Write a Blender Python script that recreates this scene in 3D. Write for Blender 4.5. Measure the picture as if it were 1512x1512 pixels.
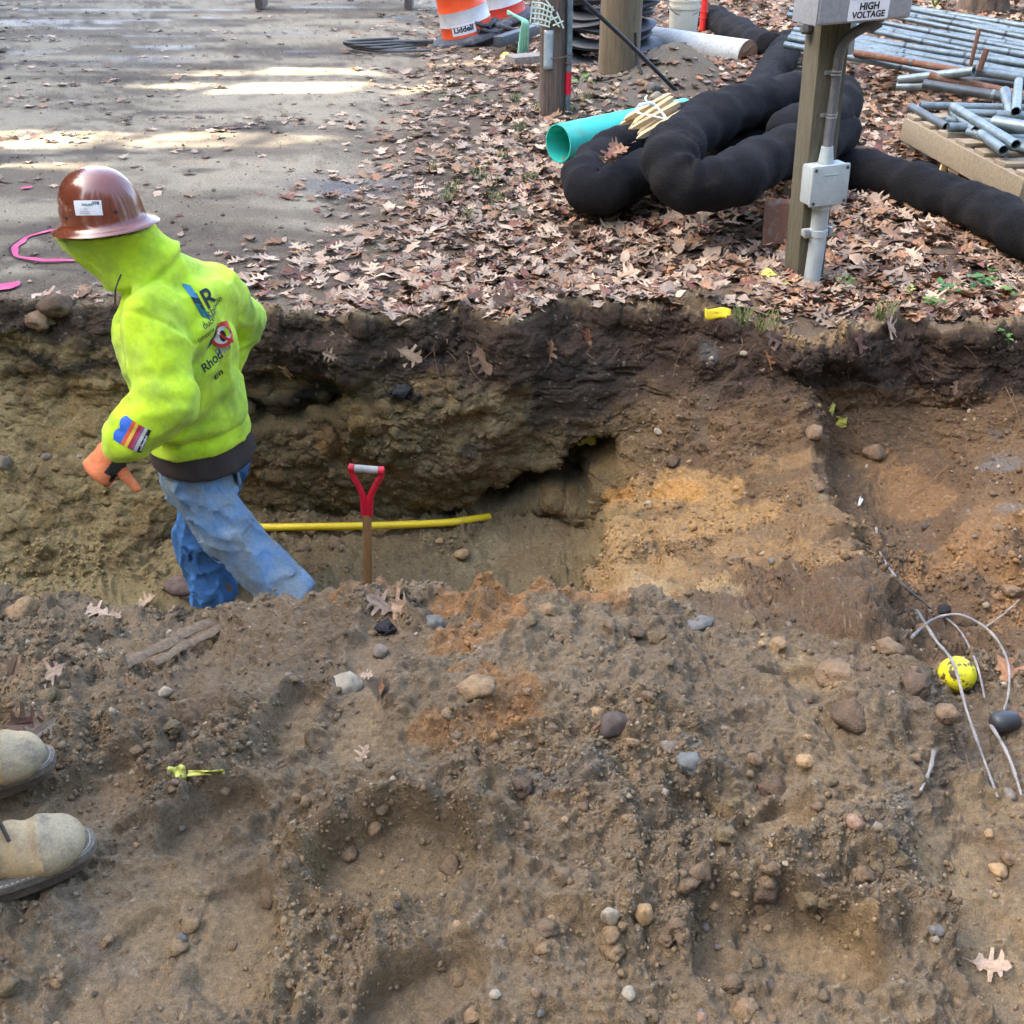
import bpy, bmesh, math, random
import numpy as np
from mathutils import Vector, Matrix
from mathutils.bvhtree import BVHTree
from mathutils.geometry import tessellate_polygon

for _o in list(bpy.data.objects): bpy.data.objects.remove(_o)
scene = bpy.context.scene
COL = scene.collection
R = math.radians
random.seed(7); RNG = np.random.default_rng(7)

# ------------------------------------------------------------------ camera
PITCH, CAMZ, F = R(32.0), 1.6, 1516.0
cam_d = bpy.data.cameras.new("camera"); cam = bpy.data.objects.new("camera", cam_d)
COL.objects.link(cam); cam.location = (0, 0, CAMZ); cam.rotation_euler = (R(90) - PITCH, 0, 0)
cam_d.sensor_fit = 'HORIZONTAL'; cam_d.sensor_width = 36; cam_d.lens = 36 * F / 1512
cam_d.clip_start = 0.02; cam_d.clip_end = 600
scene.camera = cam
# ------------------------------------------------------------------ sky, sun, exposure
SUN_EL, SUN_AZ = R(30), R(-92)          # azimuth measured from +Y towards +X
world = bpy.data.worlds.new("World"); scene.world = world; world.use_nodes = True
wn = world.node_tree; wn.nodes.clear()
w_out = wn.nodes.new('ShaderNodeOutputWorld'); w_bg = wn.nodes.new('ShaderNodeBackground')
w_sky = wn.nodes.new('ShaderNodeTexSky'); w_sky.sky_type = 'NISHITA'; w_sky.sun_disc = False
w_sky.sun_elevation = SUN_EL; w_sky.sun_rotation = SUN_AZ; w_sky.air_density = .7; w_sky.dust_density = 5.0; w_sky.ozone_density = 0.2
wn.links.new(w_sky.outputs[0], w_bg.inputs[0]); wn.links.new(w_bg.outputs[0], w_out.inputs[0])
w_bg.inputs[1].default_value = 0.15
sun_d = bpy.data.lights.new("sun", 'SUN'); sun_d.energy = 3.4; sun_d.angle = R(0.53); sun_d.color = (1, .93, .80)
sun = bpy.data.objects.new("sun", sun_d); COL.objects.link(sun)
SUNV = Vector((math.sin(SUN_AZ) * math.cos(SUN_EL), math.cos(SUN_AZ) * math.cos(SUN_EL), math.sin(SUN_EL)))  # towards the sun
sun.rotation_euler = SUNV.to_track_quat('Z', 'Y').to_euler(); sun.location = (-20, 0, 20)
vs = scene.view_settings; vs.view_transform = 'Standard'; vs.look = 'None'; vs.gamma = 1.0
vs.exposure = 3.5; vs.use_curve_mapping = False
scene.cycles.max_bounces = 6; scene.cycles.diffuse_bounces = 3; scene.cycles.use_denoising = True; scene.cycles.denoising_prefilter = 'NONE'; scene.cycles.denoising_input_passes = 'RGB_ALBEDO_NORMAL'

# ------------------------------------------------------------------ geometry helpers
sp, cp = math.sin(PITCH), math.cos(PITCH)
def ray(px, py):
    dx, dy = (px - 756) / F, (756 - py) / F
    return Vector((dx, cp + dy * sp, -sp + dy * cp))
def PZ(px, py, z):
    d = ray(px, py); k = (z - CAMZ) / d.z
    return Vector((0, 0, CAMZ)) + d * k
def PY(px, py, Y):
    d = ray(px, py); k = Y / d.y
    return Vector((0, 0, CAMZ)) + d * k
def lin(r, g, b):
    f = lambda c: (c / 255 / 12.92) if c / 255 <= .04045 else ((c / 255 + .055) / 1.055) ** 2.4
    return (f(r), f(g), f(b))
def sstep(a, b, x):
    t = np.clip((np.asarray(x, float) - a) / (b - a), 0, 1); return t * t * (3 - 2 * t)

# ---- noise (numpy)
def _h(ix, iy, iz, seed):
    n = (ix.astype(np.uint32) * np.uint32(374761393) + iy.astype(np.uint32) * np.uint32(668265263)
         + iz.astype(np.uint32) * np.uint32(2147483647 & 1274126177) + np.uint32((seed * 362437 + 11) & 0xffffffff))
    n = (n ^ (n >> np.uint32(13))) * np.uint32(1274126177)
    n = (n ^ (n >> np.uint32(15))) * np.uint32(2246822519)
    return ((n ^ (n >> np.uint32(16))) >> np.uint32(8)).astype(np.float32) * np.float32(1 / 16777216.0)
def vnoise(p, seed=0):
    p = np.asarray(p, np.float32); i = np.floor(p); f = p - i; i = i.astype(np.int64)
    f = f * f * f * (f * (f * 6 - 15) + 10)
    x, y, z = i[..., 0], i[..., 1], i[..., 2]; fx, fy, fz = f[..., 0], f[..., 1], f[..., 2]
    def L(dy, dz):
        a = _h(x, y + dy, z + dz, seed); b = _h(x + 1, y + dy, z + dz, seed); return a + (b - a) * fx
    a = L(0, 0); a = a + (L(1, 0) - a) * fy; b = L(0, 1); b = b + (L(1, 1) - b) * fy
    return (a + (b - a) * fz) * 2 - 1
_ROT = np.array([[.36, .48, -.8], [-.8, .6, 0], [.48, .64, .6]], np.float32)
def fbm(p, octv=4, seed=0, gain=.5, lac=2.03):
    p = np.asarray(p, np.float32); s = 0; a = 1.; tot = 0
    for k in range(octv):
        s = s + a * vnoise(p, seed + k); tot += a; p = (p @ _ROT.T) * lac + 3.7; a *= gain
    return s / tot
def worley(p, seed=0):
    p = np.asarray(p, np.float32); i = np.floor(p - .5).astype(np.int64)
    f1 = np.full(p.shape[:-1], 9., np.float32); idv = np.zeros(p.shape[:-1], np.float32)
    for dx in (0, 1):
        for dy in (0, 1):
            for dz in (0, 1):
                c = i + np.array([dx, dy, dz]); x, y, z = c[..., 0], c[..., 1], c[..., 2]
                qx = x + .15 + .7 * _h(x, y, z, seed); qy = y + .15 + .7 * _h(x, y, z, seed + 1); qz = z + .15 + .7 * _h(x, y, z, seed + 2)
                d = np.sqrt((qx - p[..., 0]) ** 2 + (qy - p[..., 1]) ** 2 + (qz - p[..., 2]) ** 2).astype(np.float32)
                m = d < f1; f1 = np.where(m, d, f1); idv = np.where(m, _h(x, y, z, seed + 3), idv)
    return f1, idv

# ---- objects
def tag(o, label=None, cat=None, group=None, kind=None):
    if label: o['label'] = label
    if cat: o['category'] = cat
    if group: o['group'] = group
    if kind: o['kind'] = kind
    return o
def empty(name, loc, label=None, cat=None, group=None):
    o = bpy.data.objects.new(name, None); COL.objects.link(o); o.location = loc; o.empty_display_size = .1
    return tag(o, label, cat, group)
def make_mesh(name, v, f, smooth=True):
    me = bpy.data.meshes.new(name)
    v = np.asarray(v, np.float32)
    if isinstance(f, np.ndarray) and f.ndim == 2:
        k = f.shape[1]; n = len(f)
        me.vertices.add(len(v)); me.vertices.foreach_set('co', v.ravel())
        me.loops.add(n * k); me.loops.foreach_set('vertex_index', f.ravel().astype(np.int32))
        me.polygons.add(n); me.polygons.foreach_set('loop_start', np.arange(0, n * k, k, dtype=np.int32))
        me.update(calc_edges=True); me.validate()
    else:
        me.from_pydata([tuple(map(float, q)) for q in v], [], [tuple(q) for q in f])
    if smooth: me.polygons.foreach_set('use_smooth', np.ones(len(me.polygons), bool))
    me.update()
    return me
def obj(name, v, f, mat, parent=None, smooth=True, base=None):
    """mesh object from world-space points; a part hangs on its thing's Empty, a thing gets its own base"""
    v = np.asarray(v, float)
    if parent is not None: b = world_loc(parent)
    elif base is not None: b = np.array(base, float)
    else: b = np.array([v[:, 0].mean(), v[:, 1].mean(), v[:, 2].min()])
    me = make_mesh(name, v - b, f, smooth)
    if mat: me.materials.append(mat)
    o = bpy.data.objects.new(name, me); COL.objects.link(o)
    if parent is not None: o.parent = parent
    else: o.location = b
    return o
def world_loc(o):
    b = np.zeros(3)
    while o is not None: b += np.array(o.location); o = o.parent
    return b
def autosmooth(o, ang=40):
    me = o.data; bm = bmesh.new(); bm.from_mesh(me); c = R(ang)
    for e in bm.edges:
        if len(e.link_faces) == 2 and e.calc_face_angle(0) > c: e.smooth = False
    bm.to_mesh(me); bm.free(); return o
class MB:
    def __init__(s): s.v = []; s.f = []
    def add(s, v, f):
        n = len(s.v); s.v += [tuple(map(float, q)) for q in v]; s.f += [tuple(i + n for i in q) for q in f]; return s
    def box(s, c, size, M=None, bev=0.0):
        bm = bmesh.new(); bmesh.ops.create_cube(bm, size=1)
        for v in bm.verts: v.co = Vector((v.co.x * size[0], v.co.y * size[1], v.co.z * size[2]))
        if bev > 0: bmesh.ops.bevel(bm, geom=list(bm.edges), offset=bev, segments=2, affect='EDGES', profile=.6)
        M = M or Matrix(); bm.verts.index_update()
        s.add([M @ v.co + Vector(c) for v in bm.verts], [[v.index for v in f.verts] for f in bm.faces]); bm.free(); return s
    def tube(s, pts, r, n=10, cap=True, closed=False, sq=(1, 1), up=None, hollow=None):
        pts = [Vector(p) for p in pts]; m = len(pts)
        rr = list(r) if hasattr(r, '__len__') else [r] * m
        tg = []
        for i in range(m):
            a = pts[(i - 1) % m] if (closed or i > 0) else pts[0]; b = pts[(i + 1) % m] if (closed or i < m - 1) else pts[-1]
            tg.append((b - a).normalized())
        ref = Vector(up) if up else (Vector((0, 0, 1)) if abs(tg[0].z) < .9 else Vector((0, 1, 0)))
        x = tg[0].cross(ref).normalized(); V = []; Fc = []
        for i in range(m):
            if up: x = tg[i].cross(ref).normalized()
            else: x = (x - tg[i] * x.dot(tg[i])).normalized()
            y = x.cross(tg[i])
            for k in range(n):
                a = 2 * math.pi * k / n; V.append(pts[i] + x * (math.cos(a) * rr[i] * sq[0]) + y * (math.sin(a) * rr[i] * sq[1]))
        for i in range(m if closed else m - 1):
            for k in range(n):
                i2 = (i + 1) % m; Fc.append((i * n + k, i * n + (k + 1) % n, i2 * n + (k + 1) % n, i2 * n + k))
        if hollow and not closed:
            # inner wall: an open tube with thickness
            V2 = []
            for i in range(m):
                c = pts[i]
                for k in range(n): V2.append(c + (V[i * n + k] - c) * hollow)
            o = len(V); V += V2
            for i in range(m - 1):
                for k in range(n): Fc.append((o + i * n + k, o + (i + 1) * n + k, o + (i + 1) * n + (k + 1) % n, o + i * n + (k + 1) % n))
            for k in range(n):
                k2 = (k + 1) % n; Fc.append((k, o + k, o + k2, k2)); e = (m - 1) * n; Fc.append((e + k, e + k2, o + e + k2, o + e + k))
        elif cap and not closed:
            Fc.append(tuple(range(n - 1, -1, -1))); Fc.append(tuple((m - 1) * n + k for k in range(n)))
        return s.add(V, Fc)
    def lathe(s, prof, c=(0, 0, 0), n=24, M=None, scale=(1, 1)):
        V = []; Fc = []; m = len(prof); M = M or Matrix(); c = Vector(c)
        for (r, z) in prof:
            for k in range(n):
                a = 2 * math.pi * k / n; V.append(M @ Vector((r * math.cos(a) * scale[0], r * math.sin(a) * scale[1], z)) + c)
        for i in range(m - 1):
            for k in range(n): Fc.append((i * n + k, i * n + (k + 1) % n, (i + 1) * n + (k + 1) % n, (i + 1) * n + k))
        if prof[0][0] > 1e-6: Fc.append(tuple(range(n - 1, -1, -1)))
        if prof[-1][0] > 1e-6: Fc.append(tuple((m - 1) * n + k for k in range(n)))
        return s.add(V, Fc)
    def build(s, name, mat, parent=None, smooth=True, base=None, ang=40):
        o = obj(name, s.v, s.f, mat, parent, smooth, base)
        if smooth: autosmooth(o, ang)
        return o
def smooth_path(pts, n=8):
    pts = [Vector(p) for p in pts]; out = []; m = len(pts)
    for i in range(m - 1):
        p0 = pts[max(i - 1, 0)]; p1 = pts[i]; p2 = pts[i + 1]; p3 = pts[min(i + 2, m - 1)]
        for k in range(n):
            t = k / n; out.append(.5 * ((2 * p1) + (p2 - p0) * t + (2 * p0 - 5 * p1 + 4 * p2 - p3) * t * t + (3 * p1 - p0 - 3 * p2 + p3) * t ** 3))
    out.append(pts[-1]); return out

# ---- materials
def mat(name, col, rough=.8, metal=0., nscale=30., namt=.25, col2=None, bump=.0, bscale=120., thr=None, stretch=None, spec=.5, sheen=0, coat=0., fine=True):
    """procedural: base colour broken up by noise, optional second colour in patches, optional bump"""
    m = bpy.data.materials.new(name); m.use_nodes = True; nt = m.node_tree; N = nt.nodes; Lk = nt.links
    b = N['Principled BSDF']; b.inputs['Roughness'].default_value = rough; b.inputs['Metallic'].default_value = metal
    b.inputs['Specular IOR Level'].default_value = spec
    if sheen: b.inputs['Sheen Weight'].default_value = sheen; b.inputs['Sheen Roughness'].default_value = .6
    if coat: b.inputs['Coat Weight'].default_value = coat; b.inputs['Coat Roughness'].default_value = .12
    tc = N.new('ShaderNodeTexCoord'); src = tc.outputs['Object']
    if stretch:
        mp = N.new('ShaderNodeMapping'); mp.inputs['Scale'].default_value = stretch; Lk.new(src, mp.inputs[0]); src = mp.outputs[0]
    n1 = N.new('ShaderNodeTexNoise'); n1.inputs['Scale'].default_value = nscale; n1.inputs['Detail'].default_value = 6; n1.inputs['Roughness'].default_value = .62
    Lk.new(src, n1.inputs['Vector'])
    mx = N.new('ShaderNodeMix'); mx.data_type = 'RGBA'
    c2 = col2 if col2 else tuple(max(0, c * (1 - namt * 1.6)) for c in col)
    c1 = col if col2 else tuple(min(1, c * (1 + namt * .6)) for c in col)
    mx.inputs['A'].default_value = (*c1, 1); mx.inputs['B'].default_value = (*c2, 1)
    rp = N.new('ShaderNodeMapRange'); lo, hi = thr if thr else (.3, .7)
    rp.inputs['From Min'].default_value = lo; rp.inputs['From Max'].default_value = hi
    Lk.new(n1.outputs['Fac'], rp.inputs['Value']); Lk.new(rp.outputs[0], mx.inputs['Factor'])
    colout = mx.outputs['Result']
    if fine:
        n3 = N.new('ShaderNodeTexNoise'); n3.inputs['Scale'].default_value = nscale * 9; n3.inputs['Detail'].default_value = 3; Lk.new(src, n3.inputs['Vector'])
        r3 = N.new('ShaderNodeMapRange'); r3.inputs['To Min'].default_value = 1 - namt * .7; r3.inputs['To Max'].default_value = 1 + namt * .7
        r3.inputs['From Min'].default_value = .25; r3.inputs['From Max'].default_value = .75
        Lk.new(n3.outputs['Fac'], r3.inputs['Value'])
        ml = N.new('ShaderNodeVectorMath'); ml.operation = 'SCALE'; Lk.new(colout, ml.inputs[0]); Lk.new(r3.outputs[0], ml.inputs['Scale']); colout = ml.outputs[0]
    Lk.new(colout, b.inputs['Base Color'])
    if bump:
        n2 = N.new('ShaderNodeTexNoise'); n2.inputs['Scale'].default_value = bscale; n2.inputs['Detail'].default_value = 5; Lk.new(src, n2.inputs['Vector'])
        bp = N.new('ShaderNodeBump'); bp.inputs['Strength'].default_value = bump; bp.inputs['Distance'].default_value = .01
        Lk.new(n2.outputs['Fac'], bp.inputs['Height']); Lk.new(bp.outputs[0], b.inputs['Normal'])
    return m
def attr_mat(name, rough=.9, fscale=(140., 600.), famt=.35, bump=.5, bdist=.004, rough_from_alpha=False, spec=.3, trans=0.):
    """base colour from the 'soil' colour attribute, broken up by fine procedural grain"""
    m = bpy.data.materials.new(name); m.use_nodes = True; nt = m.node_tree; N = nt.nodes; Lk = nt.links
    b = N['Principled BSDF']; b.inputs['Roughness'].default_value = rough; b.inputs['Specular IOR Level'].default_value = spec
    at = N.new('ShaderNodeAttribute'); at.attribute_name = 'soil'
    tc = N.new('ShaderNodeTexCoord'); out = at.outputs['Color']; hs = []
    for k, s in enumerate(fscale):
        n1 = N.new('ShaderNodeTexNoise'); n1.inputs['Scale'].default_value = s; n1.inputs['Detail'].default_value = 4; n1.inputs['Roughness'].default_value = .65
        Lk.new(tc.outputs['Object'], n1.inputs['Vector']); hs.append(n1)
        r3 = N.new('ShaderNodeMapRange'); r3.inputs['From Min'].default_value = .3; r3.inputs['From Max'].default_value = .7
        r3.inputs['To Min'].default_value = 1 - famt; r3.inputs['To Max'].default_value = 1 + famt; Lk.new(n1.outputs['Fac'], r3.inputs['Value'])
        ml = N.new('ShaderNodeVectorMath'); ml.operation = 'SCALE'; Lk.new(out, ml.inputs[0]); Lk.new(r3.outputs[0], ml.inputs['Scale']); out = ml.outputs[0]
    Lk.new(out, b.inputs['Base Color'])
    if bump:
        bp = N.new('ShaderNodeBump'); bp.inputs['Strength'].default_value = bump; bp.inputs['Distance'].default_value = bdist
        Lk.new(hs[0].outputs['Fac'], bp.inputs['Height']); nrm = bp.outputs[0]
        bp2 = N.new('ShaderNodeBump'); bp2.inputs['Strength'].default_value = bump; bp2.inputs['Distance'].default_value = bdist * .4
        Lk.new(hs[-1].outputs['Fac'], bp2.inputs['Height']); Lk.new(nrm, bp2.inputs['Normal']); Lk.new(bp2.outputs[0], b.inputs['Normal'])
    if rough_from_alpha: Lk.new(at.outputs['Alpha'], b.inputs['Roughness'])
    return m
def set_attr(me, cols):
    a = me.color_attributes.new('soil', 'FLOAT_COLOR', 'POINT')
    c = np.ones((len(me.vertices), 4), np.float32); cols = np.asarray(cols, np.float32); c[:, :cols.shape[1]] = cols
    a.data.foreach_set('color', c.ravel())
# ================================================================== GROUND: one sheet, trench cut into it
FAN = .424
def knots(rows):
    """rows: (px, Y, z) -> sorted t, Y, z"""
    T = []
    for px, Y, z in rows:
        dep = cp * Y + sp * (CAMZ - z); X = (px - 756) / F * dep
        T.append((X / (FAN * (Y + 1)), Y, z))
    T.sort(); return np.array(T)
def interp(T, t):
    """smooth monotone-ish interpolation of Y and z over t"""
    x = T[:, 0]; out = []
    for c in (1, 2):
        y = T[:, c]; d = np.diff(y) / np.diff(x); m = np.zeros(len(x))
        for i in range(1, len(x) - 1):
            m[i] = 0 if d[i - 1] * d[i] <= 0 else 2 * d[i - 1] * d[i] / (d[i - 1] + d[i])
        k = np.clip(np.searchsorted(x, t) - 1, 0, len(x) - 2); h = x[k + 1] - x[k]; s = np.clip((t - x[k]) / h, 0, 1)
        out.append(y[k] * (1 + 2 * s) * (1 - s) ** 2 + m[k] * h * s * (1 - s) ** 2 + y[k + 1] * s * s * (3 - 2 * s) + m[k + 1] * h * s * s * (s - 1))
    return out
def lipY(px, py): return PZ(px, py, 0).y
LIP = [(-600, 440), (-250, 450), (0, 455), (100, 460), (200, 468), (300, 470), (360, 472), (450, 474), (540, 478), (640, 480), (720, 478), (800, 472), (890, 470),
       (960, 468), (1050, 478), (1130, 492), (1190, 505), (1225, 500), (1280, 494), (1350, 492), (1430, 497), (1512, 500), (1760, 510), (2200, 520)]
LY = {px: lipY(px, py) for px, py in LIP}
lx = np.array([p for p, _ in LIP]); ly = np.array([LY[p] for p in lx])
def lp(px): return float(np.interp(px, lx, ly))
S_lip = knots([(px, LY[px], -.05 if px in (1190, 1225) else 0.) for px, _ in LIP])
def st(rows): return knots([(px, lp(px) + d, z) for px, d, z in rows])
S_U = st([(-600, -.02, -.2), (-250, -.03, -.26), (0, -.04, -.28), (200, -.03, -.28), (360, -.01, -.3), (540, -.03, -.3), (720, -.05, -.3), (890, -.07, -.3), (960, -.08, -.25),
          (1050, -.1, -.2), (1130, -.09, -.18), (1185, -.05, -.19), (1225, .07, -.34), (1280, -.01, -.32), (1350, -.01, -.33), (1430, -.03, -.29), (1512, -.04, -.22), (1760, -.05, -.1), (2200, -.05, -.05)])
S_W = st([(-600, -.06, -.4), (-250, -.25, -.54), (0, -.26, -.58), (200, -.2, -.6), (360, -.03, -.62), (540, -.06, -.62), (720, -.08, -.62), (820, -.1, -.6), (890, -.16, -.56), (960, -.28, -.5),
          (1050, -.35, -.42), (1130, -.32, -.36), (1192, -.3, -.35), (1234, -.12, -.5), (1290, -.18, -.48), (1350, -.18, -.46), (1430, -.2, -.4), (1512, -.25, -.32), (1760, -.2, -.12), (2200, -.2, -.1)])
S_B = st([(-600, -.3, -.6), (-250, -.58, -.8), (0, -.56, -.84), (200, -.46, -.88), (300, -.16, -.93), (360, -.03, -.95), (540, -.02, -.95), (720, -.02, -.95), (800, -.1, -.94), (865, -.22, -.93), (955, -.5, -.6),
          (1000, -.62, -.55), (1060, -.7, -.5), (1130, -.75, -.42), (1205, -.75, -.37), (1262, -.62, -.5), (1312, -.66, -.54), (1365, -.65, -.5), (1430, -.6, -.4), (1512, -.6, -.32), (1760, -.5, -.15), (2200, -.5, -.1)])
S_F = st([(-600, -.6, -.7), (-250, -.75, -.9), (0, -.7, -.93), (200, -.6, -.95), (360, -.45, -.97), (540, -.45, -.98), (720, -.45, -.98), (800, -.5, -.99), (848, -.58, -1.04), (925, -.82, -.58), (960, -.9, -.6),
          (1050, -1.15, -.45), (1130, -1.2, -.36), (1235, -1.2, -.29), (1300, -1.12, -.42), (1345, -1.15, -.46), (1395, -1.2, -.43), (1430, -1.2, -.38), (1512, -1.2, -.35), (1760, -1, -.15), (2200, -1, -.1)])
S_G = knots([(-600, 2.8, -.6), (-250, 2.8, -.85), (0, 2.8, -.9), (200, 2.8, -.93), (360, 2.8, -.96), (540, 2.75, -.98), (720, 2.75, -.98), (800, 2.75, -.98), (835, 2.75, -.96), (900, 2.72, -.66), (960, 2.6, -.45),
             (1050, 2.6, -.36), (1130, 2.55, -.28), (1250, 2.45, -.18), (1322, 2.4, -.32), (1368, 2.35, -.38), (1420, 2.3, -.38), (1512, 2.3, -.33), (1760, 2.4, -.15), (2200, 2.4, -.1)])
def cz(rows): return knots([(px, PZ(px, py, z).y, z) for px, py, z in rows])
S_C = cz([(-600, 880, -.1), (-250, 880, -.2), (0, 900, -.28), (100, 898, -.32), (200, 924, -.36), (290, 940, -.38), (350, 926, -.28), (410, 902, -.14), (470, 888, -.07), (540, 882, -.03), (640, 885, -.01), (720, 890, 0),
          (800, 888, 0), (880, 898, -.01), (960, 910, -.05), (1050, 940, -.1), (1130, 950, -.12), (1200, 948, -.1), (1280, 965, -.07), (1330, 985, -.06), (1375, 1000, -.2), (1430, 1000, -.24), (1512, 985, -.22), (1760, 970, -.1), (2200, 970, -.05)])
S_N1 = cz([(-600, 1050, 0), (-250, 1050, -.03), (0, 1050, -.06), (200, 1045, -.08), (400, 1035, .02), (600, 1030, .06), (800, 1030, .06), (1000, 1050, .03), (1200, 1060, .0), (1300, 1080, .02), (1345, 1085, 0), (1400, 1090, -.11), (1460, 1090, -.13), (1512, 1085, -.1), (1760, 1080, -.02), (2200, 1080, 0)])
S_N2 = cz([(-600, 1220, 0), (0, 1220, 0), (300, 1220, -.01), (600, 1210, .02), (800, 1210, .04), (1100, 1220, .0), (1300, 1225, .01), (1420, 1230, -.04), (1512, 1230, -.04), (1760, 1230, 0), (2200, 1230, 0)])
S_N3 = cz([(-600, 1620, 0), (0, 1620, 0), (500, 1620, .0), (1000, 1620, .015), (1512, 1620, 0), (2200, 1620, 0)])

def ztop(X, Y):
    z = .10 * sstep(.2, 2.2, X) * sstep(4.0, 6.0, Y) + .12 * sstep(6, 14, Y) * sstep(1, 5, X)
    g = lambda x, y, sx, sy, h: h * np.exp(-((X - x) / sx) ** 2 - ((Y - y) / sy) ** 2)
    z = z + g(.95, 9.3, .8, .7, .16) + g(1.38, 9.3, .32, .4, .2) + g(.93, 4.22, .38, .22, .07) + g(-1.55, 4.35, .3, .15, .05)
    z = z - .05 * np.exp(-((X + .95) / .25) ** 2) * sstep(4.4, 6, Y)
    return z
NT = 800
_o = np.concatenate([1.34 + .012 * np.cumsum(1.07 ** np.arange(34)), [6, 9, 14, 22, 36, 60]])
tt = np.concatenate([-_o[::-1], np.linspace(-1.34, 1.34, NT), _o])
rows_Y = []; rows_Z = []; reg = []
def span(A, B, n, r, bias=1.0):
    for k in range(n):
        s = (k / n) ** bias; rows_Y.append(A[0] * (1 - s) + B[0] * s); rows_Z.append(A[1] * (1 - s) + B[1] * s); reg.append(r)
one = np.ones_like(tt)
lipv = interp(S_lip, tt)
_tn = np.stack([tt * 9, 0 * tt, 0 * tt], -1); lipv[0] = lipv[0] + np.where(np.abs(tt) < 3, .11 * fbm(_tn, 3, 5, .42), 0); lipv[1] = lipv[1] + np.where(np.abs(tt) < 3, .03 * fbm(_tn * 1.7 + 4, 3, 6), 0)
# far rows, spaced so that they are even as seen by the standing photographer
py_lip = 470.; ang = np.linspace(R(32) - math.atan((756 - -25) / F), R(32) - math.atan((756 - py_lip) / F), 140)
Yf = np.concatenate([np.geomspace(250, 19, 14), CAMZ / np.tan(ang)]); Yf = Yf[Yf > 4.12]
for y in Yf:
    w = np.exp(-max(y - 4.1, 0) / .6); Y = y + (lipv[0] - 4.05) * w
    rows_Y.append(Y); rows_Z.append(None); reg.append(0)
lip2 = [lipv[0] + .0, lipv[1]]
Ylast = rows_Y[-1]
U = interp(S_U, tt); W = interp(S_W, tt); B = interp(S_B, tt); Fl = interp(S_F, tt); G = interp(S_G, tt); C = interp(S_C, tt); N1 = interp(S_N1, tt); N2 = interp(S_N2, tt); N3 = interp(S_N3, tt)
for k in range(8):
    s = k / 8; rows_Y.append(Ylast * (1 - s) + lip2[0] * s); rows_Z.append(None); reg.append(0)
rows_Z_top = len(rows_Z)
span(lip2, U, 68, 1); span(U, W, 72, 1); span(W, B, 76, 1); span(B, Fl, 44, 2); span(Fl, G, 22, 2); span(G, C, 34, 3)
span(C, N1, 135, 4); span(N1, N2, 118, 4); span(N2, N3, 178, 4)
E4 = [np.full_like(tt, .25), 0 * tt]; span(N3, E4, 50, 4); span(E4, [np.full_like(tt, -3.), 0 * tt], 6, 4); span([np.full_like(tt, -3.), 0 * tt], [np.full_like(tt, -120.), 0 * tt], 8, 5); rows_Y.append(np.full_like(tt, -120.)); rows_Z.append(0 * tt); reg.append(5)
GY = np.array(rows_Y); reg = np.array(reg); nr, nc = GY.shape
GX = FAN * (np.maximum(GY, 0) + 1) * tt[None, :]
GZ = np.zeros_like(GY)
for i in range(nr):
    if rows_Z[i] is None:
        wl = np.exp(-np.maximum(GY[i] - lipv[0], 0) / .12); GZ[i] = lipv[1] * wl + ztop(GX[i], GY[i]) * sstep(0, .12, GY[i] - lipv[0] + .02)
    else: GZ[i] = rows_Z[i]
# soften the station corners along the profile
for _ in range(5):
    for A in (GY, GZ):
        A2 = A.copy(); A2[1:-1] = .25 * A[:-2] + .5 * A[1:-1] + .25 * A[2:]
        far = GY > 4.6; A2[far] = A[far]; A[:] = A2
GX = FAN * (np.maximum(GY, 0) + 1) * tt[None, :]
Pg = np.stack([GX, GY, GZ], -1)
REG = np.repeat(reg[:, None], nc, 1)
Pg_, REG_ = Pg[::3, ::3].copy(), REG[::3, ::3].copy()
_d = Pg_ - np.array([0, 0, CAMZ]); _dp = np.maximum(_d[..., 1] * cp - _d[..., 2] * sp, 1e-6)
_px = 756 + F * _d[..., 0] / _dp; _py = 756 - F * (_d[..., 1] * sp + _d[..., 2] * cp) / _dp; _bad = _dp < .3
def bn(px, py, rg=None):
    """world point of the undisturbed sheet seen at a photo position"""
    e = (_px - px) ** 2 + (_py - py) ** 2; e = np.where(_bad, 1e12, e)
    if rg is not None: e = np.where(np.isin(REG_, rg), e, 1e12)
    return Pg_.reshape(-1, 3)[np.argmin(e)]
p3 = Pg.astype(np.float32)
warp = np.stack([fbm(p3 * 6, 3, 40), fbm(p3 * 6, 3, 50), fbm(p3 * 6, 3, 60)], -1) * .06
pw = p3 + warp
def blob(px, py, r, rg=None, soft=.5, sq=(1, 1, 1)):
    c = bn(px, py, rg); d = np.sqrt((((pw - c) / np.array(sq)) ** 2).sum(-1)); return 1 - sstep(r * (1 - soft), r * (1 + soft * .6), d)
def seg_blob(pa, pb, r, rg=None, soft=.5):
    a = bn(*pa, rg); b = bn(*pb, rg); ab = b - a; h = np.clip(((pw - a) @ ab) / (ab @ ab), 0, 1)
    d = np.linalg.norm(pw - (a + h[..., None] * ab), axis=-1); return 1 - sstep(r * (1 - soft), r * (1 + soft * .6), d)
isdug = (REG >= 1) & (REG <= 4)
lipd = GY - lipv[0][None, :]                                    # distance behind the lip
dug = np.where(isdug, 1., 1 - sstep(.02, .22, lipd + .14 * fbm(p3 * 5, 3, 8)))
wall = (REG == 1) * 1.
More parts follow.
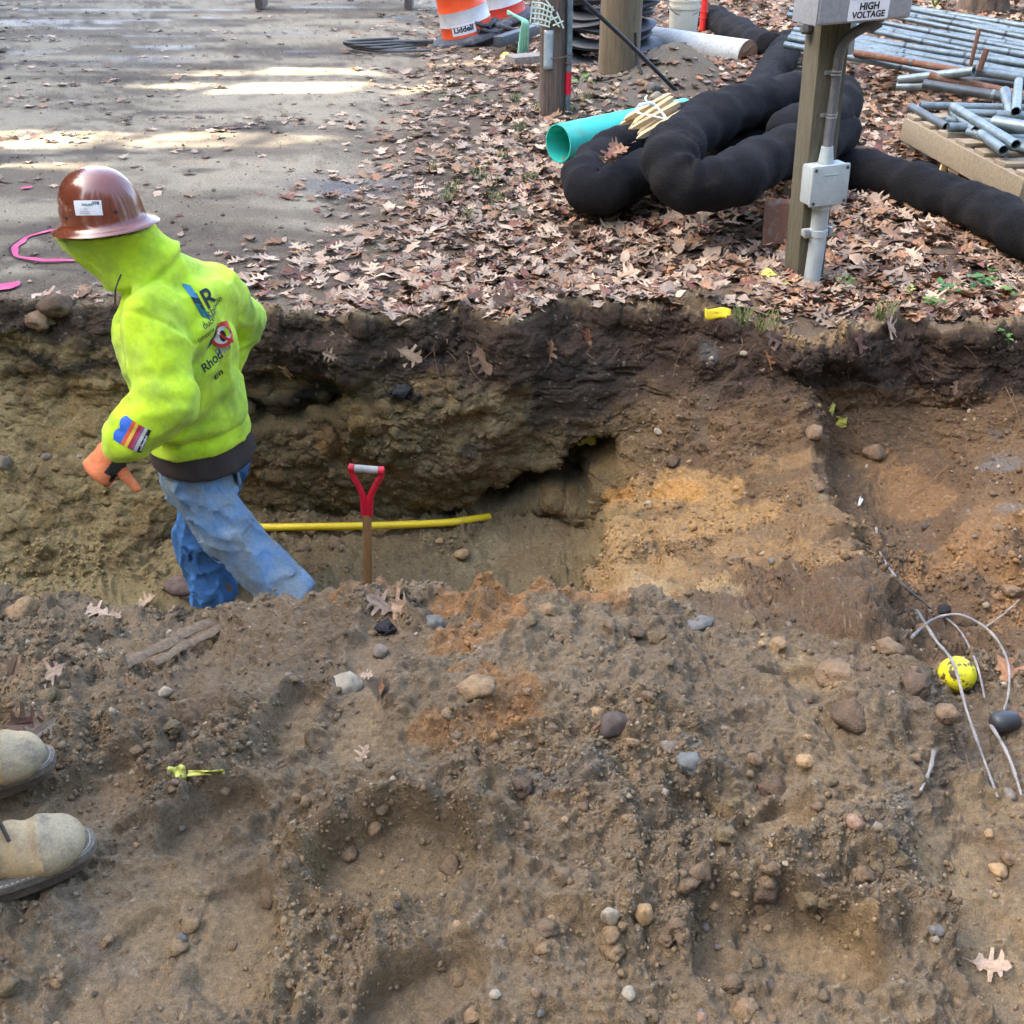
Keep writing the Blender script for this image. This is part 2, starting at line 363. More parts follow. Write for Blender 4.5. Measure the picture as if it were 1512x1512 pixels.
# ---- macro shapes of the cut face
X, Y, Z = GX, GY, GZ
def wY(mask): # push the wall backwards (+) or forwards (-)
    GY[...] = GY + mask
cav = np.maximum(seg_blob((735, 742), (885, 672), .085, [1], .45), blob(850, 712, .10, [1], .4))
ledge = wall * sstep(-.02, -.1, Z) * (1 - sstep(-.2, -.27, Z)) * (1 - sstep(500, 620, 756 + F * X / (cp * Y + sp * (CAMZ - Z)))) * sstep(330, 380, 756 + F * X / (cp * Y + sp * (CAMZ - Z)))
under = seg_blob((375, 612), (505, 606), .05, [1]) + .7 * seg_blob((365, 590), (440, 592), .035, [1])
bulge = blob(640, 640, .3, [1], .6)
GZ -= .30 * blob(890, 836, .15, [2], .6)
wY(.34 * cav - .07 * ledge + .09 * under * wall - .10 * bulge * wall)
n_wall = fbm(p3 * np.array([3.2, 3.2, 5.0]), 5, 3)
wY(-.075 * n_wall * wall * sstep(0, -.08, Z))
strata = fbm(np.stack([X * 2.5, Y * 2.5, Z * 26 + X * 1.5], -1), 3, 77)
scr = seg_blob((800, 590), (985, 560), .13, [1], .5)
crack = fbm(np.stack([X * 7, Y * 7, Z * 34], -1) + warp * 20, 3, 99)
def grid_normals(P):
    du = np.gradient(P, axis=1); dv = np.gradient(P, axis=0); n = np.cross(dv, du); n /= np.linalg.norm(n, axis=-1, keepdims=True) + 1e-12
    return n
Nn = grid_normals(np.stack([GX, GY, GZ], -1))
# ---- smooth, trodden or scraped places, ledges and prints
flat = np.zeros_like(Z)
def world_print(px, py, ang_deg, L, Wd, depth, tread=True, rim=.012, edge=.25):
    c = bn(px, py, [2, 4]); a = R(ang_deg); ux, uy = math.cos(a), math.sin(a)
    dx, dy = X - c[0], Y - c[1]; u = (dx * ux + dy * uy) / (L / 2); v = (-dx * uy + dy * ux) / (Wd / 2)
    wob = 1 + .12 * fbm(p3 * 14, 2, int(px))
    v2 = v / (1 - .22 * np.clip(u * -1, -.3, 1) ** 2) ; d = (np.abs(u) ** 2.8 + np.abs(v2) ** 2.6) ** (1 / 2.7) * wob
    ins = (1 - sstep(1 - edge, 1.0, d)) * (np.isin(REG, [2, 4]))
    rimm = np.exp(-((d - 1.15) / .16) ** 2) * (.35 + .65 * sstep(-.2, .4, fbm(p3 * 11, 2, int(px) + 1))) * np.isin(REG, [2, 4])
    tr = (.35 * np.sin(u * 22 + 1.2 * np.abs(v)) * (np.abs(v) < .8)) * .006 if tread else 0
    dz = -depth * ins + rim * rimm + tr * ins
    GZ[...] = GZ + dz
    flat[...] = np.maximum(flat, ins * .93)
for a in [(440, 1065, 82, .24, .115, .022), (590, 1280, 4, .31, .2, .032, False, .022, .12), (320, 1225, 35, .24, .12, .018), (1195, 1400, 150, .27, .15, .03, True, .02, .14), (140, 1180, 60, .25, .12, .012),
          (1060, 1395, 70, .2, .1, .015), (350, 1400, 100, .3, .17, .012, False), (60, 1210, 20, .5, .16, .012, False), (1130, 1240, 40, .26, .13, .016), (1440, 1300, 60, .3, .14, .014), (1470, 1430, 90, .3, .2, .012, False),
          (620, 1480, 30, .26, .12, .014), (190, 1440, 60, .3, .16, .012, False), (1180, 1010, 10, .22, .11, .014)]:
    world_print(*a)
smoothz = np.maximum.reduce([seg_blob((545, 930), (530, 1110), .06, [4]), blob(1180, 1000, .09, [4]) * .8, seg_blob((930, 760), (1180, 800), .13, [1, 2]) * .3, blob(1400, 740, .2, [1, 2]) * .25,
                             seg_blob((1190, 690), (1250, 780), .07, [1, 2]) * .5, seg_blob((1060, 560), (1040, 640), .05, [1]) * .9, scr * .75, blob(1490, 690, .09, [1]) * .9, blob(750, 830, .1, [2]) * .5, blob(1440, 1290, .16, [4]) * .85, blob(250, 1400, .2, [4]) * .8,
                             blob(60, 1215, .14, [4]) * .8])
flat = np.maximum(flat, smoothz)
GZ += np.where(isdug & (REG == 4), .028 * seg_blob((470, 1190), (740, 1195), .05, [4]) + .035 * seg_blob((1010, 1330), (1280, 1270), .06, [4]) + .03 * seg_blob((820, 1330), (960, 1370), .07, [4]) + .04 * blob(1260, 1060, .09, [4])
                 + .03 * blob(960, 1060, .1, [4]) + .03 * blob(760, 930, .12, [4]) - .05 * seg_blob((1130, 1150), (1000, 1240), .05, [4]) - .03 * blob(1300, 1170, .06, [4]), 0)
GZ += np.where(np.isin(REG, [1, 2, 3]) & (GX > .3), .055 * seg_blob((1110, 560), (1195, 650), .13, [1], .7) + .06 * seg_blob((1195, 660), (1225, 800), .11, [1, 2], .7) + .05 * seg_blob((1225, 810), (1270, 930), .10, [2, 3], .7), 0)
# ---- clods along the surface normal
Pg = np.stack([GX, GY, GZ], -1)
p3 = Pg.astype(np.float32)
rough = dug * (1 - flat)
big = fbm(p3 * 4.5, 4, 11); mid = fbm(p3 * 13, 4, 12)
w2 = np.stack([fbm(p3 * 55, 2, 240), fbm(p3 * 55, 2, 250), fbm(p3 * 55, 2, 260)], -1)
f1, id1 = worley(p3 * 17 + 1.5 * warp * 17 + .45 * w2, 21)
f2, id2 = worley(p3 * 44 + .9 * w2, 31)
f3, id3 = worley(p3 * 95 + 1.2 * w2, 131)
dome = lambda f, r: np.clip(1 - (f / r) ** 2, 0, 1) ** .8
clod1 = dome(f1, .62) * (id1 > .45) * (.4 + .6 * id1); clod2 = dome(f2, .66) * (id2 > .3) * (.4 + .6 * id2); clod3 = dome(f3, .66) * (.5 + .5 * id3)
clodmask = sstep(-.25, .35, fbm(p3 * 3.2, 3, 14))
loose = (.45 + .55 * clodmask) * np.where(REG == 1, .85, 1.)
ridg = 1 - 2 * np.abs(fbm(p3 * 6.5 + 3 * warp, 4, 18)); ridg2 = 1 - 2 * np.abs(fbm(p3 * 19, 3, 19))
f0, id0 = worley(p3 * 8.5 + 2.2 * warp * 8.5, 61); clod0 = dome(f0, .6) * (id0 > .62) * id0
nearb = np.where(REG == 1, 1., 2.1); nb2 = np.where(REG == 1, 1., 1.45)
disp = dug * (.026 * big * (1 - .5 * flat)) + rough * (.022 * mid + .022 * nearb * ridg * (.5 + .5 * clodmask) + .007 * nearb * ridg2 + nb2 * loose * (.028 * clod0 * (REG != 1) + .020 * clod1 + .0105 * clod2) + nb2 * .0042 * clod3) + dug * (.0055 * fbm(p3 * 40, 3, 15, .5)) * (1 - .5 * flat)
disp += wall * (.006 * strata * sstep(-.1, -.2, Z) * .6 - .014 * sstep(.22, .42, crack) * scr - .006 * sstep(.3, .5, crack))
disp += dug * -.008 * sstep(.36, .46, fbm(p3 * 9 + 4, 3, 171)) * (1 - .5 * flat)
ckv = np.abs(fbm(p3 * 11 + 2, 3, 172)); disp += dug * -.007 * (1 - sstep(.0, .035, ckv)) * sstep(.0, .3, fbm(p3 * 3 + 8, 2, 173)) * (REG == 4)
disp += (1 - dug) * (.006 * fbm(p3 * 2, 3, 16) + .004 * fbm(p3 * 14, 4, 17) * (1 - .0 * dug)) * (Y < 30)
fadeout = (np.abs(tt) < 3)[None, :] & (GY > -1)
disp = np.where(fadeout, disp, 0)
d4 = (REG == 4) | (REG == 2)
for _ in range(1):                                             # knock off needle points
    db = disp.copy(); db[1:-1, 1:-1] = .5 * disp[1:-1, 1:-1] + .125 * (disp[:-2, 1:-1] + disp[2:, 1:-1] + disp[1:-1, :-2] + disp[1:-1, 2:]); disp = np.where(d4, db, disp)
Pg = Pg + Nn * disp[..., None]
# ---- soil colours (albedo)
def L3(*c): return np.array(lin(*c), np.float32)
col = np.zeros((nr, nc, 3), np.float32)
def mixc(m, c): 
    m = np.clip(m, 0, 1)[..., None]; col[...] = col * (1 - m) + np.asarray(c, np.float32) * m
n4 = fbm(p3 * 1.6, 4, 201); n5 = fbm(p3 * 7, 4, 202); n6 = fbm(p3 * 22, 4, 203)
BROWN = L3(129, 112, 87); DKBR = L3(97, 83, 66); TAN = L3(155, 128, 92); ORNG = L3(168, 118, 62); OLIVE = L3(128, 112, 78); TOPS = L3(66, 54, 44); GREY = L3(112, 106, 96); CHAR = L3(48, 44, 42)
col[...] = BROWN
mixc(.55 * sstep(-.1, .5, n4 + .5 * n5), DKBR); mixc(.5 * sstep(.05, .5, -n4 + .5 * n6), TAN * .85)
mixc(.3 * flat * (REG == 4), TAN); mixc(.5 * flat * (REG == 4) * sstep(.0, .4, n6 + n5), BROWN * .9)
# left slope and cut face
mixc(wall * .9, OLIVE * .78); mixc((REG == 2) * .75, OLIVE * .95)
pm = lambda m: sstep(.22, .62, m * (1 + .9 * n6 + .6 * n5))
left = (1 - sstep(-1.55, -1.0, X)) * ((REG == 1) | (REG == 2)); mixc(left * .8, L3(156, 138, 94) * (1 + .25 * n5[..., None]))
mixc(wall * sstep(.05, .45, n5 + .4 * n4) * .7, L3(104, 86, 58)); mixc(wall * sstep(.1, .5, fbm(p3 * 4 + 9, 4, 206)) * .6, L3(84, 70, 50))
mixc(wall * sstep(.15, .5, fbm(p3 * 5 + 5, 4, 216)) * .6, L3(138, 110, 66)) 
# topsoil band at the top of the cut
zn = Z + .08 * n5 + .04 * n6 + .10 * n4
band = wall * sstep(-.30, -.19, zn - .13 * (1 - sstep(-2.0, -1.2, X))); mixc(band * .95, TOPS * (1 + .35 * n6[..., None]))
mixc(wall * np.exp(-((zn + .21) / .05) ** 2) * sstep(.0, .3, fbm(np.stack([X * 3, Y * 3, Z * 9], -1), 3, 207)) * .9, L3(40, 38, 36))
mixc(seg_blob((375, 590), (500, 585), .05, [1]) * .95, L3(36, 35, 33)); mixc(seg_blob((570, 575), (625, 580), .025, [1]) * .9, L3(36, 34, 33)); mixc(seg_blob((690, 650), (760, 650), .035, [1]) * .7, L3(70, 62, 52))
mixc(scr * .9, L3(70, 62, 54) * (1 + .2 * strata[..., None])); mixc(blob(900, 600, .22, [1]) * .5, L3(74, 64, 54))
mixc(seg_blob((760, 590), (600, 680), .10, [1]) * .45 * sstep(-.1, .3, n6), L3(146, 128, 92))
mixc(seg_blob((480, 660), (580, 690), .07, [1]) * .4, L3(150, 108, 62))
# floor
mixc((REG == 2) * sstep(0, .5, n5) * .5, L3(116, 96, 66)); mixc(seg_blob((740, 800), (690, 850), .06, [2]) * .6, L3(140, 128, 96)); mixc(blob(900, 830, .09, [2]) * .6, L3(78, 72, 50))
# right side: banks, ramp, gully
rs = sstep(.35, .75, X) * ((REG == 1) | (REG == 2) | (REG == 3))
mixc(rs * .9, L3(112, 90, 66)); mixc(rs * sstep(-.2, .3, n4 + n5) * .5, L3(92, 74, 55)); mixc(rs * band, TOPS * (1.15 + .35 * n6[..., None]))
mixc(pm(seg_blob((950, 820), (1180, 780), .3, [1, 2, 3], .7)) * .6, L3(140, 113, 78))
for s in [((930, 745), (1060, 735), .085, .9), ((930, 800), (1120, 770), .10, .75), ((900, 860), (1080, 880), .10, .7), ((1100, 830), (1220, 850), .10, .5), ((1120, 700), (1180, 690), .05, .4)]:
    mixc(pm(seg_blob(s[0], s[1], s[2] * 1.25, [1, 2, 3], .8)) * s[3] * .8, L3(172, 138, 90) * (1 + .22 * n5[..., None] + .15 * n6[..., None]))
mixc(pm(seg_blob((905, 740), (1030, 738), .05, [1, 2], .8)) * .75, L3(186, 140, 80)); mixc(pm(seg_blob((930, 880), (1080, 900), .07, [2, 3, 4], .7)) * .55, L3(176, 152, 112))
for s in [((1300, 690), (1360, 740), .12, .6), ((1380, 860), (1440, 800), .12, .55), ((1290, 850), (1340, 880), .06, .6), ((1500, 880), (1490, 960), .07, .6), ((1480, 760), (1440, 850), .08, .4)]:
    mixc(pm(seg_blob(s[0], s[1], s[2] * 1.2, [1, 2, 3, 4], .8)) * s[3] * .85, L3(152, 116, 76))
mixc(seg_blob((1060, 560), (1030, 650), .05, [1]) * .6, L3(98, 86, 70)); mixc(blob(1490, 690, .08, [1]) * .8, L3(108, 104, 98)); mixc(blob(1475, 640, .05, [1]) * .7, L3(98, 92, 86)); mixc(blob(1490, 760, .05, [1, 2]) * .7, L3(116, 108, 98)); mixc(blob(1045, 525, .04, [1]) * .5, L3(96, 100, 96))
# near pile: rust-orange loads, grey clay smears, dark crumbs
for s in [((690, 900), (860, 895), .06, .85), ((660, 960), (760, 930), .055, .8), ((700, 1000), (760, 1060), .055, .75), ((640, 1080), (740, 1080), .05, .6), ((900, 880), (1000, 900), .05, .65), ((500, 880), (600, 870), .04, .6)]:
    mixc(pm(seg_blob(s[0], s[1], s[2] * 1.15, [3, 4], .8)) * s[3] * .9, L3(148, 108, 66) * (1 + .3 * n6[..., None]))
for s in [((560, 905), (630, 920), .025, .8), ((555, 1000), (570, 1020), .02, .7), ((230, 930), (270, 935), .03, .6), ((90, 1010), (140, 1030), .03, .5), ((640, 1010), (540, 940), .03, .3)]:
    mixc(pm(seg_blob(s[0], s[1], s[2], [4], .7)) * s[3], CHAR)
for s in [((780, 1180), (880, 1170), .03, .7), ((1010, 1120), (1030, 1130), .025, .8), ((1300, 1160), (1310, 1200), .035, .7), ((1270, 1250), (1330, 1300), .05, .5), ((880, 1200), (930, 1240), .03, .4), ((1040, 1230), (1080, 1230), .04, .4), ((90, 1360), (180, 1430), .06, .35), ((690, 1240), (700, 1270), .03, .6)]:
    mixc(pm(seg_blob(s[0], s[1], s[2], [4], .8)) * s[3] * .8, L3(114, 110, 100))
for s in [((1100, 1200), (1180, 1220), .06, .5), ((480, 1260), (660, 1260), .06, .55), ((540, 1340), (560, 1380), .05, .5), ((1160, 1390), (1250, 1420), .05, .7), ((1150, 970), (1200, 1020), .05, .5), ((420, 1060), (460, 1080), .06, .4), ((250, 1350), (420, 1420), .10, .4), ((1400, 1280), (1500, 1400), .12, .45), ((1400, 1190), (1500, 1200), .06, .4), ((530, 1060), (520, 1110), .04, .4)]:
    mixc(pm(seg_blob(s[0], s[1], s[2], [4], .8)) * s[3], L3(152, 129, 93))
# crumb-level mottling, pale and dark grains
mixc(dug * .22 * (id1 > .8) * (f1 < .4), col * 1.25); mixc(dug * .25 * (id2 < .25) * (f2 < .45), col * .75); mixc(dug * .5 * (id2 > .965) * (f2 < .3), L3(170, 158, 136)); mixc(dug * .45 * (id3 > .96) * (f3 < .35), L3(176, 164, 140))
# ---- road (left) and verge (right) above the cut
ROAD = L3(156, 144, 120); up = 1 - dug
rn = fbm(np.stack([X * .9, Y * 2.0, 0 * X], -1) + 1.7, 5, 301); rn2 = fbm(np.stack([X * .5 + .35 * Y, Y * 2.4, 0 * X], -1), 4, 302); rn3 = fbm(p3 * 9, 4, 303)
road = np.empty_like(col); road[...] = ROAD
def mixr(m, c):
    m = np.clip(m, 0, 1)[..., None]; road[...] = road * (1 - m) + np.asarray(c, np.float32) * m
mixr(.85 * sstep(-.1, .25, rn), L3(112, 100, 82)); mixr(.85 * sstep(.0, .3, rn2 + .25 * rn3), L3(88, 77, 64)); mixr(.7 * sstep(.0, .3, -rn + .3 * rn3), L3(166, 152, 126)); mixr(.7 * np.exp(-((X + 3.0 + .25 * (Y - 8)) / .35) ** 2) * sstep(-.3, .3, rn3), L3(84, 74, 62)); mixr(.6 * np.exp(-((X + 4.8 + .2 * (Y - 8)) / .4) ** 2) * sstep(-.3, .3, rn3), L3(92, 82, 68))
mixr(.6 * sstep(.1, .4, rn3 + .4 * rn), L3(122, 108, 88)); mixr(.85 * sstep(.33, .5, fbm(np.stack([X * 1.1, Y * 3.2, 0 * X], -1) + 8, 5, 305)), L3(80, 72, 64))
dk = np.exp(-((X + .95) / .42) ** 2 - ((Y - 6.35) / .22) ** 2); mixr(dk * .8, L3(84, 82, 84))
verge_e = sstep(-1.25, -.45, X + .25 * n5 + .15 * n4)
mixr(verge_e * .8, L3(92, 76, 60)); mixr(verge_e * sstep(.1, .5, n5) * .5, L3(74, 62, 48)); mixr(verge_e * sstep(.2, .5, fbm(p3 * 3 + 2, 3, 310)) * .35, L3(88, 96, 54))
mixr(sstep(.5, .1, lipd) * sstep(-.1, .3, n5 + n6) * .7, L3(108, 90, 68)); mixr(np.exp(-((X - .93) / .42) ** 2 - ((Y - 4.2) / .25) ** 2) * 1.1, L3(106, 86, 62))
mixr(np.exp(-((X - 1.38) / .38) ** 2 - ((Y - 9.3) / .45) ** 2), L3(124, 108, 84)); mixr(np.exp(-((X - .8) / .8) ** 2 - ((Y - 8.9) / .6) ** 2) * .8, L3(124, 116, 102))
m = up[..., None]; col[...] = col * (1 - m) + road * m
rgh = np.full_like(Z, .92); wet = up * (sstep(.22, .42, fbm(np.stack([X * .8, Y * 2.6, 0 * X], -1) + 21, 4, 306)) * sstep(8, 11, Y) * (1 - verge_e)); rgh -= .5 * wet * sstep(10, 12, Y) + .35 * dk * up
col *= (1 - .3 * wet)[..., None]
idx = np.arange(nr * nc).reshape(nr, nc)
quads = np.stack([idx[:-1, :-1], idx[1:, :-1], idx[1:, 1:], idx[:-1, 1:]], -1).reshape(-1, 4)
V_g = Pg.reshape(-1, 3)
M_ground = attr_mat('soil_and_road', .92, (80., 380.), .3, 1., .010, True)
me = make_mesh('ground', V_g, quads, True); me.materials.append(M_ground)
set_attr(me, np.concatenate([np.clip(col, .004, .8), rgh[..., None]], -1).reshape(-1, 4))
ground = bpy.data.objects.new('ground', me); COL.objects.link(ground); tag(ground, kind='structure')
# ray casts onto the finished ground (coarser copy)
sub = np.ix_(np.arange(0, nr, 2), np.arange(0, nc, 2)); Vs = Pg[sub]; ns, ms = Vs.shape[:2]; ii = np.arange(ns * ms).reshape(ns, ms)
BV = BVHTree.FromPolygons([tuple(map(float, q)) for q in Vs.reshape(-1, 3)], np.stack([ii[:-1, :-1], ii[1:, :-1], ii[1:, 1:], ii[:-1, 1:]], -1).reshape(-1, 4).tolist())
CAMP = Vector((0, 0, CAMZ))
def PR(px, py):
    h = BV.ray_cast(CAMP, ray(px, py).normalized()); return (h[0], h[1] if h[1].z > -.2 else -h[1]) if h[0] else (PZ(px, py, 0), Vector((0, 0, 1)))
def gz(x, y, default=0.):
    h = BV.ray_cast(Vector((x, y, 3)), Vector((0, 0, -1))); return h[0].z if h[0] else default
# ================================================================== TREES that shade the place (outside the frame, to the left and behind)
M_bark = mat('bark', lin(92, 80, 68), .95, nscale=14, namt=.5, bump=.8, bscale=40, stretch=(1, 1, .25))
M_leafgreen = mat('evergreen_foliage', (.045, .07, .03), .8, nscale=3, namt=.5)
# slits in the crowns through which the sun reaches the road in two streaks (and dabs)
GAPS = [((-2.0, 9.9), 1.3, .62), ((-3.1, 7.25), 1.3, .5), ((-1.75, 7.4), .3, .25), ((-4.3, 5.9), .5, .22), ((-.3, 10.9), .4, .12)]
def in_gap(P):
    """points lying in the bundle of rays towards one of the sunlit patches"""
    k = P[:, 2] / SUNV.z; gx = P[:, 0] - SUNV.x * k; gy = P[:, 1] - SUNV.y * k; m = np.zeros(len(P), bool)
    for (cx, cy), rx, ry in GAPS: m |= ((gx - cx) / (rx + .4)) ** 2 + ((gy - cy) / (ry + .2)) ** 2 < 1
    return m
def shade_tree(x, y, h, rad, label, seed, dens=2600, size=.55):
    g = np.random.default_rng(seed); z0 = 0.
    t = empty('evergreen_tree', (x, y, z0), label, 'tree', 'trees shading the work site')
    mb = MB(); mb.tube([(x, y, z0 - .1), (x + .1, y, h * .3), (x, y + .1, h * .65), (x, y, h * .96)], [.32, .26, .16, .03], 10)
    for k in range(16):
        a = g.uniform(0, 6.28); zz = h * (.12 + .82 * k / 16); r = rad * (1.02 - .7 * k / 16)
        mb.tube([(x, y, zz), (x + math.cos(a) * r * .5, y + math.sin(a) * r * .5, zz + .35), (x + math.cos(a) * r, y + math.sin(a) * r, zz + .2)], [.07, .045, .015], 6)
    mb.build('trunk', M_bark, t)
    n = dens; zz = h * g.uniform(.02, 1, n) ** .9; rr = rad * np.minimum(1.0, 1.35 * (1.02 - zz / h)) * np.sqrt(g.uniform(.0, 1, n)); a = g.uniform(0, 6.283, n)
    c = np.stack([x + rr * np.cos(a), y + rr * np.sin(a), zz], -1); c = c[~in_gap(c)]; n = len(c)
    d1 = g.normal(size=(n, 3)); d1 /= np.linalg.norm(d1, axis=1, keepdims=True); d2 = np.cross(d1, g.normal(size=(n, 3))); d2 /= np.linalg.norm(d2, axis=1, keepdims=True)
    s = size * g.uniform(.6, 1.2, (n, 1)); q = np.stack([c - d1 * s * .6, c + d2 * s * .5, c + d1 * s * .6, c - d2 * s * .5], 1).reshape(-1, 3)
    obj('crown', q, np.arange(n * 4).reshape(-1, 4), M_leafgreen, t, smooth=False)
k = 0
words = ['tall', 'broad', 'slim', 'bushy', 'dense', 'high']
for xx, ys, hh in [(-13.5, np.arange(-7, 24, 2.6), 15), (-17.0, np.arange(-8, 26, 2.9), 19)]:
    for yy in ys:
        shade_tree(xx + .4 * math.sin(yy * 3), float(yy), hh + math.sin(yy) * 1.2, 2.5, 'tall dense evergreen in the row of trees shading the road side', 900 + k); k += 1

# unseen trees added behind the photographer and across the verge to block sky light
PROTO = [o for o in bpy.data.objects if o.name.startswith('evergreen_tree')][13:18]
def copy_tree(src, loc, rz, sc, label):
    r = src.copy(); COL.objects.link(r); r.location = loc; r.rotation_euler = (0, 0, rz); r.scale = (sc, sc, sc); r['label'] = label; r['group'] = 'unseen trees added to block the sky'
    for ch in src.children:
        c = ch.copy(); COL.objects.link(c); c.parent = r
for i, (x, y) in enumerate([(-10, -9), (-6.5, -8), (-3, -8.5), (.5, -7.5), (4, -8.5), (7.5, -7), (10, -4), (12, 0), (13, 4), (14, 8), (-8, -12), (0, -12), (8, -11)]):
    copy_tree(PROTO[i % 5], (x, y, 0), i * 1.3, .8, 'tall evergreen added behind the spoil pile to block the sky' if y < -3 else 'tall evergreen added at the edge of the verge to block the sky')
# ================================================================== STONES, CLODS, CRUMBS
def ico(sub):
    bm = bmesh.new(); bmesh.ops.create_icosphere(bm, subdivisions=sub, radius=1); bm.verts.index_update()
    v = np.array([q.co[:] for q in bm.verts]); f = np.array([[q.index for q in p.verts] for p in bm.faces]); bm.free(); return v, f
ICO1, ICO2, ICO3 = ico(1), ico(2), ico(3)
OCT = (np.array([[1, 0, 0], [0, 1, 0], [-1, 0, 0], [0, -1, 0], [0, 0, 1], [0, 0, -1]], float), np.array([[0, 1, 4], [1, 2, 4], [2, 3, 4], [3, 0, 4], [1, 0, 5], [2, 1, 5], [3, 2, 5], [0, 3, 5]]))
def rock_mesh(name, seed, lump, flatn, smooth):
    v, f = ICO3 if smooth else ICO2; g = np.random.default_rng(seed)
    d = 1 + lump * fbm(v * 1.3 + seed, 3, seed) + lump * .4 * fbm(v * 4 + seed, 2, seed + 9)
    if lump > .4: w_, i_ = worley(v * 2.6 + seed, seed); d = d + .3 * np.clip(.7 - w_, 0, 1) * (i_ > .3) + .1 * fbm(v * 9, 2, seed)
    q = v * d[:, None]
    for _ in range(9 if lump > .4 else 6):                  # broken faces
        n = g.normal(size=3); n /= np.linalg.norm(n); h = g.uniform(.62, .85); e = np.maximum(q @ n - h, 0); q = q - e[:, None] * n * flatn
    return make_mesh(name, q * np.array([1, .8, .6]), f, smooth)
ROCKS = [rock_mesh('stone_shape', 300 + k, .28, .8, True) for k in range(5)]; CLODS = [rock_mesh('clod_shape', 400 + k, .62, .8, True) for k in range(6)]
M_st = {'pale': mat('stone_pale_grey', lin(166, 154, 130), .85, nscale=2., namt=.25, bump=.3), 'grey': mat('stone_grey', lin(128, 116, 100), .85, nscale=2., namt=.3, bump=.3), 'brown': mat('stone_brown', lin(136, 112, 86), .9, nscale=2., namt=.3, bump=.4),
        'tan': mat('stone_tan', lin(176, 146, 104), .9, nscale=2., namt=.3, bump=.4), 'blue': mat('stone_blue_grey', lin(114, 110, 102), .85, nscale=2., namt=.3, bump=.3), 'dark': mat('stone_dark', lin(88, 76, 66), .85, nscale=2., namt=.3, bump=.4), 'pink': mat('stone_pinkish', lin(156, 124, 100), .85, nscale=2., namt=.3, bump=.3)}
M_cl = {'brown': mat('clod_brown', lin(128, 106, 80), .97, nscale=2.5, namt=.25, bump=.6, bscale=9), 'dark': mat('clod_dark', lin(104, 85, 66), .97, nscale=2.5, namt=.25, bump=.6, bscale=9), 'orange': mat('clod_orange', lin(146, 106, 66), .97, nscale=2.5, namt=.25, bump=.6, bscale=9),
        'tan': mat('clod_tan', lin(150, 124, 90), .97, nscale=2.5, namt=.25, bump=.6, bscale=9), 'black': mat('clod_asphalt_black', lin(46, 44, 44), .9, nscale=2.5, namt=.35, bump=1., bscale=8)}
M_cl['olive'] = mat('clod_olive', lin(118, 102, 74), .97, nscale=2.5, namt=.25, bump=.6, bscale=9)
CL_RGB = {'brown': lin(124, 101, 76), 'dark': lin(98, 80, 62), 'orange': lin(160, 114, 66), 'tan': lin(150, 124, 90), 'olive': lin(118, 104, 72)}
for mm in ROCKS + CLODS: mm.materials.append(M_st['grey'])
def inst(name, mesh, m, loc, scale, rot, parent=None):
    o = bpy.data.objects.new(name, mesh); COL.objects.link(o); o.location = loc; o.scale = scale if hasattr(scale, '__len__') else (scale,) * 3; o.rotation_euler = rot
    if m: o.material_slots[0].link = 'OBJECT'; o.material_slots[0].material = m
    if parent: o.parent = parent
    return o
GCOL = col.reshape(-1, 3)[::7]; GPOS = Pg.reshape(-1, 3)[::7]
def ground_col(p): return GCOL[np.argmin(((GPOS - np.array(p)) ** 2).sum(1))]
def put_rock(px, py, wpx, kind, colr, label, group=None, sink=.25, asp=(1, 1, 1), rot=None):
    p, n = PR(px, py); d = (p - CAMP).length * math.cos(math.atan(abs(py - 756) / F)); r = wpx * .5 * d / F
    me_ = random.choice(ROCKS if kind == 'stone' else CLODS)
    if colr is None: gc = ground_col(p) * random.uniform(.85, 1.15); colr = min(CL_RGB, key=lambda k: np.abs(np.array(CL_RGB[k]) - gc).sum())
    if label and '%s' in label: label = label % {'orange': 'rust-orange', 'dark': 'dark brown'}.get(colr, colr)
    M = (M_st if kind == 'stone' else M_cl)[colr]
    loc = p + n * r * .6 * asp[2] * (1 - 2 * sink) + Vector((0, 0, .0))
    o = inst('stone' if kind == 'stone' else 'soil_clod', me_, M, loc, (r * asp[0], r * asp[1] * 1.1, r * 1.1 * asp[2]), rot or (random.uniform(-.3, .3), random.uniform(-.3, .3), random.uniform(0, 6.28)))
    return tag(o, label, kind if kind == 'stone' else 'clod', group)
Z0 = (0, 0, .3)
